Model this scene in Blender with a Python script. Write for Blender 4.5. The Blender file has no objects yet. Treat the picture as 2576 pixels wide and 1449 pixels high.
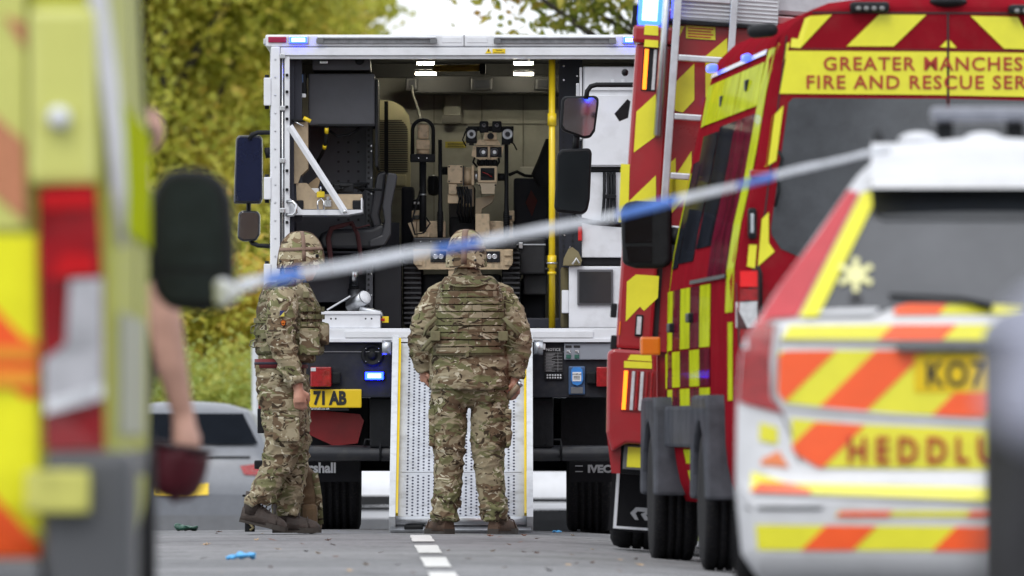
import bpy, bmesh, math, random
from mathutils import Vector, Matrix, noise
from mathutils.bvhtree import BVHTree
random.seed(7)
PI = math.pi
F = 28600.0      # focal length in units of 1/2576 of the picture width (400 mm lens on a 36 mm sensor)
CAMH = 0.65      # the photographer kneels: eye 0.65 m above the road
sc = bpy.context.scene
COL = sc.collection
# ------------------------------------------------------------------ camera
cd = bpy.data.cameras.new('camera'); cam = bpy.data.objects.new('camera', cd); COL.objects.link(cam)
cd.lens = 400; cd.sensor_width = 36; cd.sensor_fit = 'HORIZONTAL'
cam.location = (0, 0, CAMH); cam.rotation_euler = (PI/2, 0, 0)
cd.shift_y = (1083-724.5)/2576.0
cd.clip_start = 0.5; cd.clip_end = 3000
cd.dof.use_dof = True; cd.dof.focus_distance = 72.8; cd.dof.aperture_fstop = 5.6; cd.dof.aperture_blades = 0
sc.camera = cam
# ------------------------------------------------------------------ world: a white overcast sky
w = bpy.data.worlds.new('World'); sc.world = w; w.use_nodes = True
nt = w.node_tree; nt.nodes.clear()
wo = nt.nodes.new('ShaderNodeOutputWorld'); bg = nt.nodes.new('ShaderNodeBackground')
sky = nt.nodes.new('ShaderNodeTexSky'); sky.sky_type = 'NISHITA'; sky.sun_disc = False
SUN_EL, SUN_AZ = math.radians(50), math.radians(200)
sky.sun_elevation = SUN_EL; sky.sun_rotation = SUN_AZ
hs = nt.nodes.new('ShaderNodeHueSaturation'); hs.inputs['Saturation'].default_value = 0.25
mx = nt.nodes.new('ShaderNodeMixRGB'); mx.inputs[0].default_value = 0.85; mx.inputs[2].default_value = (14.5, 15.0, 16.0, 1)
tc = nt.nodes.new('ShaderNodeTexCoord'); cn = nt.nodes.new('ShaderNodeTexNoise'); cn.inputs['Scale'].default_value = 2.2; cn.inputs['Detail'].default_value = 5
mp = nt.nodes.new('ShaderNodeMapping'); mp.inputs['Scale'].default_value = (1, 1, 2.5)
mr = nt.nodes.new('ShaderNodeMapRange'); mr.inputs[1].default_value = 0.3; mr.inputs[2].default_value = 0.7; mr.inputs[3].default_value = 0.85; mr.inputs[4].default_value = 1.12
mu = nt.nodes.new('ShaderNodeMixRGB'); mu.blend_type = 'MULTIPLY'; mu.inputs[0].default_value = 1
L = nt.links.new
L(sky.outputs[0], hs.inputs['Color']); L(hs.outputs[0], mx.inputs[1])
L(tc.outputs['Generated'], mp.inputs[0]); L(mp.outputs[0], cn.inputs['Vector']); L(cn.outputs[0], mr.inputs[0])
L(mx.outputs[0], mu.inputs[1]); L(mr.outputs[0], mu.inputs[2]); L(mu.outputs[0], bg.inputs['Color']); L(bg.outputs[0], wo.inputs[0])
bg.inputs['Strength'].default_value = 0.1
sl = bpy.data.lights.new('sun', 'SUN'); so = bpy.data.objects.new('sun', sl); COL.objects.link(so)
sl.energy = 1.3; sl.angle = math.radians(25); sl.color = (1.0, 0.97, 0.92)
_d = Vector((math.sin(SUN_AZ)*math.cos(SUN_EL), math.cos(SUN_AZ)*math.cos(SUN_EL), math.sin(SUN_EL)))
so.rotation_euler = _d.to_track_quat('Z', 'Y').to_euler()
so.location = (0, 40, 30)
sc.view_settings.view_transform = 'Standard'; sc.view_settings.look = 'None'
sc.view_settings.exposure = 0.0; sc.view_settings.gamma = 1.0; sc.view_settings.use_curve_mapping = False
sc.render.engine = 'CYCLES'; sc.cycles.use_denoising = True; sc.cycles.use_adaptive_sampling = True; sc.cycles.adaptive_threshold = 0.02
sc.cycles.max_bounces = 6; sc.cycles.diffuse_bounces = 3; sc.cycles.glossy_bounces = 3; sc.cycles.transmission_bounces = 4
sc.cycles.sample_clamp_indirect = 6.0; sc.cycles.caustics_reflective = False; sc.cycles.caustics_refractive = False

# ------------------------------------------------------------------ helpers
def C(h):
    h = h.lstrip('#'); r = []
    for i in (0, 2, 4):
        c = int(h[i:i+2], 16)/255.0
        r.append(c/12.92 if c <= 0.04045 else ((c+0.055)/1.055)**2.4)
    return tuple(r)
MATS = {}
def mat(name, col, rough=0.5, metal=0.0, var=0.10, scale=6.0, bump=0.0, bscale=80.0, coat=0.0, emit=0.0, spec=0.5, dirt=0.0, sheen=0.0, trans=0.0):
    """Principled material with noise variation of colour and gloss, fine bump and soft grime."""
    if name in MATS: return MATS[name]
    if isinstance(col, str): col = C(col)
    m = bpy.data.materials.new(name); m.use_nodes = True; n = m.node_tree; b = n.nodes['Principled BSDF']; l = n.links.new
    b.inputs['Roughness'].default_value = rough; b.inputs['Metallic'].default_value = metal
    b.inputs['Specular IOR Level'].default_value = spec
    b.inputs['Coat Weight'].default_value = coat; b.inputs['Coat Roughness'].default_value = 0.06
    if sheen: b.inputs['Sheen Weight'].default_value = sheen
    if trans: b.inputs['Transmission Weight'].default_value = trans
    t = n.nodes.new('ShaderNodeTexCoord')
    nz = n.nodes.new('ShaderNodeTexNoise'); nz.inputs['Scale'].default_value = scale; nz.inputs['Detail'].default_value = 6; nz.inputs['Roughness'].default_value = 0.65
    l(t.outputs['Object'], nz.inputs['Vector'])
    r = n.nodes.new('ShaderNodeMapRange'); r.inputs[1].default_value = 0.3; r.inputs[2].default_value = 0.7; r.inputs[3].default_value = 1-var; r.inputs[4].default_value = 1+var
    l(nz.outputs[0], r.inputs[0])
    x = n.nodes.new('ShaderNodeMixRGB'); x.blend_type = 'MULTIPLY'; x.inputs[0].default_value = 1; x.inputs[1].default_value = (*col, 1); l(r.outputs[0], x.inputs[2])
    out = x.outputs[0]
    if dirt:
        n2 = n.nodes.new('ShaderNodeTexNoise'); n2.inputs['Scale'].default_value = scale*2.3; n2.inputs['Detail'].default_value = 8; l(t.outputs['Object'], n2.inputs['Vector'])
        r2 = n.nodes.new('ShaderNodeMapRange'); r2.inputs[1].default_value = 0.5; r2.inputs[2].default_value = 0.72; r2.inputs[4].default_value = dirt; l(n2.outputs[0], r2.inputs[0])
        x2 = n.nodes.new('ShaderNodeMixRGB'); x2.inputs[2].default_value = (0.13, 0.115, 0.09, 1); l(r2.outputs[0], x2.inputs[0]); l(out, x2.inputs[1]); out = x2.outputs[0]
    l(out, b.inputs['Base Color'])
    rr = n.nodes.new('ShaderNodeMapRange'); rr.inputs[3].default_value = max(0.02, rough*0.8); rr.inputs[4].default_value = min(1, rough*1.2+0.02); l(nz.outputs[0], rr.inputs[0]); l(rr.outputs[0], b.inputs['Roughness'])
    if bump:
        nb = n.nodes.new('ShaderNodeTexNoise'); nb.inputs['Scale'].default_value = bscale; nb.inputs['Detail'].default_value = 3; l(t.outputs['Object'], nb.inputs['Vector'])
        bp = n.nodes.new('ShaderNodeBump'); bp.inputs['Strength'].default_value = bump; bp.inputs['Distance'].default_value = 0.01; l(nb.outputs[0], bp.inputs['Height']); l(bp.outputs[0], b.inputs['Normal'])
    if emit:
        b.inputs['Emission Color'].default_value = (*col, 1); b.inputs['Emission Strength'].default_value = emit
    MATS[name] = m; return m

class MB:
    """collects verts and faces of one mesh"""
    def __init__(s): s.v = []; s.f = []; s.sm = []
    def add(s, vs, fs, smooth=False):
        o = len(s.v); s.v += [Vector(p) for p in vs]; s.f += [tuple(i+o for i in f) for f in fs]; s.sm += [smooth]*len(fs); return s
    def box(s, x0, x1, y0, y1, z0, z1, b=0.0):
        if x0 > x1: x0, x1 = x1, x0
        if y0 > y1: y0, y1 = y1, y0
        if z0 > z1: z0, z1 = z1, z0
        b = min(b, (x1-x0)*.45, (y1-y0)*.45, (z1-z0)*.45)
        if b <= 0:
            return s.add([(x0,y0,z0),(x1,y0,z0),(x1,y1,z0),(x0,y1,z0),(x0,y0,z1),(x1,y0,z1),(x1,y1,z1),(x0,y1,z1)],
                         [(0,3,2,1),(4,5,6,7),(0,1,5,4),(1,2,6,5),(2,3,7,6),(3,0,4,7)])
        bm = bmesh.new(); bmesh.ops.create_cube(bm, size=1)
        for q in bm.verts: q.co = Vector(((x0+x1)/2+q.co.x*(x1-x0), (y0+y1)/2+q.co.y*(y1-y0), (z0+z1)/2+q.co.z*(z1-z0)))
        bmesh.ops.bevel(bm, geom=bm.edges[:], offset=b, segments=2, profile=0.6, affect='EDGES')
        bm.verts.index_update(); s.add([q.co.copy() for q in bm.verts], [tuple(q.index for q in f.verts) for f in bm.faces]); bm.free(); return s
    def prism(s, poly, y0, y1):
        """polygon in the x-z plane extruded from y0 to y1"""
        n = len(poly); a = sum(poly[i][0]*poly[(i+1)%n][1]-poly[(i+1)%n][0]*poly[i][1] for i in range(n))
        if a < 0: poly = poly[::-1]
        s.add([(p[0], y0, p[1]) for p in poly]+[(p[0], y1, p[1]) for p in poly],
              [tuple(range(n)), tuple(range(2*n-1, n-1, -1))]+[(i, n+i, n+(i+1)%n, (i+1)%n) for i in range(n)]); return s
    def prismx(s, poly, x0, x1):
        """polygon in the y-z plane extruded from x0 to x1"""
        n = len(poly); a = sum(poly[i][0]*poly[(i+1)%n][1]-poly[(i+1)%n][0]*poly[i][1] for i in range(n))
        if a < 0: poly = poly[::-1]
        s.add([(x1, p[0], p[1]) for p in poly]+[(x0, p[0], p[1]) for p in poly],
              [tuple(range(n)), tuple(range(2*n-1, n-1, -1))]+[(i, n+i, n+(i+1)%n, (i+1)%n) for i in range(n)]); return s
    def rings(s, rs, cap=True, smooth=True):
        n = len(rs[0]); o = len(s.v); fs = []
        for k in range(len(rs)-1):
            for i in range(n): fs.append((k*n+i, k*n+(i+1)%n, (k+1)*n+(i+1)%n, (k+1)*n+i))
        s.add([p for r in rs for p in r], fs, smooth)
        if cap:
            s.f.append(tuple(o+i for i in range(n-1, -1, -1))); s.f.append(tuple(o+(len(rs)-1)*n+i for i in range(n))); s.sm += [False]*2
        return s
    def tube(s, pts, r, n=10, smooth=True, sq=1.0, round_ends=False):
        """tube along a path; r number or list"""
        pts = [Vector(p) for p in pts]; m = len(pts)
        if not isinstance(r, (list, tuple)): r = [r]*m
        r = list(r)
        if round_ends:
            d0 = (pts[0]-pts[1]).normalized(); d1 = (pts[-1]-pts[-2]).normalized()
            pts = [pts[0]+d0*r[0]*.95, pts[0]+d0*r[0]*.6]+pts+[pts[-1]+d1*r[-1]*.6, pts[-1]+d1*r[-1]*.95]
            r = [r[0]*.3, r[0]*.8]+r+[r[-1]*.8, r[-1]*.3]; m = len(pts)
        rs = []; prev = None
        for i in range(m):
            t = (pts[min(i+1, m-1)]-pts[max(i-1, 0)])
            t = t.normalized() if t.length > 1e-9 else Vector((0, 0, 1))
            if prev is None:
                a = Vector((1, 0, 0)) if abs(t.x) < 0.8 else Vector((0, 1, 0)); u = (a-t*a.dot(t)).normalized()
            else:
                u = prev-t*prev.dot(t); u = u.normalized() if u.length > 1e-6 else prev
            prev = u; q = t.cross(u)
            rs.append([pts[i]+(u*math.cos(2*PI*k/n)+q*math.sin(2*PI*k/n)*sq)*r[i] for k in range(n)])
        return s.rings(rs, True, smooth)
    def cyl(s, p0, p1, r, n=20, r2=None, smooth=True):
        p0, p1 = Vector(p0), Vector(p1)
        return s.tube([p0, p1], [r, r if r2 is None else r2], n, smooth)
    def lathe(s, o, axis, prof, n=24):
        """profile list of (radius, distance along axis)"""
        o = Vector(o); t = Vector(axis).normalized(); a = Vector((1, 0, 0)) if abs(t.x) < .8 else Vector((0, 0, 1))
        u = (a-t*a.dot(t)).normalized(); q = t.cross(u)
        return s.rings([[o+t*d+(u*math.cos(2*PI*k/n)+q*math.sin(2*PI*k/n))*r for k in range(n)] for r, d in prof], True, True)
    def ell(s, c, rx, ry, rz, n=16, m=10, rot=None):
        c = Vector(c); rs = []
        for j in range(m+1):
            a = -PI/2+PI*(j+.001)/(m+.002)
            ring = [Vector((rx*math.cos(a)*math.cos(2*PI*k/n), ry*math.cos(a)*math.sin(2*PI*k/n), rz*math.sin(a))) for k in range(n)]
            if rot is not None: ring = [rot @ p for p in ring]
            rs.append([c+p for p in ring])
        return s.rings(rs, True, True)
    def loft(s, secs, n=24, p=2.3):
        """horizontal sections (x, y, z, rx, ry): superellipse rings stacked along z"""
        rs = []
        for x, y, z, rx, ry in secs:
            ring = []
            for k in range(n):
                c, d = math.cos(2*PI*k/n), math.sin(2*PI*k/n)
                ring.append(Vector((x+rx*math.copysign(abs(c)**(2/p), c), y+ry*math.copysign(abs(d)**(2/p), d), z)))
            rs.append(ring)
        return s.rings(rs, True, True)
    def mesh(s, name, inv=None):
        me = bpy.data.meshes.new(name); vs = [(inv @ p) if inv is not None else p for p in s.v]
        me.from_pydata([tuple(p) for p in vs], [], s.f); me.update()
        if any(s.sm): me.polygons.foreach_set('use_smooth', s.sm)
        bm = bmesh.new(); bm.from_mesh(me); bmesh.ops.recalc_face_normals(bm, faces=bm.faces[:]); bm.to_mesh(me); bm.free()
        return me
WM = {}          # name of an object -> its world matrix
def thing(name, label, cat, loc=(0,0,0), rot=(0,0,0), group=None, kind=None):
    o = bpy.data.objects.new(name, None); COL.objects.link(o); o.empty_display_size = 0.2
    o.location = loc; o.rotation_euler = rot; tag(o, label, cat, group, kind)
    from mathutils import Euler
    WM[o.name] = Matrix.Translation(Vector(loc)) @ Euler(rot).to_matrix().to_4x4()
    return o
def tag(o, label=None, cat=None, group=None, kind=None):
    if label: o['label'] = label
    if cat: o['category'] = cat
    if group: o['group'] = group
    if kind: o['kind'] = kind
    return o
def part(name, mb, m, parent=None, world=True, label=None, smooth=None):
    """one mesh object; verts are in world space (world=True) or in the space of the parent"""
    inv = None
    if parent is not None:
        base = WM.get(parent.name, Matrix.Identity(4))
        if world: inv = base.inverted()
    me = mb.mesh(name, inv) if isinstance(mb, MB) else mb
    o = bpy.data.objects.new(name, me); COL.objects.link(o)
    if m is not None and not me.materials: me.materials.append(m)
    if parent is not None: o.parent = parent; WM[o.name] = base
    else: WM[o.name] = Matrix.Identity(4)
    if smooth is True: me.polygons.foreach_set('use_smooth', [True]*len(me.polygons))
    if label: o['label'] = label
    return o
def W(u, v, Y):
    """the point at distance Y that the 2576-wide photograph shows at (u, v)"""
    return Vector(((u-1288)*Y/F, Y, CAMH+(1083-v)*Y/F))
def pbox(mb, u0, v0, u1, v1, Y0, Y1, b=0.0):
    a = W(u0, v0, Y0); c = W(u1, v1, Y0); return mb.box(a.x, c.x, Y0, Y1, c.z, a.z, b)
def B(u0, v0, u1, v1, Y0, Y1, b=0.0): return pbox(MB(), u0, v0, u1, v1, Y0, Y1, b)
def PP(pts, Y): return [((u-1288)*Y/F, CAMH+(1083-v)*Y/F) for u, v in pts]
def text(name, s, size, m, parent, loc, world=True, depth=0.002, align='LEFT', squash=1.0, bold=0.0, rotz=0.0, sp=1.0, flipy=False):
    """lettering standing in the x-z plane, facing -y"""
    cu = bpy.data.curves.new(name, 'FONT'); cu.body = s; cu.size = size; cu.extrude = depth; cu.align_x = align; cu.offset = bold; cu.space_character = sp; cu.resolution_u = 3
    t = bpy.data.objects.new(name+'_tmp', cu); COL.objects.link(t); dg = bpy.context.evaluated_depsgraph_get()
    me = bpy.data.meshes.new_from_object(t.evaluated_get(dg)); bpy.data.objects.remove(t); bpy.data.curves.remove(cu)
    mt = Matrix.Translation(Vector(loc)) @ Matrix.Rotation(rotz, 4, 'Z') @ Matrix.Rotation(PI/2, 4, 'X') @ Matrix.Diagonal((squash, 1, 1, 1))
    if world and parent is not None: mt = WM[parent.name].inverted() @ mt
    me.transform(mt); me.materials.clear(); me.name = name
    if size >= .06:                       # large lettering: each letter is a piece of its own
        bm = bmesh.new(); bm.from_mesh(me); bmesh.ops.remove_doubles(bm, verts=bm.verts[:], dist=1e-6); bm.verts.ensure_lookup_table(); seen = set(); o = None
        for v0 in bm.verts:
            if v0.index in seen: continue
            isl = []; st_ = [v0]; seen.add(v0.index)
            while st_:
                q = st_.pop(); isl.append(q)
                for e in q.link_edges:
                    r = e.other_vert(q)
                    if r.index not in seen: seen.add(r.index); st_.append(r)
            ix = {q.index: i for i, q in enumerate(isl)}; fs = {f for q in isl for f in q.link_faces}
            m2 = bpy.data.meshes.new('letter'); m2.from_pydata([tuple(q.co) for q in isl], [], [tuple(ix[q.index] for q in f.verts) for f in fs]); m2.update(); o = part('letter', m2, m, parent, world=False)
        bm.free(); return o
    return part(name, me, m, parent, world=False)
def bvh_of(mb): return BVHTree.FromPolygons([tuple(p) for p in mb.v], mb.f)
def decal(name, poly, bvh, m, parent, axis='y', step=0.12, off=0.004, thick=0.003, start=-5.0, world=False, sgn=1, clampf=None):
    """a thin plate cut to a polygon and laid on a curved body: poly is (x, z) for axis y, (y, z) for axis x"""
    bm = bmesh.new()
    vs = [bm.verts.new((p[0], 0, p[1])) for p in poly]; f = bm.faces.new(vs)
    xs = [p[0] for p in poly]; zs = [p[1] for p in poly]
    for lo, hi, nrm in ((min(xs), max(xs), (1, 0, 0)), (min(zs), max(zs), (0, 0, 1))):
        k = max(1, int((hi-lo)/step))
        for i in range(1, k):
            c = lo+(hi-lo)*i/k
            bmesh.ops.bisect_plane(bm, geom=bm.verts[:]+bm.edges[:]+bm.faces[:], plane_co=(c*nrm[0], 0, c*nrm[2]), plane_no=nrm)
    d = Vector((0, sgn, 0)) if axis == 'y' else Vector((sgn, 0, 0)); last = None
    for q in bm.verts:
        if clampf:
            h_ = clampf(q.co.z); q.co.x = max(-h_, min(h_, q.co.x))
        o = Vector((q.co.x, start*sgn, q.co.z)) if axis == 'y' else Vector((start*sgn, q.co.x, q.co.z))
        h = bvh.ray_cast(o, d)
        if h[0] is None:
            h = bvh.find_nearest(Vector((o.x, 0.3, o.z)) if axis == 'y' else Vector((0.3, o.y, o.z)))
        q.co = h[0]-d*off
    g = bmesh.ops.extrude_face_region(bm, geom=bm.faces[:])
    for q in g['geom']:
        if isinstance(q, bmesh.types.BMVert): q.co -= d*thick
    bmesh.ops.recalc_face_normals(bm, faces=bm.faces[:])
    me = bpy.data.meshes.new(name); bm.to_mesh(me); bm.free()
    return part(name, me, m, parent, world=world)
def lerp(a, b, t): return a+(b-a)*t
def copy_tree(o, parent=None):
    c = o.copy(); COL.objects.link(c); c.parent = parent
    for ch in list(o.children): copy_tree(ch, c)
    return c

# ------------------------------------------------------------------ shared materials
WHITE = mat('white_painted_panel', (0.72, 0.74, 0.78), 0.35, var=0.05, scale=3, coat=0.3, dirt=0.16)
WHITE2 = mat('white_powder_coat', (0.70, 0.72, 0.76), 0.45, var=0.05, scale=5, dirt=0.16)
BLACK = mat('black_plastic', (0.011, 0.012, 0.014), 0.5, var=0.25, scale=20, bump=0.15, spec=0.18)
BLACKM = mat('black_gloss_moulding', (0.012, 0.013, 0.018), 0.15, var=0.2, coat=0.4)
DKGREY = mat('dark_grey_painted_steel', (0.022, 0.024, 0.031), 0.5, var=0.2, scale=9, dirt=0.08, spec=0.2)
MIDGREY = mat('mid_grey_plastic', (0.14, 0.145, 0.155), 0.5, var=0.12, scale=10, dirt=0.1)
RUBBER = mat('tyre_rubber', (0.011, 0.011, 0.013), 0.85, var=0.3, scale=30, bump=0.3, dirt=0.12, spec=0.15)
CHROME = mat('polished_steel', (0.62, 0.63, 0.65), 0.22, 1.0, var=0.1, scale=14)
ALU = mat('brushed_aluminium', (0.55, 0.57, 0.60), 0.38, 1.0, var=0.12, scale=12)
TAN = mat('tan_robot_paint', (0.62, 0.48, 0.31), 0.55, var=0.10, scale=14, bump=0.1, dirt=0.5)
TAN2 = mat('tan_plastic_case', (0.40, 0.31, 0.20), 0.6, var=0.10, scale=12, bump=0.1, dirt=0.2)
YELLOW = mat('yellow_painted_tube', (0.80, 0.58, 0.01), 0.35, var=0.06, coat=0.3, dirt=0.05)
PLATEY = mat('number_plate_yellow', (0.80, 0.55, 0.01), 0.35, var=0.04, coat=0.2)
INK = mat('black_ink', (0.012, 0.012, 0.014), 0.5, var=0.1)
WINK = mat('white_ink', (0.75, 0.76, 0.78), 0.5, var=0.05)
REDL = mat('red_lamp_lens', (0.30, 0.005, 0.008), 0.12, var=0.4, scale=25, coat=0.6, bump=0.2, bscale=120)
WHITEL = mat('clear_lamp_lens', (0.55, 0.56, 0.58), 0.15, var=0.2, scale=25, coat=0.6)
ORANGEL = mat('amber_lamp_lens', (0.75, 0.16, 0.01), 0.25, var=0.1, coat=0.4)
BLUECORE = mat('blue_beacon_hot_core', (0.45, 0.66, 1.0), 0.3, var=0.0, emit=2.6)
BLUEON = mat('blue_beacon_lit', (0.06, 0.12, 1.0), 0.3, var=0.0, emit=8.0)
BLUEHOT = mat('blue_beacon_core', (0.0035, 0.012, 1.0), 0.3, var=0.0, emit=40.0)
AMBERON = mat('amber_led_lit', (1.0, 0.22, 0.01), 0.3, var=0.0, emit=2.2)
TUBEON = mat('cabin_light_tube', (1.0, 0.92, 0.70), 0.3, var=0.0, emit=120.0)
MIRROR = mat('mirror_glass', (0.75, 0.78, 0.82), 0.02, 1.0, var=0.0)
GLASS = mat('dark_vehicle_glass', (0.012, 0.014, 0.017), 0.04, var=0.1, spec=0.8, coat=0.5)
FRED = mat('fire_engine_red', (0.31, 0.010, 0.016), 0.28, var=0.10, scale=4, coat=0.6, dirt=0.10)
HIVIS = mat('reflective_yellow_vinyl', (0.74, 0.70, 0.03), 0.38, var=0.05, scale=9, coat=0.2)
HIVISP = mat('pale_reflective_yellow', (0.70, 0.72, 0.16), 0.35, var=0.05, scale=5, coat=0.2)
HIORG = mat('reflective_orange_vinyl', (0.88, 0.10, 0.012), 0.4, var=0.05, scale=9, coat=0.2)
# ================================================================== road, verge, trees
def ground_z(x, y):
    """road camber, and the brow of the hill just behind the truck"""
    q = abs(x+0.4); k = 1.0 if x > -0.4 else 0.12
    z = -0.03*q*q if q < 1.7 else -0.0867-0.03*(q-1.7)
    z *= k
    if y > 75.2:
        t = y-75.2
        z -= 0.021*t if t < 60 else 1.26+0.012*(t-60)
    return z
def asphalt():
    m = bpy.data.materials.new('worn_asphalt'); m.use_nodes = True; n = m.node_tree; b = n.nodes['Principled BSDF']; l = n.links.new
    t = n.nodes.new('ShaderNodeTexCoord')
    a = n.nodes.new('ShaderNodeTexNoise'); a.inputs['Scale'].default_value = 0.35; a.inputs['Detail'].default_value = 9; a.inputs['Roughness'].default_value = 0.7
    g = n.nodes.new('ShaderNodeTexVoronoi'); g.inputs['Scale'].default_value = 85
    f = n.nodes.new('ShaderNodeTexNoise'); f.inputs['Scale'].default_value = 9; f.inputs['Detail'].default_value = 8
    for q in (a, g, f): l(t.outputs['Object'], q.inputs['Vector'])
    r = n.nodes.new('ShaderNodeValToRGB'); r.color_ramp.elements[0].position = 0.3; r.color_ramp.elements[0].color = (0.125, 0.128, 0.134, 1)
    r.color_ramp.elements[1].position = 0.72; r.color_ramp.elements[1].color = (0.265, 0.265, 0.272, 1); l(a.outputs[0], r.inputs[0])
    x = n.nodes.new('ShaderNodeMixRGB'); x.blend_type = 'OVERLAY'; x.inputs[0].default_value = 0.55; l(r.outputs[0], x.inputs[1]); l(f.outputs[0], x.inputs[2])
    x2 = n.nodes.new('ShaderNodeMixRGB'); x2.blend_type = 'MULTIPLY'; x2.inputs[0].default_value = 0.5; l(x.outputs[0], x2.inputs[1]); l(g.outputs['Distance'], x2.inputs[2])
    gg = n.nodes.new('ShaderNodeGamma'); gg.inputs[1].default_value = 1.0; l(x.outputs[0], gg.inputs[0])
    cr = n.nodes.new('ShaderNodeTexVoronoi'); cr.feature = 'DISTANCE_TO_EDGE'; cr.inputs['Scale'].default_value = .55; dw = n.nodes.new('ShaderNodeVectorMath'); dw.operation = 'MULTIPLY_ADD'; dw.inputs[1].default_value = (.9, .9, .9); l(f.outputs['Color'], dw.inputs[0]); l(t.outputs['Object'], dw.inputs[2]); l(dw.outputs[0], cr.inputs['Vector'])
    cm = n.nodes.new('ShaderNodeMapRange'); cm.inputs[1].default_value = .0; cm.inputs[2].default_value = .035; cm.inputs[3].default_value = .5; cm.inputs[4].default_value = 1; l(cr.outputs['Distance'], cm.inputs[0])
    cx_ = n.nodes.new('ShaderNodeMixRGB'); cx_.blend_type = 'MULTIPLY'; cx_.inputs[0].default_value = 1; l(gg.outputs[0], cx_.inputs[1]); l(cm.outputs[0], cx_.inputs[2])
    sp = n.nodes.new('ShaderNodeTexVoronoi'); sp.inputs['Scale'].default_value = 55; l(t.outputs['Object'], sp.inputs['Vector']); sm_ = n.nodes.new('ShaderNodeMapRange'); sm_.inputs[1].default_value = .0; sm_.inputs[2].default_value = 1; sm_.inputs[3].default_value = .72; sm_.inputs[4].default_value = 1.3; l(sp.outputs['Color'], sm_.inputs[0])
    cy_ = n.nodes.new('ShaderNodeMixRGB'); cy_.blend_type = 'MULTIPLY'; cy_.inputs[0].default_value = 1; l(cx_.outputs[0], cy_.inputs[1]); l(sm_.outputs[0], cy_.inputs[2])
    l(cy_.outputs[0], b.inputs['Base Color']); b.inputs['Roughness'].default_value = 0.8
    bp = n.nodes.new('ShaderNodeBump'); bp.inputs['Strength'].default_value = 0.6; bp.inputs['Distance'].default_value = 0.008; l(g.outputs['Distance'], bp.inputs['Height']); l(bp.outputs[0], b.inputs['Normal'])
    return m
ASPHALT = asphalt()
def grass_m():
    return mat('rough_grass', (0.075, 0.095, 0.022), 0.9, var=0.45, scale=1.2, bump=0.6, bscale=20)
def sheet(x_list, y_list, zf):
    mb = MB(); nx = len(x_list)
    vs = [(x, y, zf(x, y)) for y in y_list for x in x_list]
    mb.add(vs, [(j*nx+i, j*nx+i+1, (j+1)*nx+i+1, (j+1)*nx+i) for j in range(len(y_list)-1) for i in range(nx-1)], True); return mb
ys = [-40, -10, 0]+[5*i for i in range(1, 15)]+[72+0.8*i for i in range(12)]+[84+4*i for i in range(20)]+[170, 200, 260]
def road_x(y): return -0.0134*(y-60)        # the road swings slightly to the left
xs = [-4.6+0.4*i for i in range(23)]
mb = MB(); nx = len(xs)
mb.add([(x+road_x(y)*0.6, y, ground_z(x+road_x(y)*0.6, y)) for y in ys for x in xs], [(j*nx+i, j*nx+i+1, (j+1)*nx+i+1, (j+1)*nx+i) for j in range(len(ys)-1) for i in range(nx-1)], True)
road = tag(part('road', mb, ASPHALT), 'grey asphalt road with a dashed white centre line', None, kind='structure')
def far_z(x, y):
    z = -0.35 if y < 75 else -0.35-0.021*(min(y, 135)-75)-(0.012*(y-135) if y > 135 else 0)
    return z
gx = [-900, -300, -80, -30, -12, -6, 0, 6, 12, 30, 80, 300, 900]
gy = [-300, -100, 0, 40, 75, 90, 105, 120, 135, 150, 170, 200, 300, 700, 2000]
tag(part('ground', sheet(gx, gy, lambda x, y: (far_z(x, y) if y < 300 else -3.9)), grass_m()), 'rough green grass ground beside the road', None, kind='structure')
# grassy bank that rises on the left beyond the brow
def bank_z(x, y):
    t = max(0, min(1, (y-119)/14)); return -1.2-0.015*(y-110)+3.6*t*t*(3-2*t)*max(0, min(1, (-0.6-x)/1.6))+.12*noise.noise(Vector((x*.5, y*.4, 3)))
tag(part('grass_bank', sheet([-60, -30, -16, -10]+[-8+.5*i for i in range(17)], [112+2*i for i in range(14)]+[150, 190, 240], bank_z), mat('bank_grass', (.20, .25, .05), .9, var=.4, scale=1.5, bump=.6, bscale=15)), 'green grassy bank rising beyond the brow on the left', None, kind='structure')
# kerbs and pavements on both sides
for side, xk in ((-1, -4.75), (1, 4.45)):
    mk = MB(); mp_ = MB(); kv = []; pv = []; kf = []; pf = []
    for j, y in enumerate(ys):
        o = road_x(y)*0.6; xr = -4.6 if side < 0 else 4.2
        z = ground_z(xr+o, y)
        a, b_ = xr+o, xr+o+side*0.14
        kv += [(a, y, z-0.1), (a, y, z+0.11), (b_, y, z+0.12), (b_, y, z-0.3)]
        pv += [(b_+side*0.004, y, z+0.112), (b_+side*2.2, y, z+0.15), (b_+side*2.2, y, z-0.6)]
    for j in range(len(ys)-1):
        kf += [(4*j+i, 4*j+i+1, 4*j+i+5, 4*j+i+4) for i in range(3)]
        pf += [(3*j+i, 3*j+i+1, 3*j+i+4, 3*j+i+3) for i in range(2)]
    mk.add(kv, kf); mp_.add(pv, pf)
    tag(part('kerb', mk, mat('kerb_concrete', (0.30, 0.29, 0.27), 0.85, var=0.15, bump=0.3)), 'grey concrete kerb along the %s side of the road' % ('left' if side < 0 else 'right'), None, kind='structure')
    tag(part('pavement', mp_, mat('pavement_tarmac', (0.15, 0.15, 0.15), 0.9, var=0.2, bump=0.3)), 'grey tarmac pavement along the %s side of the road' % ('left' if side < 0 else 'right'), None, kind='structure')
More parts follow.
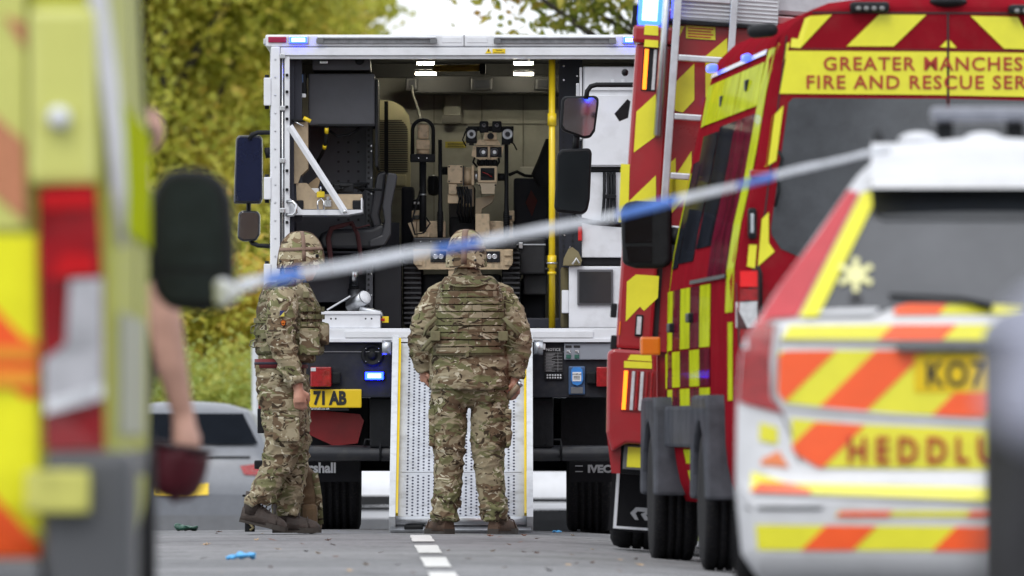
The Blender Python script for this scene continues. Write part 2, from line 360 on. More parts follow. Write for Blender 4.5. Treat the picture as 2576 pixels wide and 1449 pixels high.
# dashed warning line, 4 m marks and 2 m gaps, 12 cm wide
PAINT = mat('road_marking_paint', (0.66, 0.66, 0.64), 0.7, var=0.12, scale=14, dirt=0.35, bump=0.3)
def line_x(y): return -0.345-0.0134*(y-53.6)
k = 0
for y0 in (72.3, 66.2, 60.0, 53.9, 47.8, 41.7, 35.6):
    mb = MB(); n = 8
    vs = []; L1 = 4.1
    for i in range(n+1):
        y = y0+L1*i/n; x = line_x(y); e = random.uniform(-.004, .004)
        for dx in (-0.063+e, 0.063-e): vs.append((x+dx, y, ground_z(x+dx, y)+0.005))
    mb.add(vs, [(2*i, 2*i+1, 2*i+3, 2*i+2) for i in range(n)])
    part('lane_marking', mb, PAINT, road)

# ---------------------------------------------------------------- foliage
def leaf_mat(name, cols):
    m = bpy.data.materials.new(name); m.use_nodes = True; n = m.node_tree; b = n.nodes['Principled BSDF']; l = n.links.new
    g = n.nodes.new('ShaderNodeNewGeometry'); t = n.nodes.new('ShaderNodeTexCoord')
    nz = n.nodes.new('ShaderNodeTexNoise'); nz.inputs['Scale'].default_value = 0.8; nz.inputs['Detail'].default_value = 4; l(t.outputs['Object'], nz.inputs['Vector'])
    ad = n.nodes.new('ShaderNodeMath'); ad.operation = 'ADD'; mu = n.nodes.new('ShaderNodeMath'); mu.operation = 'MULTIPLY'; mu.inputs[1].default_value = 0.45
    l(g.outputs['Random Per Island'], mu.inputs[0])
    rm = n.nodes.new('ShaderNodeMapRange'); rm.inputs[1].default_value = 0.32; rm.inputs[2].default_value = 0.68; rm.inputs[4].default_value = 0.55; l(nz.outputs[0], rm.inputs[0])
    l(mu.outputs[0], ad.inputs[0]); l(rm.outputs[0], ad.inputs[1])
    r = n.nodes.new('ShaderNodeValToRGB'); e = r.color_ramp.elements
    for i, c in enumerate(cols):
        if i < 2: el = e[i]; el.position = i/(len(cols)-1) if len(cols) > 1 else 0
        else: el = e.new(i/(len(cols)-1))
        if i == 1: el.position = 1/(len(cols)-1)
        el.color = (*c, 1)
    l(ad.outputs[0], r.inputs[0]); l(r.outputs[0], b.inputs['Base Color']); b.inputs['Roughness'].default_value = 0.6
    tr = n.nodes.new('ShaderNodeBsdfTranslucent'); l(r.outputs[0], tr.inputs['Color'])
    ms = n.nodes.new('ShaderNodeMixShader'); ms.inputs[0].default_value = 0.5; l(b.outputs[0], ms.inputs[1]); l(tr.outputs[0], ms.inputs[2])
    l(ms.outputs[0], n.nodes['Material Output'].inputs['Surface'])
    return m
LEAF_Y = leaf_mat('autumn_leaves_yellow_green', [(0.34, 0.39, 0.075), (0.47, 0.50, 0.09), (0.58, 0.58, 0.10), (0.68, 0.60, 0.12), (0.68, 0.46, 0.10)])
LEAF_G = leaf_mat('dark_green_leaves', [(0.08, 0.11, 0.022), (0.18, 0.23, 0.035), (0.32, 0.35, 0.05), (0.46, 0.38, 0.06), (0.46, 0.20, 0.04)])
LEAF_O = leaf_mat('orange_shrub_leaves', [(0.28, 0.34, 0.06), (0.46, 0.48, 0.07), (0.58, 0.53, 0.08), (0.62, 0.40, 0.08), (0.58, 0.52, 0.10)])
LEAF_H = leaf_mat('mid_green_hedge_leaves', [(0.15, 0.20, 0.04), (0.26, 0.33, 0.06), (0.36, 0.42, 0.09), (0.44, 0.46, 0.09), (0.50, 0.45, 0.09)])
BARK = mat('dark_bark', (0.05, 0.042, 0.035), 0.9, var=0.3, scale=10, bump=0.5)
def leaf_cloud(mb, blobs, n, size, rnd, hollow=0.35):
    """n small two-sided leaf faces spread in clumps through ellipsoid blobs (x,y,z,rx,ry,rz)"""
    tot = sum(b[3]*b[5] for b in blobs); vs = []; fs = []
    for b in blobs:
        k = int(n*b[3]*b[5]/tot); left = 0
        while k > 0:
            d = Vector((rnd.gauss(0, 1), rnd.gauss(0, 1), rnd.gauss(0, 1))).normalized(); rr = lerp(hollow, 1.06, rnd.random()**0.6)
            c = Vector((b[0]+d.x*b[3]*rr, b[1]+d.y*b[4]*rr, b[2]+d.z*b[5]*rr)); m = min(k, rnd.randint(5, 16)); k -= m; sp = rnd.uniform(.12, .34)
            for _ in range(m):
                p = c+Vector((rnd.gauss(0, sp), rnd.gauss(0, sp), rnd.gauss(0, sp*.7)))
                a = Vector((rnd.gauss(0, 1), rnd.gauss(0, 1), rnd.gauss(0, 1)*.7)).normalized(); t2 = a.cross(Vector((rnd.gauss(0, 1), rnd.gauss(0, 1), rnd.gauss(0, 1)))).normalized()
                s = size*rnd.uniform(.6, 1.35); o = len(vs)
                vs += [p-a*s, p+t2*s*.5, p+a*s, p-t2*s*.5]; fs.append((o, o+1, o+2, o+3))
    mb.v += vs; o0 = len(mb.v)-len(vs); mb.f += [tuple(i+o0 for i in f) for f in fs]; mb.sm += [False]*len(fs)
def tree(name, label, x, y, h, blobs, n, size, lm, group, seed, trunk_r=0.22, limbs=7, k=1.0):
    if k != 1.0: x, y, h, trunk_r = x*k, y*k, h*k, trunk_r*k; blobs = [(b[0]*k, b[1]*k, CAMH+(b[2]-CAMH)*k, b[3]*k, b[4]*k, b[5]*k) for b in blobs]
    rnd = random.Random(seed); z0 = far_z(x, y)
    t = thing(name, label, 'tree', (x, y, z0), group=group)
    mb = MB(); top = Vector((x, y, z0+h*0.75))
    pts = [(x, y, z0-.2), (x+.05, y, z0+h*.2), (x-.08, y+.1, z0+h*.42), tuple(top)]
    mb.tube(pts, [trunk_r*1.3, trunk_r, trunk_r*.75, trunk_r*.2], 10)
    part('trunk', mb, BARK, t)
    for i in range(limbs):
        b = blobs[i % len(blobs)]; mb = MB(); f = rnd.uniform(.25, .6); s = Vector((x, y, z0+h*f)); e = Vector((b[0]+rnd.uniform(-.5, .5)*b[3], b[1]-b[4]*rnd.uniform(.0, .7), b[2]+rnd.uniform(-.4, .5)*b[5]))
        m1 = s.lerp(e, .4)+Vector((rnd.uniform(-.3, .3), 0, rnd.uniform(.1, .5))); m2 = s.lerp(e, .72)+Vector((rnd.uniform(-.3, .3), 0, rnd.uniform(-.1, .3)))
        mb.tube([s, m1, m2, e], [trunk_r*.5, trunk_r*.33, trunk_r*.2, trunk_r*.06], 7); part('limb', mb, BARK, t)
    mb = MB(); leaf_cloud(mb, blobs, n, size, rnd); me = mb_fast(mb, 'crown'); o = part('crown', me, lm, t, world=False)
    o.matrix_parent_inverse = Matrix.Translation(Vector((-x, -y, -z0)))
    return t
def mb_fast(mb, name):
    me = bpy.data.meshes.new(name); me.from_pydata([tuple(p) for p in mb.v], [], mb.f); me.update(); return me
# big yellow-green tree that fills the picture left of the truck, 60 m beyond it
G = 'autumn trees beyond the brow'
tree('autumn_tree', 'tall yellow-green autumn tree just left of the white truck', -4.3, 128, 9,
     [(-5.2,128,5.4,1.7,1.3,1.8),(-3.4,128,6.3,1.6,1.3,1.6),(-2.5,128.4,4.3,1.2,1.1,1.5),(-4.4,127.6,3.3,1.6,1.2,1.3),(-3.0,127.8,2.6,1.1,1.0,1.0),(-5.6,128,2.6,1.3,1.1,1.2)], 70000, 0.085, LEAF_Y, G, 3, 0.2, 14, 1.36)
tree('autumn_tree', 'olive and gold autumn tree standing behind the tall yellow-green one', -4.8, 150, 11,
     [(-5.6,150,6.6,2.2,1.5,2.4),(-3.4,150,7.0,1.8,1.5,1.8),(-2.6,150,4.2,1.5,1.4,2.0),(-5.0,150,3.4,2.4,1.5,1.8),(-2.7,150,6.0,1.0,1,1.2)], 40000, 0.11, LEAF_Y, G, 5, 0.25, 5, 1.36)
tree('autumn_tree', 'pale hazy tree showing above the left half of the truck roof', -3.2, 230, 11,
     [(-4.2,230,7.2,1.3,1.4,1.6),(-3.3,230,6.6,.9,1.2,1.2),(-5.6,230,8.2,1.5,1.4,2.0),(-3.8,230,4.4,2,1.5,2.0)], 11000, 0.11, LEAF_Y, G, 8, 0.25, 4)
tree('autumn_tree', 'dark green tree with rusty leaves above the right half of the truck roof', 4.2, 118, 9,
     [(-.05,118,5.35,.42,.5,.28),(.45,118,5.2,.5,.6,.36),(1.35,118,5.05,.75,.9,.62),(2.6,118,5.6,1.3,1.2,1.1),(4.2,118,5.9,1.6,1.3,1.3),(.75,118,5.5,.75,.8,.5),(4.0,118,4.3,1.5,1.2,1.2)], 14000, 0.065, LEAF_G, G, 11, 0.22, 6)
tree('autumn_tree', 'bare-branched green tree standing far behind the fire engine', 8.5, 165, 9,
     [(8.5,165,6.0,2.6,2,2.2),(7.0,165,4.4,2,1.6,1.6)], 5000, 0.12, LEAF_G, G, 14, 0.25, 4)
def shrub(label, blobs, n, size, lm, seed, group='shrubs beyond the brow'):
    rnd = random.Random(seed); b = blobs[0]; z0 = far_z(b[0], b[1])
    t = thing('shrub', label, 'shrub', (b[0], b[1], z0), group=group)
    for i in range(3):
        mb = MB(); bb = blobs[i % len(blobs)]; mb.tube([(b[0], b[1], z0-.1), (lerp(b[0], bb[0], .5), b[1], z0+.5), (bb[0], bb[1], bb[2])], [.06, .045, .015], 7); part('stem', mb, BARK, t)
    mb = MB(); leaf_cloud(mb, blobs, n, size, rnd, .2); o = part('foliage', mb_fast(mb, 'foliage'), lm, t, world=False); o.matrix_parent_inverse = Matrix.Translation(Vector((-b[0], -b[1], -z0)))
shrub('orange tinged shrub behind the waist of the bare-armed person', [(-3.3,122,1.9,.9,.7,.6),(-2.5,122,2.0,.8,.7,.5),(-4.2,122,1.9,.8,.7,.6)], 7000, 0.06, LEAF_O, 21)
shrub('rounded green shrub above the roof of the silver car', [(-2.6,118,.6,1.0,.8,.95),(-3.4,118,.5,1.0,.8,.9)], 8000, 0.055, LEAF_H, 22)
shrub('dull green shrub just left of the rounded one', [(-4.4,119,.5,1.1,.8,1.1),(-5.4,119,.6,1.0,.8,1.1)], 6600, 0.055, LEAF_H, 23)
shrub('low green shrub seen under the truck, far down the road', [(0.6,140,-.2,1.6,.8,.8),(2.2,140,-.2,1.4,.8,.8)], 3000, 0.09, LEAF_H, 24)
# short grey post in front of the shrubs, just left of the truck
lp = W(643, 1335, 113.0); lpz = far_z(-2.3, 113)-.5; GALV = mat('galvanised_post', (0.42, 0.44, 0.46), 0.5, 0.3, var=0.1)
t = thing('street_post', 'pale grey steel post behind the side-on soldier, just left of the truck', 'post', (lp.x, 113, lpz))
part('pole', MB().cyl((lp.x, 113, lpz-.1), (lp.x, 113, 1.50), .036, 16), GALV, t); part('cap', MB().lathe((lp.x, 113, 1.50), (0, 0, 1), [(.038, 0), (.03, .03), (.01, .04)], 16), MIDGREY, t)
# ================================================================== white bomb-disposal truck, open at the back
TY = 74.4
tk = thing('equipment_truck', 'white box-bodied equipment truck with open back and lowered perforated ramp', 'truck', (W(1160, 1335, TY).x, TY+2.5, 0.0))
def tp(name, u0, v0, u1, v1, y0, y1, m, b=0.006, parent=None, label=None):
    """one boxed piece of the truck, y0 and y1 metres behind its rear face"""
    return part(name, B(u0, v0, u1, v1, TY+y0, TY+y1, b), m, parent or tk, label=label)
INT_GREY = mat('interior_dark_grey', (0.060, 0.062, 0.072), 0.6, var=0.12, scale=8, bump=0.05)
INT_WALL = mat('interior_beige_wall', (0.34, 0.335, 0.285), 0.5, var=0.2, scale=2.5, dirt=0.3)
INT_DK = mat('interior_blue_black', (0.020, 0.022, 0.034), 0.6, var=0.2, scale=6)
# shell
lw = tp('side_wall', 680, 92, 694, 858, 0.10, 5.2, WHITE, .004)
rw = tp('side_wall', 1628, 92, 1642, 858, 0.10, 5.2, WHITE, .004)
rf = tp('roof', 668, 88, 1652, 118, 0.0, 5.25, WHITE, .012)
tp('roof_lining', 696, 119, 1626, 124, 0.12, 3.2, INT_GREY, 0)
tp('floor', 696, 826, 1626, 858, 0.06, 5.2, DKGREY, 0)
tp('bulkhead', 694, 118, 1628, 858, 3.2, 3.3, INT_WALL, 0)
# rear frame: lintel in two steps, left post with its locking channel, sill
tp('lintel', 706, 120, 1652, 140, -0.01, 0.10, WHITE, .004)
tp('lintel_lip', 716, 140.5, 1650, 149, 0.012, 0.10, WHITE, .004)
lp_ = tp('door_post', 682, 118, 705, 858, -0.012, 0.11, WHITE, .008)
tp('door_post', 716, 141, 729, 858, 0.0, 0.11, WHITE, .004)
tp('door_channel', 705, 121, 716, 858, 0.035, 0.10, mat('shadow_grey', (0.10, 0.105, 0.12), .5), 0)
part('lock_rod', MB().cyl(W(711, 140, TY-.002), W(711, 860, TY-.002), .006, 10), CHROME, tk)
for v in (142, 273, 405, 530):
    part('rod_guide', MB().box(*(lambda a: (a.x-.018, a.x+.018, TY-.016, TY+.05, a.z-.016, a.z+.016))(W(711, v, TY)), .004), CHROME, tk)
for v in (150, 195, 240, 285, 330, 375, 420, 465, 510, 555, 600, 645):
    part('bolt_head', MB().lathe(W(693, v, TY-.013), (0, -1, 0), [(.006, 0), (.006, .003), (.003, .005)], 8), ALU, tk)
for v in (190, 232, 270, 300, 430, 478, 560, 650):
    part('strike_pin', MB().box(*(lambda a: (a.x-.008, a.x+.010, TY-.02, TY+.03, a.z-.008, a.z+.010))(W(722, v, TY)), .003), BLACK, tk)
for v0, v1 in ((196, 266), (446, 502), (664, 740)):
    h = tp('door_hinge', 664, v0, 682, v1, -0.02, 0.10, WHITE2, .006)
    part('hinge_pin', MB().cyl(W(672, v0-7, TY+.03), W(672, v1+9, TY+.03), .014, 10), BLACK, h)
tp('door_post', 1612, 118, 1642, 858, -0.012, 0.11, WHITE, .008)
tp('gutter_corner', 663, 98, 670, 112, 0.0, 0.3, ALU, .004)
# roof strip: lamps, grab lights, blank plates, seam
tp('reflector', 675, 93, 721, 108, -0.012, 0.01, mat('purple_red_reflector', (0.30, 0.006, 0.05), .2, coat=.5), .006)
bl = tp('beacon_housing', 726, 91, 776, 111, -0.016, 0.01, ALU, .008)
tp('beacon_lens', 729, 93, 773, 109, -0.026, -0.012, BLUEHOT, .010, bl); tp('lamp_core', 734, 96, 768, 106, -0.029, -0.0265, BLUECORE, .002, bl)
bl = tp('beacon_housing', 1566, 91, 1612, 111, -0.016, 0.01, ALU, .008)
tp('beacon_lens', 1568, 93, 1610, 109, -0.026, -0.012, BLUEHOT, .010, bl); tp('lamp_core', 1573, 96, 1605, 106, -0.029, -0.0265, BLUECORE, .002, bl)
for u0, u1 in ((800, 1096), (1246, 1546)):
    g = tp('scene_light', u0, 94, u1, 110, -0.022, 0.004, mat('scene_light_lens', (0.20, .205, .22), .35, var=.3, scale=30), .004)
    tp('light_hood', u0-3, 92, u1+3, 98, -0.04, -0.0225, ALU, .004, g)
    tp('end_cap', u0-4, 98.2, u0+14, 110.5, -0.038, -0.0225, MIDGREY, .004, g); tp('end_cap', u1-14, 98.2, u1+4, 110.5, -0.038, -0.0225, MIDGREY, .004, g)
for u0, u1 in ((1112, 1162), (1174, 1226)):
    tp('blanking_plate', u0, 95, u1, 108, -0.004, 0.004, WHITE2, .002)
tp('roof_seam', 1166.5, 88.5, 1168.5, 117, -0.003, 0.004, MIDGREY, 0)
tr_ = part('warning_triangle', MB().prism(PP([(1221, 135), (1237, 135), (1229, 122)], TY-.014), TY-.014, TY-.010), YELLOW, tk)
part('exclamation_mark', MB().prism(PP([(1228, 131), (1230, 131), (1230.6, 125), (1227.4, 125)], TY-.0155), TY-.0155, TY-.0142), INK, tr_)
lb = tp('caution_label', 1239, 123.5, 1271, 135.5, -0.013, -0.0102, YELLOW, 0)
text('lettering', 'Caution', .013, INK, lb, W(1255, 128.4, TY-.0145), align='CENTER', depth=.0006); text('lettering', 'Mind Your Head', .010, INK, lb, W(1255, 134, TY-.0145), align='CENTER', depth=.0006)
# sill
sl_ = tp('sill', 694, 826, 1630, 858, -0.02, 0.06, WHITE, .006)
tp('sill_step', 868, 833, 1492, 850, -0.034, -0.0205, WHITE, .003, sl_)
tp('sill_lip', 694, 851.5, 1630, 861, -0.032, -0.0205, WHITE2, .003, sl_)
# ceiling zone
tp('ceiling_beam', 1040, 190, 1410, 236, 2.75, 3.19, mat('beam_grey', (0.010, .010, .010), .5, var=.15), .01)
tp('ceiling_box', 786, 149, 932, 177, 0.25, 0.9, INT_GREY, .01)
part('latch', MB().lathe(W(905, 153, TY+.25), (0, -1, 0), [(.03, 0), (.03, .012), (.012, .014), (.012, .02)], 14), BLACK, tk)
tp('latch', 805, 153, 825, 161, 0.2, 0.25, CHROME, .004)
for u0, v0, u1, v1 in ((1050, 157, 1092, 163), (1046, 183, 1097, 190), (1293, 157, 1340, 163), (1293, 184, 1342, 190)):
    lt = tp('cabin_light', u0-3, v0-7, u1+3, v0-1, 2.2, 2.30, MIDGREY, .003); part('light_tube', MB().cyl(W(u0, (v0+v1)/2, TY+2.25), W(u1, (v0+v1)/2, TY+2.25), .009, 10), TUBEON, lt)
part('grab_rail', MB().cyl(W(1090, 173, TY+2.1), W(1215, 171, TY+2.1), .022, 12), mat('dull_yellow_rail', (.30, .20, .01), .5), tk)
tp('rail_bracket', 1206, 160, 1222, 186, 2.05, 2.2, BLACK, .01)
for u0, u1 in ((1020, 1052), (1184, 1240), (1344, 1386)):
    s = tp('socket_plate', u0, 196, u1, 228, 2.72, 2.749, mat('socket_grey', (.03, .03, .032), .4), .012); tp('socket_face', u0+8, 202, u1-8, 222, 2.712, 2.7195, DKGREY, .006, s)
part('cable', MB().tube([W(1036, 215, TY+2.7), W(1040, 240, TY+2.7), W(1052, 275, TY+2.6), W(1058, 300, TY+2.4)], .008, 8), mat('grey_cable', (.3, .29, .26), .5), tk)
tp('shade_panel', 700, 119, 1620, 196, 3.12, 3.19, mat('upper_wall_shade', (.010, .010, .010), .6), 0)  # added black sheet: the unlit top of the back wall, done as colour
# back wall details
for u in (1092, 1212, 1316): tp('wall_seam', u-1, 236, u+1, 560, 3.186, 3.199, mat('seam', (.16, .155, .13), .6), 0)
tp('wall_rib', 1116, 238, 1160, 312, 3.10, 3.198, INT_WALL, .02)
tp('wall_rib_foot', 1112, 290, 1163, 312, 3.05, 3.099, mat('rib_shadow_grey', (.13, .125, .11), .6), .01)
tp('wall_seam', 1000, 311, 1380, 313, 3.186, 3.199, mat('seam', 'ffffff'), 0)
wl = tp('warning_label', 1120, 357, 1172, 372, 3.19, 3.1985, mat('dull_yellow_label', (.46, .38, .03), .5), 0)
for i in range(3): tp('text_line', 1126, 360+4*i, 1167, 361.6+4*i, 3.187, 3.1895, INK, 0, wl)
pl = tp('wall_plate', 1308, 420, 1382, 450, 3.15, 3.19, mat('pale_wall_plate', (.5, .49, .44), .5), .01)
# air conditioner / ribbed pale case behind the seat
ac = part('air_vent_unit', MB().prism(PP([(947, 475), (1033, 475), (1034, 320), (1028, 290), (1012, 268), (990, 256), (970, 253), (947, 253)], TY+2.6), TY+2.6, TY+2.85), mat('cream_case', (.44, .40, .24), .4, var=.08), tk)
for i in range(24): tp('vent_slat', 952, 302+5.6*i, 1026 if i > 3 else 1012+4*i, 304.6+5.6*i, 2.585, 2.599, mat('vent_slot_dark', (.09, .08, .05), .6), 0, ac)
tp('control_flap', 985, 438, 1022, 470, 2.57, 2.599, mat('cream_case', 'ffffff'), .02, ac)
part('belt', MB().box(*(lambda a, b: (a.x, b.x, TY+2.3, TY+2.305, b.z, a.z))(W(967, 255, TY+2.3), W(977, 440, TY+2.3))), BLACK, tk)
# left bay: cupboard door, radio, tan bin, peg board, work shelf
tp('cupboard', 776, 186, 943, 316, 0.30, 1.2, INT_GREY, .012)
tp('cupboard_lip', 800, 312, 944, 318, 0.27, 0.299, BLACK, .004)
tp('cupboard_side', 944, 200, 951, 420, 0.32, 1.4, BLACK, .004)
ra = tp('radio_charger', 733, 184, 770, 238, 0.22, 0.5, BLACK, .012); tp('display', 752, 188, 763, 208, 0.21, 0.2195, mat('blue_display', (.08, .16, .34), .3), .002, ra); tp('cradle', 738, 236, 770, 246, 0.18, 0.2195, WHITE2, .006, ra)
tp('bay_panel', 729, 150, 760, 560, 0.16, 0.19, INT_DK, 0)
tp('side_lining', 729, 150, 740, 850, 0.12, 3.1, INT_DK, 0)
pg = tp('peg_board', 742, 318, 936, 760, 0.95, 1.0, mat('peg_board_grey', (.13, .135, .155), .55, var=.1, scale=10), 0)
mb = MB()
for i in range(4):
    for j in range(9): pbox(mb, 849+25*i-0.2*j*0, 356+24.3*j, 854.5+25*i, 361.5+24.3*j, TY+.940, TY+.9495)
o = part('peg_hole', mb, INK, pg); o['kind'] = 'stuff'
st = tp('slotted_strut', 921, 318, 938, 800, 0.80, 0.92, mat('strut_grey', (.12, .125, .14), .5), .004)
mb = MB()
for j in range(34): pbox(mb, 925, 325+13.4*j, 930, 331+13.4*j, TY+.792, TY+.7995)
o = part('slot', mb, INK, st); o['kind'] = 'stuff'
mb = MB()
for j in (3, 4, 9, 12, 17, 22, 23, 27, 31): pbox(mb, 933, 325+13.4*j, 936, 329+13.4*j, TY+.792, TY+.7995)
o = part('bright_rivet', mb, CHROME, st); o['kind'] = 'stuff'
part('cable', MB().tube([W(822, 318, TY+.28), W(821, 345, TY+.3), W(816, 375, TY+.35), W(802, 402, TY+.5), W(795, 425, TY+.7)], .012, 8), BLACK, tk)
part('cable_band', MB().cyl(W(822, 322, TY+.28), W(821.5, 336, TY+.292), .0135, 8), YELLOW, tk)
part('cable_band', MB().cyl(W(817.5, 366, TY+.333), W(816, 374, TY+.348), .0135, 8), YELLOW, tk)
part('cable', MB().tube([W(830, 330, TY+.4), W(850, 344, TY+.4), W(880, 340, TY+.4), W(905, 322, TY+.4)], .009, 8), BLACK, tk)
part('gas_strut', MB().cyl(W(732, 302, TY+.13), W(764, 318, TY+.1), .006, 8), CHROME, tk)
part('strut_end', MB().cyl(W(764, 297, TY+.1), W(782, 306, TY+.1), .014, 10), YELLOW, tk)
part('tan_bin', MB().prism(PP([(731, 302), (772, 302), (775, 308), (775, 425), (757, 442), (750, 462), (731, 462)], TY+.14), TY+.14, TY+.50), TAN2, tk)
tp('bin_latch', 734, 300, 768, 307, 0.11, 0.1395, BLACK, .006)
sh = part('work_shelf', MB().prism(PP([(729, 498), (760, 528), (912, 528), (912, 534), (872, 541), (760, 541), (729, 541)], TY+.02), TY+.02, TY+.72), WHITE2, tk)
tp('shelf_end', 908, 498, 912, 527.5, 0.02, 0.72, WHITE2, .003, sh)
part('shelf_stay', MB().tube([W(729, 318, TY-.004), W(868, 534, TY-.004)], .022, 4, smooth=False, sq=.35), WHITE2, tk)
part('stay_pivot', MB().lathe(W(868, 533, TY-.012), (0, -1, 0), [(.014, 0), (.014, .01), (.006, .012)], 12), CHROME, tk)
part('pull_handle', MB().tube([W(722, 508, TY-.01), W(738, 508, TY-.03), W(745, 516, TY-.035), W(745, 534, TY-.035), W(738, 541, TY-.03), W(720, 541, TY-.01)], .012, 10), CHROME, tk)
# seat in the bay, on a post
SEATM = mat('black_vinyl', (0.022, .023, .028), 0.35, var=.15, scale=8, bump=.05)
def lean_pad(pts, y0, y1): return MB().prism(PP(pts, TY+y0), TY+y0, TY+y1)
seat = lean_pad([(806, 588), (830, 577), (935, 573), (962, 560), (975, 580), (962, 620), (930, 628), (812, 628), (800, 610)], .55, 1.0)
ss = part('operator_seat', seat, SEATM, tk)
bv = ss.modifiers.new('b', 'BEVEL'); bv.width = .03; bv.segments = 3
sb = part('seat_back', lean_pad([(948, 440), (958, 432), (972, 432), (966, 490), (955, 540), (962, 572), (940, 574), (930, 545)], .58, .98), SEATM, tk); bv = sb.modifiers.new('b', 'BEVEL'); bv.width = .025; bv.segments = 3
sb = part('seat_shell', lean_pad([(975, 434), (997, 437), (1000, 446), (985, 520), (984, 590), (968, 618), (930, 622), (928, 605), (960, 592), (968, 560), (962, 520)], .50, .575), mat('seat_shell_plastic', (.035, .036, .042), .45), tk); bv = sb.modifiers.new('b', 'BEVEL'); bv.width = .01; bv.segments = 2
tp('seat_rail', 812, 632, 960, 638, 0.55, 1.0, DKGREY, .004); tp('seat_box', 806, 640, 945, 662, 0.6, 1.0, INT_DK, .01)
part('seat_post', MB().cyl(W(890, 662, TY+.75), W(890, 722, TY+.75), .033, 20), CHROME, tk)
part('seat_post_collar', MB().cyl(W(890, 722, TY+.75), W(890, 728, TY+.75), .034, 20), BLACK, tk)
part('seat_post_foot', MB().cyl(W(890, 728, TY+.75), W(890, 822, TY+.75), .040, 20), ALU, tk)
tp('lower_lining', 740, 560, 1005, 826, 1.3, 1.36, INT_DK, 0)
tp('lower_bin', 940, 660, 1010, 826, 0.9, 1.29, mat('interior_black_bin', (.012, .012, .016), .5), .01)
# right bay
yp = part('grab_pole', MB().cyl(W(1388.5, 150, TY+.22), W(1388.5, 828, TY+.22), .0215, 20), YELLOW, tk)
for v0, v1 in ((286, 317), (643, 674)):
    part('pole_collar', MB().cyl(W(1388.5, v0, TY+.22), W(1388.5, v1, TY+.22), .0295, 20), YELLOW, yp)
part('collar_flange', MB().cyl(W(1388.5, 684, TY+.22), W(1388.5, 691, TY+.22), .029, 20), YELLOW, yp)
part('pole_bolt', MB().cyl(W(1375, 662, TY+.19), W(1402, 662, TY+.19), .007, 10), CHROME, yp)
rp = tp('right_peg_board', 1406, 150, 1464, 826, 0.55, 0.62, INT_DK, 0)
mb = MB()
for j in range(26):
    for i in range(2): pbox(mb, 1415+9*i+14*(i > 0), 330+13*j, 1419+9*i+14*(i > 0), 335+13*j, TY+.542, TY+.5495)
o = part('peg_hole', mb, INK, rp); o['kind'] = 'stuff'
mb = MB()
for u, v in ((1416, 165), (1416, 200), (1450, 190), (1420, 400), (1430, 401), (1420, 412), (1430, 412), (1424, 560), (1418, 590), (1432, 620)): pbox(mb, u, v, u+4, v+4, TY+.54, TY+.5497)
o = part('bright_rivet', mb, CHROME, rp); o['kind'] = 'stuff'
cbx = tp('wall_cabinet', 1466, 168, 1612, 420, 0.16, 0.7, WHITE2, .008)
tp('cabinet_flange', 1458, 170, 1464, 350, 0.14, 0.7, WHITE2, .003)
tp('cabinet_hinge', 1449, 210, 1457.5, 262, 0.14, 0.3, ALU, .004)
tp('cabinet_top_door', 1470, 170, 1612, 228, 0.145, 0.1595, WHITE, .004, cbx); tp('cabinet_lower_door', 1470, 240, 1612, 416, 0.145, 0.1595, WHITE, .004, cbx)
for u in (1541, 1567): part('knob', MB().lathe(W(u, 206, TY+.14), (0, -1, 0), [(.017, 0), (.017, .01), (.008, .014)], 14), WHITE, tk)
tp('dark_shelf', 1466, 421, 1612, 433, 0.2, 0.7, BLACK, .004)
cb2 = tp('wall_cabinet', 1464, 434, 1612, 648, 0.2, 0.7, WHITE2, .006)
for i, u in enumerate((1520, 1529, 1537, 1545)):
    part('hanging_cable', MB().tube([W(u, 434, TY+.18), W(u+2*math.sin(i), 480, TY+.17), W(u-2+i, 520, TY+.165), W(u-6+3*i, 560, TY+.17)], .010, 8), BLACK, cb2)
tp('cable_clip', 1521, 490, 1550, 500, 0.14, 0.159, BLACK, .003)
tp('stop_button', 1454, 570, 1464, 606, 0.16, 0.3, mat('red_button', (.5, .01, .01), .4), .006)
tp('cabinet_base', 1464, 649, 1612, 667, 0.22, 0.7, BLACK, .004)
c3 = tp('instrument_box', 1431, 670, 1612, 826, 0.12, 0.7, WHITE2, .008)
wf = tp('window_frame', 1452, 678, 1542, 768, 0.10, 0.1195, mat('window_gasket', (.10, .10, .11), .5), .006, c3)
tp('window_pane', 1457, 684, 1537, 762, 0.094, 0.0998, mat('dark_instrument_glass', (.03, .032, .036), .04, spec=.8), 0, wf)
tp('side_box', 1413, 730, 1431, 788, 0.14, 0.3, WHITE2, .006)
tp('interior_floor_step', 1320, 800, 1430, 826, 0.6, 1.4, INT_DK, .01)
for u0, v0, u1, v1, y in ((1292, 448, 1380, 640, 1.9), (1310, 700, 1372, 826, 1.5), (1010, 470, 1042, 640, 2.2)):
    tp('equipment_locker', u0, v0, u1, v1, y, y+.6, INT_DK, .02)
part('hazard_diamond', MB().prism(PP([(1336, 478), (1352, 505), (1338, 545), (1322, 510)], TY+1.89), TY+1.88, TY+1.8995), mat('dim_red_label', (.10, .012, .01), .6), tk)
part('equipment_handle', MB().tube([W(1325, 706, TY+1.45), W(1325, 725, TY+1.42), W(1365, 725, TY+1.42), W(1365, 706, TY+1.45)], .012, 8), ALU, tk)
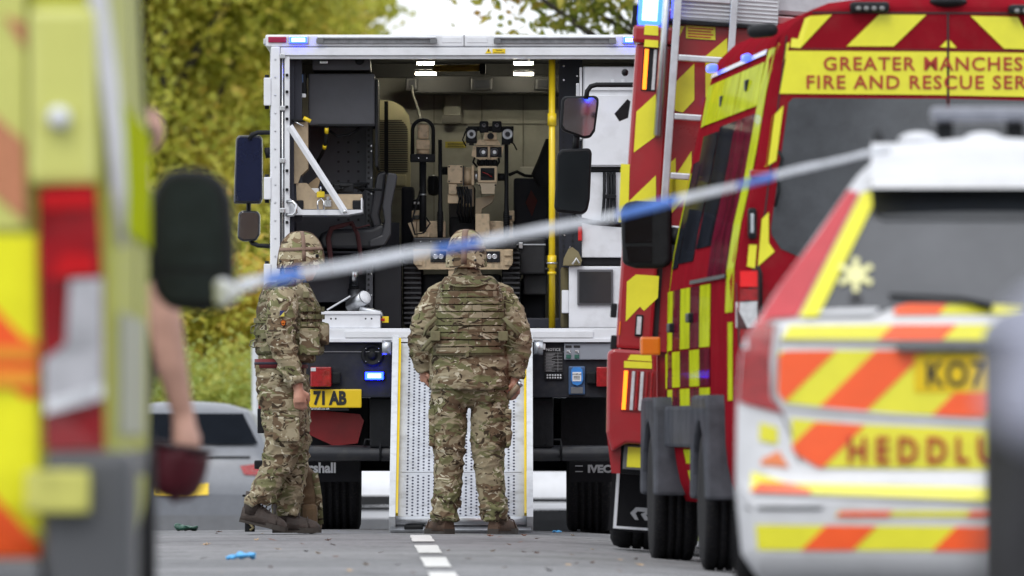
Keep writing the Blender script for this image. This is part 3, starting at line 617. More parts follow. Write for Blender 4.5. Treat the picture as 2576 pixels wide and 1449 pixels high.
# ---------------------------------------------------------------- below the floor
tp('tail_panel', 700, 862, 1625, 1000, 0.02, 0.10, DKGREY, .006)
tp('tail_panel_fold', 700, 884, 1625, 886, 0.012, 0.0195, mat('edge_grey', (.2, .2, .21), .4), 0)
tp('chassis_underside', 760, 1001, 1560, 1120, 0.8, 5.0, BLACK, 0)
tp('chassis_rail', 930, 1000, 985, 1125, 0.1, 5.5, BLACK, .01); tp('chassis_rail', 1340, 1000, 1392, 1125, 0.1, 5.5, BLACK, .01)
hn = part('sounder', MB().lathe(W(937, 893, TY+.018), (0, -1, 0), [(.074, 0), (.074, .012), (.055, .018), (.050, .006), (.028, .002), (.028, .014), (.008, .016)], 28), BLACK, tk)
for q in range(4):
    a = PI/4+q*PI/2; part('speck_bolt', MB().lathe(W(937, 893, TY+.0)+Vector((.06*math.cos(a), -.001, .06*math.sin(a))), (0, -1, 0), [(.005, 0), (.003, .004)], 8), CHROME, hn)
bl = tp('blue_strobe', 916, 934, 968, 957, 0.0, 0.0195, BLACK, .008); tp('beacon_lens', 919, 936, 965, 955, -0.012, -0.0005, BLUEHOT, .006, bl); tp('lamp_core', 925, 940, 959, 951, -0.016, -0.0125, BLUECORE, .002, bl)
for u0, u1, ub0, ub1 in ((781, 834, 834, 858), (1500, 1553, 1476, 1500)):
    tl = tp('tail_lamp', u0, 923, u1, 973, -0.05, 0.0195, REDL, .008)
    tp('lamp_base', ub0, 936, ub1, 966, -0.03, 0.0195, BLACK, .01, tl)
    tp('lens_corner', u0+1 if u0 < 1000 else u1-14, 925, u0+14 if u0 < 1000 else u1-1, 934, -0.053, -0.0505, WHITEL, .003, tl)
np_ = tp('number_plate', 710, 979, 910, 1026, 0.0, 0.0195, PLATEY, .008)
text('lettering', 'BX', .117, INK, np_, W(726, 1016.5, TY-.003), depth=.001, squash=.76, bold=.006)
text('lettering', '71', .117, INK, np_, W(789, 1016.5, TY-.003), depth=.001, squash=.74, bold=.006)
text('lettering', 'AB', .117, INK, np_, W(830, 1016.5, TY-.003), depth=.001, squash=.74, bold=.006)
text('lettering', 'Marshall.co.uk', .024, WINK, tk, W(776, 1030.5, TY-.003), depth=.001)
tp('plate_backing', 706, 1020, 878, 1033, 0.004, 0.0192, BLACK, 0)
# right controls
nt_ = tp('notice_plate', 1368, 873, 1416, 936, 0.012, 0.0198, INK, 0)
text('lettering', 'NOTICE', .026, WINK, nt_, W(1392, 883, TY+.011), depth=.0006, align='CENTER')
for j in range(6):
    tp('print_line', 1371, 888+8*j, 1414, 888.8+8*j, 0.010, 0.0119, mat('grey_ink', (.35, .35, .36), .5), 0, nt_)
    for q in range(2): tp('print_line', 1373, 890.8+8*j+2.4*q, 1396-4*((j+q) % 3), 891.8+8*j+2.4*q, 0.010, 0.0119, mat('grey_ink', 'ffffff'), 0, nt_)
tp('print_line', 1403, 887, 1403.8, 935, 0.010, 0.0119, mat('grey_ink', 'ffffff'), 0, nt_)
cp = tp('control_panel', 1419, 864, 1545, 905, -0.01, 0.0195, mat('control_grey', (.25, .27, .31), .4, var=.08), .006)
for u in (1430, 1451):
    tp('panel_label', u-8, 869, u+8, 875, -0.0125, -0.0102, INK, 0, cp)
    part('toggle_switch', MB().cyl(W(u, 884, TY-.01), W(u+5, 887, TY-.035), .004, 8), CHROME, cp); tp('switch_collar', u-5, 881, u+5, 887, -0.014, -0.0102, CHROME, .004, cp)
    tp('green_button', u-6, 892, u+6, 902, -0.016, -0.0102, mat('dark_green_button', (.03, .12, .09), .4), .003, cp)
tp('white_bracket', 1358, 864, 1372, 880, -0.02, 0.0195, WHITE2, .004)
lr = tp('marker_lamp', 1370, 939, 1417, 956, 0.004, 0.0195, BLACK, .006)
for i in range(6):
    for j in range(2): part('led', MB().ell(W(1377+6.6*i, 944.3+6.4*j, TY+.004), .007, .006, .007, 8, 6), WHITEL, lr)
sk = tp('charging_socket', 1430, 921, 1472, 993, -0.004, 0.0195, mat('dark_blue_box', (.05, .10, .20), .4), .012)
part('socket_lid', MB().loft([(W(1451, 900, TY).x, 0, 0, .042, .05), (W(1451, 900, TY).x, 0, .016, .042, .05)], 24) if False else MB().prism(PP([(1437, 930), (1442, 924), (1460, 924), (1465, 930), (1467, 955), (1462, 966), (1452, 970), (1441, 966), (1436, 955)], TY-.022), TY-.022, TY-.0045), mat('bright_blue_lid', (.04, .22, .62), .35), sk)
lid = tp('white_label', 1440, 936, 1462, 959, -0.0245, -0.0222, WINK, 0, sk); text('lettering', 'LANDPLUG', .014, INK, lid, W(1451, 943, TY-.026), depth=.0005, align='CENTER', squash=.8)
for j in range(3): tp('print_line', 1443, 946+3.4*j, 1459, 947.2+3.4*j, -0.026, -0.0247, INK, 0, lid)
tp('grille', 1436, 974, 1466, 990, -0.010, -0.0045, MIDGREY, .003, sk)
# underrun bar, flaps, wheels
ub = part('underrun_bar', MB().cyl(W(700, 1140, TY+.15), W(1618, 1140, TY+.15), .052, 20), mat('black_bar_paint', (.018, .019, .024), .35, var=.2, dirt=.2), tk)
for u in (937, 1392): part('bar_clamp', MB().tube([W(u-20, 1120, TY+.1), W(u-18, 1106, TY+.12), W(u+18, 1106, TY+.12), W(u+20, 1120, TY+.1), W(u+20, 1160, TY+.1)], .008, 8), BLACK, ub)
for u0, u1 in ((694, 905), (1432, 1625)):
    fl = tp('mud_flap', u0, 1160, u1, 1212, 0.30, 0.32, mat('flap_rubber', (.010, .010, .012), .7, var=.2, spec=.15), 0)
    if u0 < 1000: text('lettering', 'Marshall', .092, WINK, fl, W(735, 1188.5, TY+.296), depth=.001, bold=.0032, squash=.94)
    else:
        text('lettering', 'IVECO', .067, mat('grey_print', (.45, .46, .48), .5), fl, W(1478, 1188, TY+.296), depth=.001, bold=.0035, squash=1.12)
        for v in (1171, 1185): tp('print_bar', 1447, v, 1466, v+2.2, 0.294, 0.2995, mat('grey_print', 'ffffff'), 0, fl)
def truck_wheel(xc, yc, wdt, r, parent, zc=None, tyre_m=RUBBER, grooves=4, label=None):
    z = r-0.03 if zc is None else zc
    prof = [(r*.55, -wdt*.5), (r*.9, -wdt*.5), (r*.97, -wdt*.46), (r, -wdt*.38)]
    for g in range(grooves):
        a = -wdt*.38+wdt*.76*(g+1)/(grooves+1); prof += [(r, a-.012), (r-.014, a-.010), (r-.014, a+.010), (r, a+.012)]
    prof += [(r, wdt*.38), (r*.97, wdt*.46), (r*.9, wdt*.5), (r*.55, wdt*.5)]
    wh = part('wheel', MB().lathe((xc, yc, z), (1, 0, 0), [(r*.56, -wdt*.42), (r*.5, -wdt*.2), (r*.2, -wdt*.15), (r*.2, wdt*.15), (r*.5, wdt*.2), (r*.56, wdt*.42)], 28), mat('painted_wheel_rim', (.25, .26, .27), .5), parent, label=label)
    part('tyre', MB().lathe((xc, yc, z), (1, 0, 0), prof, 44), tyre_m, wh)
    return wh
xl = W(851, 0, TY+.9).x; xr_ = W(1482, 0, TY+.9).x
for xw in (xl, xr_): truck_wheel(xw, TY+.95, .30, .47, tk, zc=.452)
for xw in (xl-.12, xr_+.12): truck_wheel(xw, TY+5.2, .30, .47, tk, zc=.36)
tp('wheel_guard', 752, 1001, 928, 1159, 0.40, 0.44, BLACK, .004); tp('wheel_guard', 1410, 1001, 1600, 1159, 0.40, 0.44, BLACK, .004)
part('axle', MB().cyl((xl, TY+.95, .45), (xr_, TY+.95, .45), .07, 14), BLACK, tk)
part('differential', MB().ell((W(1160, 0, TY).x, TY+.95, .46), .19, .2, .19), BLACK, tk)
part('red_tank', MB().prism(PP([(775, 1030), (905, 1042), (916, 1058), (900, 1115), (840, 1122), (775, 1092)], TY+.2), TY+.2, TY+.36), mat('dark_red_tank', (.26, .008, .010), .4, var=.2), tk)
tp('side_marker', 650, 1000, 664, 1030, 0.4, 0.5, REDL, .006); tp('side_skirt', 648, 1028, 664, 1090, 0.3, 0.9, BLACK, .006); tp('side_guard', 655, 870, 682, 1000, 0.5, 4.5, BLACK, .006)
tp('low_lamp', 640, 1158, 664, 1180, 0.35, 0.5, BLACK, .01)
# cab
cab = part('cab', MB().prismx([(TY+5.4, .55), (TY+7.3, .55), (TY+7.35, 1.5), (TY+7.1, 2.75), (TY+5.4, 2.85)], W(690, 0, TY).x+.03, W(1630, 0, TY).x-.03), WHITE, tk)
YC = TY+6.6
ma = part('mirror_arm', MB().tube([W(700, 334, YC), W(650, 334, YC), W(634, 340, YC), W(628, 352, YC)], .017, 10), BLACK, tk)
part('mirror_arm', MB().tube([W(700, 621, YC), W(650, 618, YC), W(636, 612, YC+.05), W(626, 600, YC+.13), W(626, 350, YC+.13)], .017, 10), BLACK, tk)
def mirror(pts, Y, name, gm, inset, parent, depth=.10, bev=.02, housing=BLACKM, tilt=0.0):
    h = part(name, MB().prism(PP(pts, Y), Y, Y+depth), housing, parent); b_ = h.modifiers.new('b', 'BEVEL'); b_.width = bev; b_.segments = 3
    cu = sum(p[0] for p in pts)/len(pts); cv = sum(p[1] for p in pts)/len(pts)
    g = MB().prism(PP([(cu+(p[0]-cu)*inset, cv+(p[1]-cv)*(inset+.03)) for p in pts], Y-.004), Y-.004, Y-.001); xc = W(cu, cv, Y).x
    for q_ in g.v: q_.y += math.tan(tilt)*(q_.x-xc)-abs(math.tan(tilt))*.14
    part('mirror_glass', g, gm, h); return h
DMIR = mat('dark_mirror_glass', (.20, .22, .30), .03, 1.0, var=.0)
mirror([(594, 350), (600, 341), (654, 341), (660, 348), (661, 500), (656, 513), (588, 513)], YC, 'wing_mirror', mat('dark_blue_mirror_back', (.010, .014, .04), .06, coat=.5), .90, tk)
mirror([(600, 536), (610, 530), (648, 531), (655, 540), (654, 590), (645, 606), (610, 608), (597, 600)], YC, 'wide_angle_mirror', MIRROR, .84, tk)
part('mirror_arm', MB().tube([W(672, 372, YC), W(676, 398, YC)], .02, 8), BLACK, tk)
# ---------------------------------------------------------------- ramp
def ramp_mat():
    return mat('perforated_ramp_deck', (.50, .53, .58), .5, .1, var=.12, scale=5, dirt=.35, bump=.1)
YB, ZB, YT, ZT = 72.15, 0.06, 74.36, 1.22
cx = W(1162, 0, 73.3).x
rp_ = part('ramp', MB(), None, tk) if False else None
ru = Vector((0, YB-YT, ZB-ZT)).normalized(); rl = Vector((0, YB-YT, ZB-ZT)).length; rn = Vector((1, 0, 0)).cross(ru).normalized()
if rn.y > 0: rn = -rn
def rpt(x, d, h): return Vector((cx+x, YT, ZT))+ru*d+rn*h
def rslab(x0, x1, d0, d1, h0, h1):
    mb = MB(); mb.add([rpt(x, d, h) for h in (h0, h1) for x, d in ((x0, d0), (x1, d0), (x1, d1), (x0, d1))], [(0,1,2,3),(7,6,5,4),(0,4,5,1),(1,5,6,2),(2,6,7,3),(3,7,4,0)]); return mb
HW = .415
RAMPM = ramp_mat()
dk = part('ramp_deck', rslab(-HW, HW, 0, rl, -.030, 0.0), RAMPM, tk)
# rows of slots: flat dark faces on the deck, the shade inside painted as colour
mb = MB(); pitch_d = .0225*rl/2.5*1.9; rows = int(rl/pitch_d)
colx = []; x = -.345
while x < .35:
    colx.append(x); x += .034
for r_ in range(rows):
    d = .06+r_*pitch_d
    if d > rl-.06 or abs(d-rl*.72) < .02: continue
    for i, x in enumerate(colx):
        dd = d+(pitch_d*.5 if i % 2 else 0); a, b_ = .0066, .0098
        ring = [(x-a*.5, dd-b_), (x+a*.5, dd-b_), (x+a, dd-b_*.4), (x+a, dd+b_*.4), (x+a*.5, dd+b_), (x-a*.5, dd+b_), (x-a, dd+b_*.4), (x-a, dd-b_*.4)]
        o = len(mb.v); mb.v += [rpt(p, q, .0015) for p, q in ring]; mb.f.append(tuple(range(o, o+8))); mb.sm.append(False)
o = part('deck_slot', mb, mat('slot_shadow_blue', (.02, .022, .05), .8), dk); o['kind'] = 'stuff'
part('deck_joint', rslab(-HW+.03, HW-.03, rl*.72-.008, rl*.72+.008, .0012, .004), RAMPM, dk)
for sx in (-1, 1):
    rr_ = part('ramp_rail', rslab(sx*(HW+.002), sx*(HW+.042), .0, rl+.02, -.05, .06), mat('ramp_rail_paint', (.62, .65, .68), .4, var=.08, dirt=.25), tk)
    part('yellow_edge_strip', rslab(sx*(HW-.012), sx*(HW+.001), .02, rl-.02, .0605, .064) if False else rslab(sx*(HW-.014), sx*(HW+.001), .02, rl-.05, .001, .05), YELLOW, rr_)
    part('rail_pivot', MB().cyl(rpt(sx*(HW+.05), .06, .0), rpt(sx*(HW+.11), .06, .0), .05, 18), ALU, tk)
part('ramp_toe', MB().cyl(rpt(-HW, rl-.015, .01), rpt(HW, rl-.015, .01), .034, 14), ALU, tk)
part('ramp_toe_plate', rslab(-HW-.03, HW+.03, rl+.02, rl+.07, -.03, -.01), ALU, tk)
for x in (-.30, .28): part('ramp_foot', MB().box(cx+x-.06, cx+x+.06, YB-.05, YB+.08, .0, .05, .01), BLACK, tk)
# ---------------------------------------------------------------- things carried in the back
cs = thing('tool_case', 'open tan plastic case holding black cables on the white shelf', 'case', W(826, 527, TY+.15))
CY = TY+.15
part('case_shell', MB().prism(PP([(745, 461), (772, 461), (797, 489), (911, 489), (911, 526.6), (748, 526.6)], CY), CY, CY+.4), TAN2, cs)
for u0, u1 in ((887, 912), (746, 764)): part('corner_bumper', B(u0, 504, u1, 526.4, CY-.02, CY-.0005, .012), BLACK, cs)
part('padlock', B(797, 482, 817, 497, CY-.05, CY-.02, .006), mat('yellow_padlock', (.80, .60, .02), .4), cs)
part('padlock_shackle', MB().tube([W(807, 470, CY-.03), W(807, 482, CY-.03)], .007, 8), CHROME, cs)
part('hook_strap', MB().tube([W(800, 528, CY-.16), W(799, 508, CY-.158), W(808, 498, CY-.1), W(815, 508, CY-.158), W(815, 528, CY-.16)], .006, 8), CHROME, cs)
lt = part('latch', B(818, 504, 834, 520, CY-.02, CY-.0005, .003), CHROME, cs); part('latch_tongue', B(822, 495, 830, 503.5, CY-.018, CY-.0005, .003), CHROME, lt)
rnd = random.Random(4)
for i in range(9):
    u = rnd.uniform(800, 860); pts = [W(u+rnd.uniform(0, 45)*q, 487-rnd.uniform(2, 22)-(6 if 0 < q < 3 else 0), CY+.1+.04*q) for q in range(4)]
    part('cable', MB().tube(pts, .008, 6), BLACK, cs)
part('connector_block', B(840, 462, 890, 485, CY+.12, CY+.22, .008), BLACK, cs)
part('cardboard_pad', MB().prism(PP([(770, 468), (798, 446), (806, 452), (800, 474), (778, 480)], CY+.1), CY+.1, CY+.14), mat('cardboard', (.30, .22, .13), .8), cs)
part('paper_pad', B(782, 474, 802, 486, CY+.02, CY+.09, .003), WINK, cs)
mb = MB(); sy = TY+.5
pts = [W(836, 690, sy), W(832, 650, sy), W(826, 600, sy), W(834, 575, sy-.02), W(860, 568, sy-.04), W(885, 561, sy-.04), W(900, 590, sy-.03), W(907, 640, sy), W(906, 690, sy)]
mb.tube(pts, .017, 8, sq=.25); tag(part('webbing_strap', mb, mat('maroon_webbing', (.075, .02, .022), .8, bump=.3, bscale=300)), 'maroon webbing strap hanging over the black seat', 'strap')
mb = MB().tube([W(880, 566, sy-.05), W(900, 574, sy-.06), W(930, 566, sy-.05)], .018, 8, sq=.3)
tag(part('webbing_strap', mb, mat('maroon_webbing', 'ffffff')), 'short maroon strap end lying across the seat corner', 'strap')
wb = thing('white_tray', 'white metal tray with paired black holes at the left end of the sill', 'tray', W(880, 825, TY+.05))
tr = part('tray_box', B(806, 790, 957, 825.5, TY+.02, TY+.5, .006), WHITE2, wb); part('tray_rim', B(804, 783, 958, 791, TY+.01, TY+.51, .004), WHITE, wb)
for u in (833, 845, 920, 935): part('bolt_hole', MB().lathe(W(u, 802, TY+.0195), (0, -1, 0), [(.006, 0), (.006, .0008)], 10), INK, wb)
dv = thing('handheld_scanner', 'silver cylindrical scanner lying on the white tray', 'scanner', W(900, 784, TY+.25))
part('barrel', MB().cyl(W(884, 772, TY+.3), W(918, 748, TY+.18), .046, 20), ALU, dv)
part('barrel_end', MB().lathe(W(919, 747.5, TY+.177), (W(918, 748, TY+.18)-W(884, 772, TY+.3)), [(.043, 0), (.041, .006), (.01, .008)], 20), WHITE2, dv)
part('arm', MB().tube([W(823, 780, TY+.16), W(882, 745, TY+.16)], .016, 6, smooth=False, sq=.4), WHITE2, dv)
part('grip', MB().tube([W(905, 776, TY+.2), W(935, 783, TY+.2), W(955, 788, TY+.2), W(962, 800, TY+.2)], [.018, .018, .022, .018], 10), ALU, dv)
part('trigger_tag', B(962, 796, 978, 812, TY+.1, TY+.104, .002), YELLOW, dv)
part('trigger_tag_clip', B(956, 801, 968, 808, TY+.094, TY+.099, .002), mat('red_clip', (.5, .02, .01), .5), dv)
# khaki bag strapped at the right of the pole
kb = thing('khaki_bag', 'khaki canvas bag hanging beside the white instrument box', 'bag', W(1430, 660, TY+.35))
KH = mat('khaki_canvas', (.20, .17, .09), .9, var=.2, bump=.3, bscale=200)
part('bag_flap', MB().prism(PP([(1416, 668), (1418, 650), (1430, 626), (1440, 622), (1455, 634), (1464, 655), (1460, 668)], TY+.08), TY+.08, TY+.35), KH, kb)
part('bag_body', B(1410, 672, 1430, 826, TY+.32, TY+.5, .02), KH, kb)
part('bag_cord', MB().tube([W(1440, 665, TY+.06), W(1450, 650, TY+.055), W(1457, 662, TY+.06)], .006, 8), WINK, kb)
# ---------------------------------------------------------------- tracked robot
RY = TY+1.0
rb = thing('tracked_robot', 'tan and black tracked bomb disposal robot parked inside the truck', 'robot', W(1160, 826, RY+.5))
def q(name, u0, v0, u1, v1, y0, y1, m, b=.006, parent=None): return part(name, B(u0, v0, u1, v1, RY+y0, RY+y1, b), m, parent or rb)
TRK = mat('robot_track_rubber', (.02, .02, .022), .7, var=.3, scale=20, bump=.2, dirt=.2)
for u0, u1 in ((1014, 1062), (1262, 1310)):
    t = q('track', u0, 622, u1, 824, .02, 1.2, TRK, .05)
    for j in range(15): q('track_cleat', u0+2, 634+12.6*j, u1-2, 639.5+12.6*j, -.006, .019, mat('cleat_rubber', (.05, .05, .055), .6), .004, t)
q('hull', 1063, 690, 1261, 822, .10, 1.2, BLACK, .02)
q('deck', 1040, 598, 1300, 626, -.06, 1.0, mat('robot_deck_black', (.028, .029, .034), .5), .01)
for u in (1058, 1084, 1108, 1130, 1155, 1225, 1250, 1272): part('deck_bolt', MB().lathe(W(u, 608, RY-.062), (0, -1, 0), [(.006, 0), (.004, .005)], 8), CHROME, rb)
fp = part('front_plate', MB().prism(PP([(1040, 627), (1290, 627), (1290, 662), (1278, 678), (1054, 678), (1040, 662)], RY-.10), RY-.10, RY-.061), TAN, rb)
for u0 in (1083, 1218):
    lp2 = q('lamp_panel', u0, 632, u0+40, 660, -.112, -.1005, BLACKM, .004, fp)
    for i in range(2): part('headlamp', MB().lathe(W(u0+13+13.5*i, 646, RY-.113), (0, -1, 0), [(.018, 0), (.018, .006), (.012, .003), (.004, .005)], 16), CHROME, lp2)
for u in (1044, 1270): q('plate_hinge', u, 654, u+18, 668, -.118, -.1005, TAN, .005, fp); 
q('plate_hinge', 1268, 630, 1288, 644, -.118, -.1005, TAN, .005, fp)
q('plate_stem', 1128, 678.5, 1206, 720, -.09, -.04, TAN, .006)
q('battery_box', 1048, 556, 1121, 598, .05, .6, TAN, .008); part('battery_wedge', MB().prism(PP([(1026, 562), (1047, 556), (1047, 598), (1042, 598)], RY+.05), RY+.05, RY+.5), TAN, rb)
q('battery_box', 1202, 556, 1290, 598, .05, .6, TAN, .008); q('bracket', 1196, 538, 1232, 600, -.02, .049, TAN, .006)
for u0 in (1036, 1268): e = q('sensor_pod', u0, 530, u0+26, 556, .10, .3, TAN, .006); q('sensor_lens', u0+4, 542, u0+20, 553, .09, .0995, BLACKM, .008, e)
part('mast', MB().cyl(W(1064, 598, RY+.02), W(1064, 404, RY+.02), .0235, 16), BLACK, rb)
part('mast_clamp', MB().cyl(W(1064, 488, RY+.02), W(1064, 492, RY+.02), .027, 16), ALU, rb); q('mast_foot', 1052, 584, 1080, 597, -.03, .07, TAN, .004)
q('camera_yoke', 1032, 388, 1095, 408, -.03, .08, BLACK, .006)
for u in (1053, 1074): part('yoke_bolt', MB().lathe(W(u, 398, RY-.031), (0, -1, 0), [(.008, 0), (.004, .005)], 10), CHROME, rb)
part('guard_hoop', MB().tube([W(1038, 390, RY+.02)]+[W(1064+26*math.cos(a), 328-26*math.sin(a), RY+.02) for a in [PI*(1-i/12) for i in range(13)]]+[W(1090, 390, RY+.02)], .0125, 12), BLACK, rb)
ch = q('surveillance_camera', 1051, 313, 1079, 350, -.04, .08, TAN, .016); q('camera_mount', 1047, 352, 1081, 376, -.03, .08, TAN, .008)
part('camera_swivel', MB().cyl(W(1064, 388, RY+.02), W(1064, 377, RY+.02), .042, 20), TAN, rb)
for u in (1107.5, 1274):
    part('aerial', MB().tube([W(u, 352 if u < 1200 else 342, RY+.0), W(u, 500, RY+.0), W(u, 530, RY), W(u, 540, RY), W(u, 600, RY)], [.013, .014, .016, .02, .018], 12), BLACK, rb)
    for j in range(9): part('aerial_ring', MB().cyl(W(u, 534+5.6*j, RY), W(u, 537+5.6*j, RY), .0235-.0006*abs(j-4), 12), BLACK, rb)
part('cable_loop', MB().tube([W(1060, 470, RY-.02), W(1046, 520, RY-.03), W(1036, 560, RY-.04), W(1044, 590, RY-.05), W(1066, 586, RY-.06), W(1082, 562, RY-.05), W(1070, 545, RY-.03)], .006, 8), BLACK, rb)
q('cable_sack', 1075, 440, 1105, 492, .30, .5, BLACK, .04); q('kit_bag', 1036, 500, 1066, 528, .25, .45, BLACK, .03); q('kit_bag_tag', 1041, 508, 1058, 514, .24, .2495, WINK, .002)
# manipulator
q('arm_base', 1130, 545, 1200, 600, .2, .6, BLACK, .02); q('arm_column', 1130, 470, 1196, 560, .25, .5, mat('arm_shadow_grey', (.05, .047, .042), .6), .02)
a1 = q('shoulder_block', 1126, 416, 1164, 462, -.05, .15, TAN, .008); q('shoulder_fork', 1128, 463, 1150, 490, -.04, .1, TAN, .008)
part('shoulder_drum', MB().cyl(W(1166, 444, RY+.04), W(1186, 444, RY+.04), .062, 24), TAN, rb); q('drum_cheek', 1186, 416, 1193, 466, -.05, .12, TAN, .004)
q('forearm', 1164, 466, 1192, 520, .0, .2, mat('tan_worn', (.28, .22, .14), .6, dirt=.3), .01); q('forearm_plate', 1126, 490, 1158, 512, -.02, .06, TAN, .006)
part('upper_arm', MB().prism(PP([(1196, 500), (1245, 490), (1238, 510), (1212, 526), (1208, 598), (1196, 598)], RY+.0), RY+.0, RY+.2), mat('tan_worn', 'ffffff'), rb)
part('elbow_shaft', MB().cyl(W(1193, 444, RY+.0), W(1204, 444, RY+.0), .035, 18), ALU, rb)
jb = q('junction_box', 1202, 418, 1250, 460, -.10, .1, TAN, .006); q('box_opening', 1209, 423, 1244, 454, -.104, -.1005, BLACK, .006, jb)
part('red_wire', MB().tube([W(1214, 434, RY-.108), W(1226, 438, RY-.112), W(1238, 446, RY-.108)], .004, 6), mat('red_wire', (.35, .02, .02), .5), jb)
for i in range(3): part('wire', MB().tube([W(1213, 430+5*i, RY-.107), W(1226, 436+4*i, RY-.111), W(1240, 438+5*i, RY-.107)], .0045, 6), BLACK, jb)
part('junction_chin', MB().prism(PP([(1201, 461), (1250, 461), (1245, 470), (1244, 488), (1212, 488), (1210, 470)], RY-.09), RY-.09, RY+.05), mat('pale_tan', (.52, .43, .30), .55, dirt=.2), rb)
hd = part('gripper_head', MB().prism(PP([(1190, 368), (1268, 368), (1262, 392), (1245, 402), (1206, 402), (1186, 392)], RY-.04), RY-.04, RY+.1), TAN, rb)
part('head_cowl', MB().prism(PP([(1196, 366), (1204, 352), (1252, 352), (1260, 366)], RY-.06), RY-.06, RY+.08), TAN, rb)
for u in (1216, 1244): o_ = part('jaw_lamp', MB().lathe(W(u, 383, RY-.042), (0, -1, 0), [(.030, 0), (.030, .006), (.020, .002), (.006, .004)], 18), BLACKM, hd); part('jaw_glass', MB().lathe(W(u, 383, RY-.05), (0, -1, 0), [(.016, 0), (.012, .004)], 12), CHROME, o_)
q('neck', 1204, 403, 1252, 418, .0, .15, BLACK, .01)
q('jaw_panel', 1198, 370, 1262, 396, -.0415, -.0402, BLACK, 0, hd)
q('jaw_rib', 1227, 369, 1233, 400, -.052, -.0418, TAN, .003, hd)
for i in range(7): part('neck_cable', MB().tube([W(1194+10*i, 398, RY-.02), W(1190+11*i, 408+3*(i % 3), RY-.05-.01*(i % 2)), W(1200+8*i, 420, RY-.02)], .007, 6), BLACK, rb)
part('motor_can', MB().cyl(W(1112, 430, RY+.12), W(1126, 430, RY+.12), .028, 14), BLACK, rb); part('motor_can', MB().cyl(W(1252, 446, RY+.02), W(1272, 446, RY+.02), .026, 14), BLACK, rb)
for i in range(5): part('arm_cable', MB().tube([W(1150+6*i, 470, RY-.06), W(1156+7*i, 500+6*(i % 2), RY-.05), W(1150+9*i, 535, RY-.02), W(1160+6*i, 560, RY+.1)], .0065, 6), BLACK, rb)
q('shoulder_gap', 1164.5, 418, 1167, 466, -.052, .1, INK, 0); q('arm_recess', 1170, 476, 1188, 512, -.006, .0, INK, 0)
for u, v in ((1130, 420), (1160, 420), (1130, 457), (1160, 457), (1206, 466), (1246, 466)): part('bolt_head', MB().lathe(W(u, v, RY-.052 if u < 1200 else RY-.092), (0, -1, 0), [(.006, 0), (.004, .004)], 8), INK, rb)
q('side_bracket', 1176, 330, 1196, 352, -.04, .02, BLACK, .004); q('side_bracket', 1262, 330, 1284, 364, -.04, .02, BLACK, .004); q('lens_hood', 1180, 350, 1192, 366, -.03, .03, BLACK, .003)
ct = q('centre_camera', 1218, 334, 1250, 352, -.09, .05, TAN, .004); part('lens', MB().lathe(W(1234, 343, RY-.091), (0, -1, 0), [(.022, 0), (.022, .006), (.016, .003)], 18), BLACK, ct)
for u0, u1 in ((1206, 1229), (1238, 1262)):
    e = q('top_camera', u0, 305, u1, 334, -.06, .08, BLACK, .01); part('lens', MB().lathe(W((u0+u1)/2, 316, RY-.061), (0, -1, 0), [(.018, 0), (.018, .02), (.010, .022), (.004, .018)], 16), BLACKM, e)
for u, r in ((1186, .030), (1277, .036)):
    e = q('side_camera', u-14, 322, u+14, 360, -.05, .06, BLACK, .01); part('lens_ring', MB().lathe(W(u, 338, RY-.051), (0, -1, 0), [(r, 0), (r, .012), (r*.72, .014), (r*.55, .004)], 20), ALU, e); part('lens', MB().lathe(W(u, 338, RY-.056), (0, -1, 0), [(r*.5, 0), (r*.3, .006)], 14), BLACKM, e)
q('camera_bar', 1176, 318, 1292, 330, -.02, .04, BLACK, .006); part('loose_cable', MB().tube([W(1280, 355, RY-.05), W(1292, 362, RY-.06), W(1300, 378, RY-.06)], .005, 6), BLACK, rb)
part('loose_cable', MB().tube([W(1172, 330, RY-.04), W(1164, 352, RY-.05), W(1172, 368, RY-.05)], .005, 6), BLACK, rb)
part('hose', MB().tube([W(1282, 440, RY+.3), W(1300, 432, RY+.35), W(1320, 442, RY+.4), W(1340, 444, RY+.4)], .011, 8), BLACK, rb)
# dark clothing hanging at the right of the bay
hj = MB(); hj.loft([(W(1374, 0, TY+1.5).x, TY+1.5, W(0, 470, TY+1.5).z, .05, .06), (W(1366, 0, TY+1.5).x, TY+1.5, W(0, 440, TY+1.5).z, .08, .07), (W(1372, 0, TY+1.5).x, TY+1.5, W(0, 400, TY+1.5).z, .05, .05), (W(1380, 0, TY+1.5).x, TY+1.5, W(0, 350, TY+1.5).z, .02, .03)], 16)
tag(part('hanging_jacket', hj, mat('black_cloth', (.015, .015, .018), .9, bump=.4, bscale=60)), 'black cloth jacket hanging inside the truck behind the yellow pole', 'jacket')
for i, (u0, v0, u1, v1, lab) in enumerate(((1296, 600, 1372, 690, 'dark kit box under the jacket, behind the tape'), (1316, 660, 1376, 742, 'small grey equipment box with a handle low behind the yellow pole'))):
    t = thing('equipment_box', lab, 'box', W((u0+u1)/2, v1, TY+1.2+.1*i)); 
    part('box_body', B(u0, v0, u1, v1, TY+1.2+.1*i, TY+1.7, .012), mat('dark_kit_grey', (.05, .05, .055), .5, var=.3), t); part('lid_edge', B(u0-1, v0+14, u1+1, v0+18, TY+1.19+.1*i, TY+1.199+.1*i, .003), ALU, t)
    part('catch', B(u0+8, v0+10, u0+20, v0+26, TY+1.17+.1*i, TY+1.189+.1*i, .004), CHROME, t)
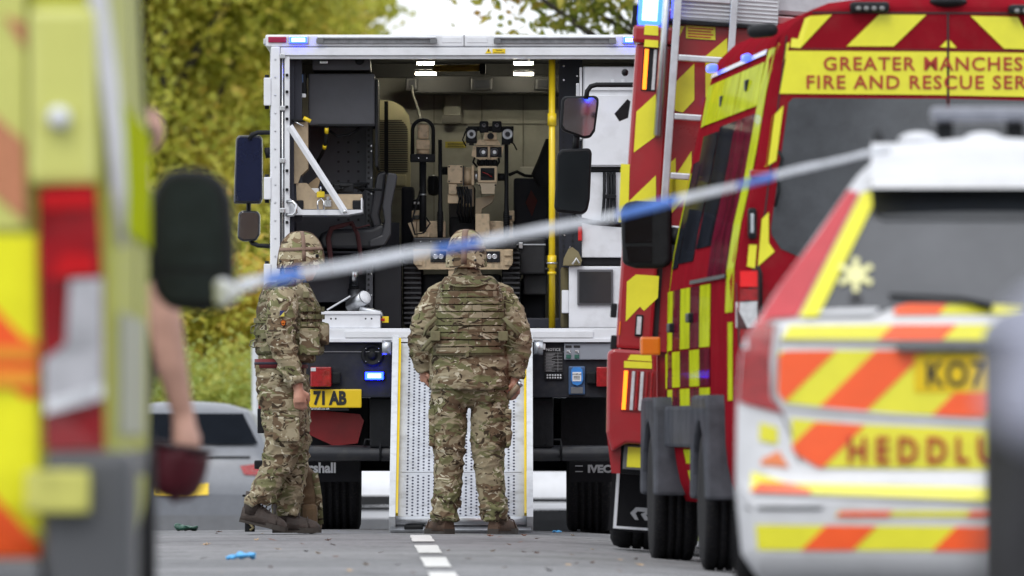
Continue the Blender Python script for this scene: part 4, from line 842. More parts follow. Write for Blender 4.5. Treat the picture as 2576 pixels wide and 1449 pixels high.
# ================================================================== shell helpers for the other vehicles
def shell(profile, stations, zmin=None):
    """profile: (z, half width) from sill to roof; stations: (y, top, width factor, bottom). Lofts a closed car or van body along y, centred on x=0"""
    rs = []
    def hwz(z):
        if z <= profile[0][0]: return profile[0][1]
        for (z0, h0), (z1, h1) in zip(profile, profile[1:]):
            if z <= z1: return lerp(h0, h1, (z-z0)/(z1-z0))
        return profile[-1][1]
    K = 26; zt = profile[-1][0]; zb = profile[0][0]
    for y, T, wf, bt in stations:
        half = []
        T = min(T, zt)
        for i in range(K):                      # up the side
            z = lerp(bt, T, i/(K-1)); h = hwz(z)*wf
            half.append((h, z))
        xt = half[-1][0]; top = [(xt*(1-j/6.0), T+(zt-T)*0+0.02*(1-(1-j/6.0)**2)) for j in range(1, 7)]
        right = half+top
        ring = [Vector((h, y, z)) for h, z in right]+[Vector((-h, y, z)) for h, z in right[-2::-1]]
        ring.append(Vector((0, y, bt)))
        rs.append(ring)
    return MB().rings(rs, True, True)
def clip_poly(poly, clip):
    """Sutherland-Hodgman: polygon cut to a convex one"""
    a = sum(clip[i][0]*clip[(i+1) % len(clip)][1]-clip[(i+1) % len(clip)][0]*clip[i][1] for i in range(len(clip)))
    if a < 0: clip = clip[::-1]
    out = poly
    for i in range(len(clip)):
        p, q_ = clip[i], clip[(i+1) % len(clip)]; inp = out; out = []
        def side(t): return (q_[0]-p[0])*(t[1]-p[1])-(q_[1]-p[1])*(t[0]-p[0])
        for j in range(len(inp)):
            s, e = inp[j-1], inp[j]; ss_, se = side(s), side(e)
            if (ss_ >= 0) != (se >= 0):
                t = ss_/(ss_-se); out.append((s[0]+(e[0]-s[0])*t, s[1]+(e[1]-s[1])*t))
            if se >= 0: out.append(e)
        if not out: return []
    return out
def smooth_shell(o):
    m = o.data; m.polygons.foreach_set('use_smooth', [True]*len(m.polygons)); return o

# ================================================================== fire engine (leans with the camber)
ES, EY = 449.0, F/449.0
fe = thing('fire_engine', 'tall red and yellow fire engine parked between the white truck and the van', 'fire engine', ((1513-1288)/ES, EY, -0.015), (0, .0676, -.012))
def eL(u, v): return ((u-1550-.0676*(830-v))/ES, (1375-v)/ES)
def eB(u0, v0, u1, v1, y0, y1, b=.004):
    vm = (v0+v1)/2; return MB().box(eL(u0, vm)[0], eL(u1, vm)[0], y0, y1, eL(0, v1)[1], eL(0, v0)[1], b)
def ep(name, u0, v0, u1, v1, y0, y1, m, b=.004, parent=None, label=None): return part(name, eB(u0, v0, u1, v1, y0, y1, b), m, parent or fe, world=False, label=label)
def epoly(name, pts, y0, y1, m, parent=None): return part(name, MB().prism([eL(*p) for p in pts], y0, y1), m, parent or fe, world=False)
part('body', MB().box(.02, 2.5, .10, 5.2, .62, 3.05, .04), FRED, fe, world=False)
part('cab', MB().prismx([(5.3, .6), (7.55, .6), (7.6, 1.5), (7.3, 2.85), (5.3, 2.95)], .04, 2.48), FRED, fe, world=False)
part('roof_locker', MB().box(.35, 2.2, .3, 4.6, 3.06, 3.4, .03), ALU, fe, world=False)
# rear panel and left corner column
ep('rear_panel', 1652, 40, 2400, 870, .06, .099, FRED, .003)
co = ep('corner_column', 1600-12, 100, 1653-12, 868, -.02, .098, FRED, .012) if False else part('corner_column', MB().box(.0, .205, -.02, .098, eL(0, 868)[1], eL(0, 100)[1], .018), FRED, fe, world=False)
part('column_gap', MB().box(.207, .235, .045, .0592, eL(0, 868)[1], eL(0, 40)[1]), INK, fe, world=False)
hb = part('beacon_plinth', MB().box(-.02, .21, -.05, .3, eL(0, 99)[1], eL(0, 54)[1], .02), FRED, fe, world=False)
part('blue_beacon', MB().box(.0, .135, -.03, .25, eL(0, 52)[1], eL(0, -35)[1], .03), mat('blue_beacon_engine', (.02, .07, 1.0), .3, var=0, emit=8.0), fe, world=False)
part('beacon_core', MB().box(.025, .11, -.034, -.0305, eL(0, 42)[1], eL(0, -25)[1], .01), mat('beacon_core_engine', (.42, .68, 1.0), .3, var=0, emit=2.5), fe, world=False)
part('beacon_edge', MB().box(-.03, -.002, -.03, .2, eL(0, 58)[1], eL(0, 5)[1], .004), BLACK, fe, world=False)
for v0, v1 in ((52, 78), (90, 108)): epoly('yellow_marking', [(1622, v0), (1656, v0), (1656, v1), (1620, v1)], -.054, -.0505, HIVIS)
l_ = ep('light_cluster', 1616, 110, 1652, 218, -.028, -.0205, BLACK, .004); ep('amber_led_strip', 1619, 113, 1629, 215, -.034, -.0285, AMBERON, .003, l_); ep('clear_led_strip', 1642, 113, 1650, 215, -.034, -.0285, WHITEL, .003, l_)
for pts in ([(1601, 272), (1650, 224), (1650, 330), (1594, 375)], [(1583, 497), (1650, 428), (1650, 520), (1583, 580)], [(1577, 700), (1600, 680), (1658, 680), (1655, 735), (1620, 770), (1610, 760), (1574, 800)], [(1624, 862), (1637, 850), (1637, 862)]):
    epoly('yellow_chevron', pts, -.0235, -.0205, HIVIS)
epoly('edge_marking', [(1562, 405), (1584, 405), (1580, 552), (1556, 552)], -.0245, -.0205, HIVIS)
mk = ep('marker_lamp', 1598, 780, 1617, 835, -.034, -.0205, BLACK, .01); ep('clear_led_strip', 1602, 785, 1613, 830, -.038, -.0345, WHITEL, .004, mk)
ep('side_marker', 1557, 800, 1561, 835, -.03, .05, ORANGEL, .002)
for v in (770, 850): ep('door_hinge', 1536, v-14, 1552, v+22, -.02, .04, BLACK, .008)
for pts in ([(1656, 50), (1722, 48), (1708, 78), (1656, 120)], [(1690, 200), (1747, 140), (1747, 232), (1718, 265), (1700, 262), (1690, 248)], [(1775, 120), (1830, 70), (1830, 180), (1775, 230)], [(1690, 440), (1740, 360), (1740, 460), (1690, 520)], [(1656, 420), (1700, 380), (1700, 480), (1656, 490)], [(1775, 330), (1830, 280), (1830, 380), (1775, 420)]):
    epoly('yellow_chevron', pts, .052, .0592, HIVIS)
yl = epoly('yellow_notice', [(1726, 46), (1800, 46), (1800, 78), (1726, 78)], .050, .0515, HIVIS)
for j in range(4): ep('print_line', 1731, 50+7*j, 1795-6*(j % 2), 53.5+7*j, .047, .0495, mat('red_print', (.5, .05, .02), .5), 0, yl)
# ladder
ld = part('ladder', MB().box(eL(1682, 200)[0], eL(1701, 200)[0], -.10, -.05, eL(0, 590)[1], 3.5, .006), ALU, fe, world=False)
part('ladder_rail', MB().box(eL(1824, 200)[0], eL(1842, 200)[0], -.10, -.05, eL(0, 590)[1], 3.5, .006), ALU, ld, world=False)
for v in (-20, 130, 278, 427, 560): part('ladder_rung', MB().box(eL(1701, 200)[0]+.001, eL(1824, 200)[0]-.001, -.092, -.058, eL(0, v+8)[1], eL(0, v-8)[1], .006), ALU, ld, world=False)
part('grab_rail', MB().tube([(eL(1662, 200)[0], -.06, 3.5), (eL(1662, 200)[0], -.06, eL(0, 325)[1]), (eL(1664, 200)[0], .04, eL(0, 330)[1])], .021, 14), ALU, fe, world=False)
part('ladder_foot', MB().box(eL(1682, 590)[0]-.06, eL(1682, 590)[0]+.05, -.12, .05, eL(0, 640)[1], eL(0, 585)[1], .012), BLACK, fe, world=False)
ep('roof_edge', 1660, 36, 2300, 44, .0, .2, BLACK, .004); ep('ribbed_roof_box', 1690, -60, 1960, 34, .05, 1.2, mat('ribbed_aluminium', (.55, .56, .58), .4, .5), .01)
for j in range(9): part('rib', eB(1692, -58+10*j, 1958, -54+10*j, .042, .0495, .002), ALU, fe, world=False)
# lower rear: bumper block, lamps, reflector board, flap, wheel
bb = part('bumper_block', MB().prism([eL(*p) for p in [(1528, 880), (1544, 870), (1655, 870), (1655, 1105), (1575, 1105), (1540, 1130), (1525, 1080)]], -.10, .4), FRED, fe, world=False)
bv = bb.modifiers.new('b', 'BEVEL'); bv.width = .018; bv.segments = 3
part('bumper_corner', MB().prism([eL(*p) for p in [(1526, 1082), (1562, 1108), (1560, 1182), (1538, 1182)]], -.02, .4), FRED, fe, world=False)
for pts in ([(1586, 882), (1638, 880), (1640, 896), (1578, 896)], [(1570, 899), (1640, 898), (1640, 914), (1570, 916)]): epoly('yellow_marking', pts, -.105, -.1005, HIVIS, bb)
lc = ep('lamp_recess', 1566, 919, 1648, 1024, -.106, -.1005, mat('deep_red_recess', (.20, .008, .01), .3), .003, bb)
for u, w_, mm in ((1572, 5, AMBERON), (1591, 4, WHITEL), (1602, 2.5, REDL), (1613, 4, WHITEL), (1626, 2.5, REDL), (1638, 2.5, REDL)): part('led_bar', eB(u-w_, 923, u+w_, 1021, -.114, -.1065, .002), mm, lc, world=False)
ep('lower_panel', 1560, 1106, 1900, 1182, -.0, .3, BLACK, .01)
rbd = ep('reflector_board', 1568, 1108, 1662, 1170, -.03, -.001, mat('grey_board_frame', (.10, .105, .11), .5), .005); ep('yellow_reflector', 1578, 1113, 1652, 1164, -.034, -.0305, HIVIS, .002, rbd)
epoly('red_corner', [(1640, 1164), (1652, 1150), (1652, 1164)], -.036, -.0343, FRED, rbd)
mf = part('mud_flap', MB().box(eL(1538, 1200)[0], eL(1538, 1200)[0]+.56, .50, .515, eL(0, 1328)[1], eL(0, 1172)[1]), mat('flap_rubber', 'ffffff'), fe, world=False)
x0, z1 = eL(1551, 1180); z0 = eL(0, 1322)[1]
part('flap_trim', MB().box(x0, x0+.018, .49, .4995, z0, z1), WHITE2, mf, world=False); part('flap_trim', MB().box(x0+.018, x0+.4, .49, .4995, z0, z0+.014), WHITE2, mf, world=False)
lx, lz = eL(1585, 1281)
part('emblem', MB().prism([(lx, lz), (lx+.03, lz+.035), (lx+.10, lz+.035), (lx+.115, lz+.012), (lx+.09, lz-.005), (lx+.115, lz-.035), (lx+.085, lz-.035), (lx+.06, lz-.002), (lx+.085, lz+.012), (lx+.04, lz+.013), (lx+.03, lz), (lx+.05, lz-.035), (lx+.03, lz-.035)], .486, .4985), mat('grey_print', 'ffffff'), mf, world=False)
truck_parent = fe
def wheel_local(xc, yc, wdt, r, parent, z=None, grooves=4):
    prof = [(r*.55, -wdt*.5), (r*.9, -wdt*.5), (r*.97, -wdt*.46), (r, -wdt*.38)]
    for g in range(grooves):
        a = -wdt*.38+wdt*.76*(g+1)/(grooves+1); prof += [(r, a-.008), (r-.012, a-.006), (r-.012, a+.006), (r, a+.008)]
    prof += [(r, wdt*.38), (r*.97, wdt*.46), (r*.9, wdt*.5), (r*.55, wdt*.5)]; z = r if z is None else z
    wh = part('wheel', MB().lathe((xc, yc, z), (1, 0, 0), [(r*.56, -wdt*.42), (r*.5, -wdt*.2), (r*.2, -wdt*.15), (r*.2, wdt*.15), (r*.5, wdt*.2), (r*.56, wdt*.42)], 28), mat('painted_wheel_rim', 'ffffff'), parent, world=False)
    part('tyre', MB().lathe((xc, yc, z), (1, 0, 0), prof, 44), RUBBER, wh, world=False)
for xc in (.17, 2.33):
    wheel_local(xc+(.12 if xc < 1 else -.12), 1.5, .52 if False else .50, .50, fe, .50, 5); wheel_local(xc, 6.3, .3, .5, fe, .50)
part('axle', MB().cyl((.2, 1.5, .5), (2.3, 1.5, .5), .09, 12), BLACK, fe, world=False)
part('chassis', MB().box(.7, 1.8, .3, 7.3, .45, .75, .02), BLACK, fe, world=False)
# near-side mirrors stand out to the left of the cab, just short of the truck
MY = 71.2
part('mirror_arm', MB().tube([W(1610, 214, MY), W(1500, 214, MY), W(1486, 218, MY), W(1477, 230, MY), W(1474, 250, MY)], .016, 10), BLACK, fe)
part('mirror_arm', MB().tube([W(1452, 330, MY+.05), W(1448, 380, MY+.05)], .02, 10), BLACK, fe)
part('mirror_arm', MB().tube([W(1440, 540, MY+.08), W(1455, 552, MY+.08), W(1490, 560, MY+.08), W(1620, 570, MY+.08)], .017, 10), BLACK, fe)
mirror([(1413, 250), (1420, 243), (1498, 241), (1506, 248), (1506, 262), (1497, 330), (1486, 346), (1470, 349), (1416, 330), (1408, 318)], MY, 'wing_mirror', MIRROR, .86, fe, .12, .02, BLACK, math.radians(.75))
mirror([(1402, 388), (1412, 376), (1482, 373), (1489, 382), (1484, 500), (1478, 530), (1466, 540), (1402, 534), (1394, 524)], MY, 'wing_mirror', mat('dark_mirror_glass2', (.10, .11, .12), .03, 1.0, var=0), .88, fe, .12, .02, BLACK)
part('camera_bracket', MB().prism(PP([(1546, 286), (1578, 250), (1586, 256), (1580, 296), (1558, 305)], EY+3), EY+3, EY+3.12), BLACK, fe)
part('marker_knob', MB().ell(W(1572, 183, EY+3), .02, .02, .022), BLACK, fe)

# ================================================================== fire service van
VS, VY = 505.0, F/505.0
VH = 1.075
vn = thing('fire_service_van', 'red fire service van with yellow lettered band, parked behind the white estate car', 'van', (1.10, VY, -0.06), (0, 0, math.radians(3.0)))
def vL(u, v): return ((u-1843)/VS, (1083-v)/VS+CAMH+.06)
vprof = [(.33, 1.00), (.45, 1.05), (.6, 1.075), (1.1, 1.08), (1.5, 1.075), (1.75, 1.035), (2.0, .975), (2.36, .915), (2.62, .865), (2.72, .82), (2.79, .74), (2.84, .60), (2.87, .38)]
vst = [(0.0, 2.80, .975, .42), (.03, 2.84, .992, .38), (.10, 2.87, 1.0, .35), (.8, 2.87, 1.0, .33), (2.4, 2.87, 1.0, .33), (4.2, 2.87, 1.0, .33), (4.6, 2.80, .99, .33), (4.95, 2.5, .985, .33), (5.3, 2.0, .97, .33), (5.55, 1.55, .955, .33), (6.1, 1.25, .93, .34), (6.35, 1.0, .88, .38), (6.42, .75, .82, .42)]
vb = shell(vprof, vst)
for p in vb.v: p.x += VH
vbvh = bvh_of(vb); body = part('body', vb, mat('van_red_paint', (.235, .010, .018), .35, var=.12, scale=4, spec=.0, dirt=.08), vn, world=False)
bv = body
def zz5(pts): return [vL(1898+x*.4967, y*.4967) for x, y in pts]
def vd(name, pts, m, off=.004, parent=None, thick=.003): return decal(name, pts, vbvh, m, parent or vn, 'y', .10, off, thick)
for pts in ([(180, 240), (200, 115), (235, 85), (390, 75), (230, 245)], [(465, 235), (630, 75), (870, 75), (705, 235)], [(1095, 80), (1335, 85), (1425, 250), (1265, 245)], [(940, 238), (975, 203), (975, 240)], [(990, 240), (990, 203), (1025, 242)],
            [(85, 365), (160, 80), (215, 75), (155, 300)], [(12, 640), (90, 588), (58, 845), (2, 840)], [(100, 582), (145, 535), (108, 815), (66, 840)], [(35, 1110), (70, 1075), (70, 1230), (100, 1275), (15, 1350)], [(-30, 1240), (10, 1240), (0, 1360), (-40, 1350)]):
    vd('yellow_chevron', zz5(pts), HIVIS)
VRED = mat('dark_red_lettering', (.36, .03, .012), .5)
for pts in ([(165, 258), (974, 262), (974, 481), (125, 475)], [(988, 262), (1960, 275), (2000, 500), (988, 483)]): vd('lettering_band', zz5(pts), HIVIS, .004)
for s_, u, v, wpx in (('GREATER MANCHESTER', 2069, 176.5, 0), ('FIRE AND RESCUE SERVICE', 2025, 223, 0)):
    x, z = vL(u, v); text('lettering', s_, .094, VRED, vn, (x, -.012, z), world=False, depth=.001, squash=1.06, sp=1.13, bold=.0012)
VGLASS = mat('grey_van_glass', (.062, .067, .075), .06, var=.3, scale=3, spec=.7)
wn = vd('rear_window', zz5([(170, 520), (195, 497), (972, 500), (972, 1330), (400, 1330), (220, 1300), (130, 1260), (85, 1190), (82, 1150)]), VGLASS, .002)
vd('rear_window', zz5([(990, 500), (1850, 520), (1890, 545), (1960, 1180), (1900, 1280), (1700, 1330), (990, 1330)]), VGLASS, .002)
vd('door_gap', zz5([(976, 62), (985, 62), (985, 2000), (976, 2000)]), INK, .0045, None, .001)
vd('door_gap', zz5([(172, 250), (1960, 262), (1960, 256), (172, 244)]), mat('dark_red_gap', (.10, .004, .006), .4), .003, None, .0012)
vd('door_gap', zz5([(190, 68), (1960, 72), (1960, 64), (190, 60)]), INK, .0045, None, .0012)
vd('door_gap', zz5([(172, 75), (178, 75), (20, 1360), (12, 1360)]), INK, .0045, None, .0012)
for u0, u1, v0, v1 in ((2137, 2236, 5, 32), (2536, 2640, 12, 36)):
    a = vL(u0, v0); b_ = vL(u1, v1); wl2 = part('work_lamp', MB().box(a[0], b_[0], -.06, .2, b_[1], a[1], .02), BLACK, vn, world=False)
    for i in range(4): part('led', MB().ell((lerp(a[0], b_[0], .2+.2*i), -.062, (a[1]+b_[1])/2-.008), .015, .008, .012, 8, 6), mat('off_led', (.2, .2, .2), .2), wl2, world=False)
a = vL(2387, 4); part('camera_dome', MB().ell((a[0], .05, a[1]), .10, .1, .035), BLACK, vn, world=False)
a = vL(1925, 78); part('side_camera', MB().tube([(a[0]-.05, .1, a[1]), (a[0]+.03, .02, a[1]+.005)], .035, 14, round_ends=True), BLACK, vn, world=False)
a, b_ = vL(1880, 523), vL(1902, 602); hd_ = part('door_handle', MB().box(a[0], b_[0], -.035, .03, b_[1], a[1], .016), BLACK, vn, world=False)
part('handle_grip', MB().box(a[0]+.012, b_[0]-.016, -.045, -.0355, b_[1]+.03, a[1]-.03, .005), ALU, hd_, world=False)
pts = [vL(1957, 380), vL(1966, 400), vL(1955, 440), vL(1958, 480), vL(1948, 520)]
part('wiper_cable', MB().tube([(p[0], -.03, p[1]) for p in pts], .008, 8), BLACK, vn, world=False)
part('door_stop', MB().box(vL(1885, 430)[0], vL(1935, 430)[0], -.035, .02, vL(0, 446)[1], vL(0, 428)[1], .006), FRED, vn, world=False)
# tail lamp
tl = vd('tail_lamp', [vL(*p) for p in [(1848, 668), (1906, 670), (1910, 680), (1906, 872), (1856, 872)]], mat('tail_lamp_surround', (.05, .01, .012), .3), .006)
vd('red_lens', [vL(*p) for p in [(1860, 682), (1904, 682), (1904, 722), (1860, 722)]], mat('red_lens_bright', (.62, .008, .010), .2, coat=.5, emit=.25), .012, tl)
vd('red_lens', [vL(*p) for p in [(1860, 727), (1904, 727), (1904, 756), (1860, 756)]], REDL, .012, tl)
vd('clear_lens', [vL(*p) for p in [(1850, 760), (1904, 758), (1902, 824), (1850, 824)]], WHITEL, .012, tl)
vd('red_lens', [vL(*p) for p in [(1860, 828), (1903, 828), (1902, 866), (1860, 866)]], REDL, .012, tl)
part('lamp_guard', MB().tube([(vL(1905, 0)[0], -.05, vL(0, 670)[1]), (vL(1912, 0)[0], -.05, vL(0, 690)[1]), (vL(1912, 0)[0], -.05, vL(0, 790)[1])], .008, 8), BLACK, vn, world=False)
part('bumper', MB().box(.03, 2.12, -.10, .3, .36, .66, .04), MIDGREY, vn, world=False)
# near side: battenburg checks, windows, handles, sills (laid on the side wall)
def vs(name, y0, y1, z0, z1, m, off=.004, slant=0.0, thick=.003): return decal(name, [(y0, z0), (y1, z0), (y1+slant, z1), (y0+slant, z1)], vbvh, m, vn, 'x', .2, off, thick)
LIME = mat('lime_reflective_vinyl', (.46, .52, .015), .45, var=.25, scale=4, spec=0.0, coat=.10)
PURP = mat('maroon_gloss_panel', (.10, .007, .02), .25, var=.5, scale=2.5, spec=0.0, coat=.16)
TINT = mat('tinted_side_glass', (.014, .016, .022), .2, var=.5, scale=2, spec=0.0, coat=.14)
vs('edge_stripe', .04, .42, 1.30, 2.62, LIME); vs('edge_stripe', .04, .22, .86, 1.25, LIME)
for y0 in (.8, 2.1, 3.4): vs('lime_check', y0, y0+1.25, 2.34, 2.56, LIME)
vs('lime_check', .45, .78, 2.34, 2.56, LIME)
for i, y0 in enumerate((1.55, 2.3, 3.05, 3.8, 4.55, 5.3)):
    for j, (z0, z1) in enumerate(((1.14, 1.46), (.94, 1.13), (.80, .93))):
        vs('lime_check' if (i+j) % 2 == 0 else 'maroon_check', y0, y0+.74, z0, z1, LIME if (i+j) % 2 == 0 else PURP)
vs('side_window', 1.9, 3.0, 1.66, 2.30, TINT, .003, -.03); vs('side_window', 3.1, 4.2, 1.60, 2.28, TINT, .003, -.04); vs('door_window', 4.3, 5.1, 1.58, 2.15, TINT, .003, -.3)
vs('pillar_panel', .45, 1.85, 1.48, 2.30, PURP, .003); vs('pillar_stripe', 5.12, 5.22, 1.0, 2.1, LIME, .005, -.32)
vs('gutter_strip', .5, 4.5, 2.60, 2.625, CHROME, .008); vs('slide_rail', .4, 3.0, 1.475, 1.495, BLACK, .012)
for y, z in ((1.4, 2.47), (3.2, 2.44)): part('side_lamp', MB().box(vprof[0][0]*0+.16, .22, y-.05, y+.05, z-.03, z+.03, .01), BLACK, vn, world=False)
for y, z in ((2.9, 1.30), (4.4, 1.26)): part('side_handle', MB().box(-.035, .02, y-.12, y+.12, z-.025, z+.025, .01), BLACK, vn, world=False)
part('blue_reflection', MB().box(.15, .2, 3.9, 4.1, 2.62, 2.66, .015), mat('blue_reflection_glow', (.05, .09, .9), .3, emit=3), vn, world=False)  # glowing blocks stand in for blue light mirrored along the roof edge
part('blue_reflection', MB().box(.17, .21, 1.6, 1.8, 2.60, 2.64, .015), mat('blue_reflection_glow', 'ffffff'), vn, world=False)  # second mirrored blue glint, again a glowing block
part('indicator_lamp', MB().box(-.12, -.01, 5.35, 5.42, 1.12, 1.22, .012), ORANGEL, vn, world=False)
# flared wheel arches with plastic cladding
CLAD = mat('grey_arch_cladding', (.075, .079, .092), .42, var=.3, scale=5, spec=.0, coat=.10)
def arch(yc, name='wheel_arch'):
    poly = [(yc-.62, .36), (yc-.56, .84), (yc-.50, .89), (yc+.50, .89), (yc+.56, .84), (yc+.62, .36)]+[(yc+.46*math.cos(a), .36+.40*math.sin(a)) for a in [PI*i/10 for i in range(11)]]
    o = part(name, MB().prismx(poly, -.10, .08), CLAD, vn, world=False); b_ = o.modifiers.new('b', 'BEVEL'); b_.width = .02; b_.segments = 2; b_.limit_method = 'ANGLE'
    return o
arch(1.1); arch(5.1)
vs('lower_door_panel', 1.75, 2.9, .50, .61, PURP); vs('lower_door_stripe', 3.1, 3.6, .40, .61, LIME); part('door_cladding', MB().box(-.05, .04, 1.74, 4.46, .62, .84, .02), CLAD, vn, world=False)
for yc in (1.1, 5.1): wheel_local(.035, yc, .23, .355, vn, .355, 3); wheel_local(2*VH-.035, yc, .23, .355, vn, .355, 3)
part('axle', MB().cyl((.1, 1.1, .36), (2.0, 1.1, .36), .05, 10), BLACK, vn, world=False)
# door mirror
Y_ = VY+5.2
mh = part('door_mirror', MB().prism(PP([(1562, 530), (1572, 510), (1600, 505), (1660, 507), (1690, 520), (1690, 660), (1672, 676), (1600, 675), (1566, 664)], Y_), Y_, Y_+.16), BLACK, vn); b_ = mh.modifiers.new('b', 'BEVEL'); b_.width = .03; b_.segments = 3
part('mirror_glass', MB().prism(PP([(1572, 532), (1582, 516), (1640, 514), (1640, 610), (1572, 612)], Y_-.004), Y_-.004, Y_-.001), mat('dark_mirror_glass2', 'ffffff'), mh); part('mirror_glass', MB().prism(PP([(1574, 620), (1640, 620), (1640, 662), (1582, 660)], Y_-.004), Y_-.004, Y_-.001), mat('dark_mirror_glass2', 'ffffff'), mh)
part('mirror_foot', MB().tube([W(1680, 590, Y_+.08), W(1720, 600, Y_+.08)], .05, 10), BLACK, vn)

# ================================================================== white police estate car
CS, CYY = 760.0, F/760.0
CX = (2495-1288)/CS
pc = thing('police_car', 'white police estate car with yellow and orange chevrons on its tailgate', 'car', (CX, CYY, -.10), (0, 0, -.032))
def cL(u, v): return ((u-2495)/CS, (1083-v)/CS+CAMH+.10)
cprof = [(.24, .76), (.34, .83), (.55, .85), (.85, .845), (1.0, .835), (1.07, .815), (1.12, .775), (1.25, .695), (1.40, .585), (1.55, .485), (1.64, .42), (1.70, .33), (1.735, .20)]
cst = [(.0, .50, .93, .34), (.03, .56, .97, .29), (.06, .60, .99, .26), (.08, .80, 1.0, .25), (.10, 1.02, 1.0, .25), (.14, 1.13, 1.0, .24), (.22, 1.22, 1.0, .24), (.36, 1.40, 1.0, .24), (.50, 1.57, 1.0, .24), (.56, 1.665, 1.0, .24), (.72, 1.715, 1.0, .24), (1.3, 1.735, 1.0, .24), (2.7, 1.72, 1.0, .24), (3.2, 1.42, 1.0, .24), (3.6, 1.08, 1.0, .24), (4.3, .98, .97, .26), (4.6, .75, .88, .32)]
cb_ = shell(cprof, cst); cbvh = bvh_of(cb_)
CARW = mat('white_car_paint', (.60, .61, .64), .35, var=.06, scale=4, coat=.2, dirt=.10)
part('body', cb_, CARW, pc, world=False)
def z6(pts): return [cL(1832+x*.5257, 687+y*.5257) for x, y in pts]
def chw(z):
    for (z0, h0), (z1, h1) in zip(cprof, cprof[1:]):
        if z <= z1: return lerp(h0, h1, max(0, (z-z0)/(z1-z0)))-.003
    return cprof[-1][1]-.008
def cdl(name, pts, m, off=.003, parent=None, thick=.002): return decal(name, pts, cbvh, m, parent or pc, 'y', .05, off, thick, clampf=chw)
# tailgate glass, spoiler, yellow pillar strip, lamps
gl = cdl('rear_window', [cL(*p) for p in [(2178, 470), (2812, 470), (2960, 790), (2850, 800), (2480, 770), (2240, 775), (2190, 798), (2030, 800)]], mat('hazy_rear_glass', (.05, .052, .058), .12, var=.3, scale=3, spec=.8, coat=.7), .002)
cdl('dark_top_band', [cL(*p) for p in [(2188, 446), (2800, 446), (2815, 545), (2220, 545), (2195, 520)]], GLASS, .012)  # darker band across the top of the rear window
sp = part('roof_spoiler', MB().prismx([(.38, 1.56), (.40, 1.60), (.75, 1.72), (.95, 1.72), (.7, 1.63)], -.40, .40), CARW, pc, world=False)
cdl('yellow_pillar_strip', [cL(*p) for p in [(2166, 478), (2196, 472), (2200, 500), (2056, 796), (2010, 796)]], HIVIS, .010)
cdl('lamp_strip', [cL(*p) for p in [(2090, 492), (2125, 470), (2160, 478), (2005, 795), (1940, 800), (1895, 840), (1845, 842), (1925, 735)]], mat('red_lamp_strip', (.50, .04, .05), .2, coat=.4), .008)
cdl('tail_lamp', [cL(*p) for p in [(1840, 843), (1898, 826), (1948, 812), (1936, 900), (1938, 1000), (1972, 1040), (1838, 1008)]], REDL, .008)
star = []
sx, sz = cL(2152, 688)
for i in range(12):
    a = PI*2*i/12+PI/12*0; r = .062 if i % 2 == 0 else .030; star.append((sx+r*math.sin(a-.16), sz+r*math.cos(a-.16)*.95)); star.append((sx+r*math.sin(a+.16), sz+r*math.cos(a+.16)*.95))
cdl('six_armed_star', star, mat('pale_yellow_star', (.72, .70, .34), .5), .012)
cdl('dark_spot', [cL(2135, 742), cL(2170, 742), cL(2165, 758), cL(2140, 758)], INK, .010)  # small dark spot below the star
# chevron fields: yellow ground with orange bands at 45 degrees
def field(name, pts, starts, wdt=.17):
    f = cdl(name, pts, HIVIS, .004); zmin = min(p[1] for p in pts); zmax = max(p[1] for p in pts)
    for s in starts:
        c = clip_poly([(s, zmin-.01), (s+wdt, zmin-.01), (s+wdt+(zmax-zmin)+.02, zmax+.01), (s+(zmax-zmin)+.02, zmax+.01)], pts)
        if len(c) > 2: cdl('orange_chevron', c, HIORG, .0075, f)
field('chevron_field', z6([(262, 300), (290, 250), (880, 245), (1400, 245), (1400, 320), (250, 315)]), [cL(1832-180*.5257, 0)[0]+.0, cL(1832+700*.5257, 0)[0]], .21)
field('chevron_field', z6([(300, 370), (240, 375), (235, 570), (270, 620), (660, 665), (1400, 700), (1400, 365)]), [cL(1832+40*.5257, 0)[0]-.08, cL(1832+360*.5257, 0)[0], cL(1832+940*.5257, 0)[0]], .17)
field('chevron_field', z6([(300, 695), (560, 720), (1400, 755), (1400, 945), (430, 930), (330, 870), (305, 840)]), [cL(1832+170*.5257, 0)[0], cL(1832+1250*.5257, 0)[0]], .175)
field('chevron_field', z6([(110, 950), (290, 1005), (1400, 1030), (1400, 1095), (105, 1045)]), [cL(1832+40*.5257, 0)[0], cL(1832+570*.5257, 0)[0]], .2)
field('chevron_field', z6([(130, 1205), (1400, 1215), (1400, 1330), (140, 1325)]), [cL(1832+330*.5257, 0)[0], cL(1832+960*.5257, 0)[0]], .17)
field('chevron_field', z6([(530, 1140), (1400, 1135), (1400, 1165), (510, 1165)]), [cL(1832+500*.5257, 0)[0], cL(1832+1120*.5257, 0)[0]], .17)
field('chevron_field', z6([(800, 160), (860, 145), (1400, 150), (1400, 195), (790, 195)]), [cL(1832+640*.5257, 0)[0]], .24)
cdl('side_marking', z6([(150, 715), (235, 740), (235, 820), (145, 800)]), HIVIS, .004)
cdl('side_marking', z6([(160, 890), (240, 850), (290, 930), (150, 915)]), mat('faded_orange_vinyl', (.85, .26, .10), .4), .004)
cdl('bumper_slot', z6([(75, 1118), (460, 1118), (440, 1132), (95, 1132)]), INK, .004)
cdl('tailgate_gap', z6([(250, 335), (1400, 352), (1400, 340), (250, 323)]), MIDGREY, .004)
cdl('tailgate_seam', z6([(255, 640), (1400, 735), (1400, 722), (262, 628)]), CARW, .010)
a, b_ = cL(2300, 892), cL(2690, 988)
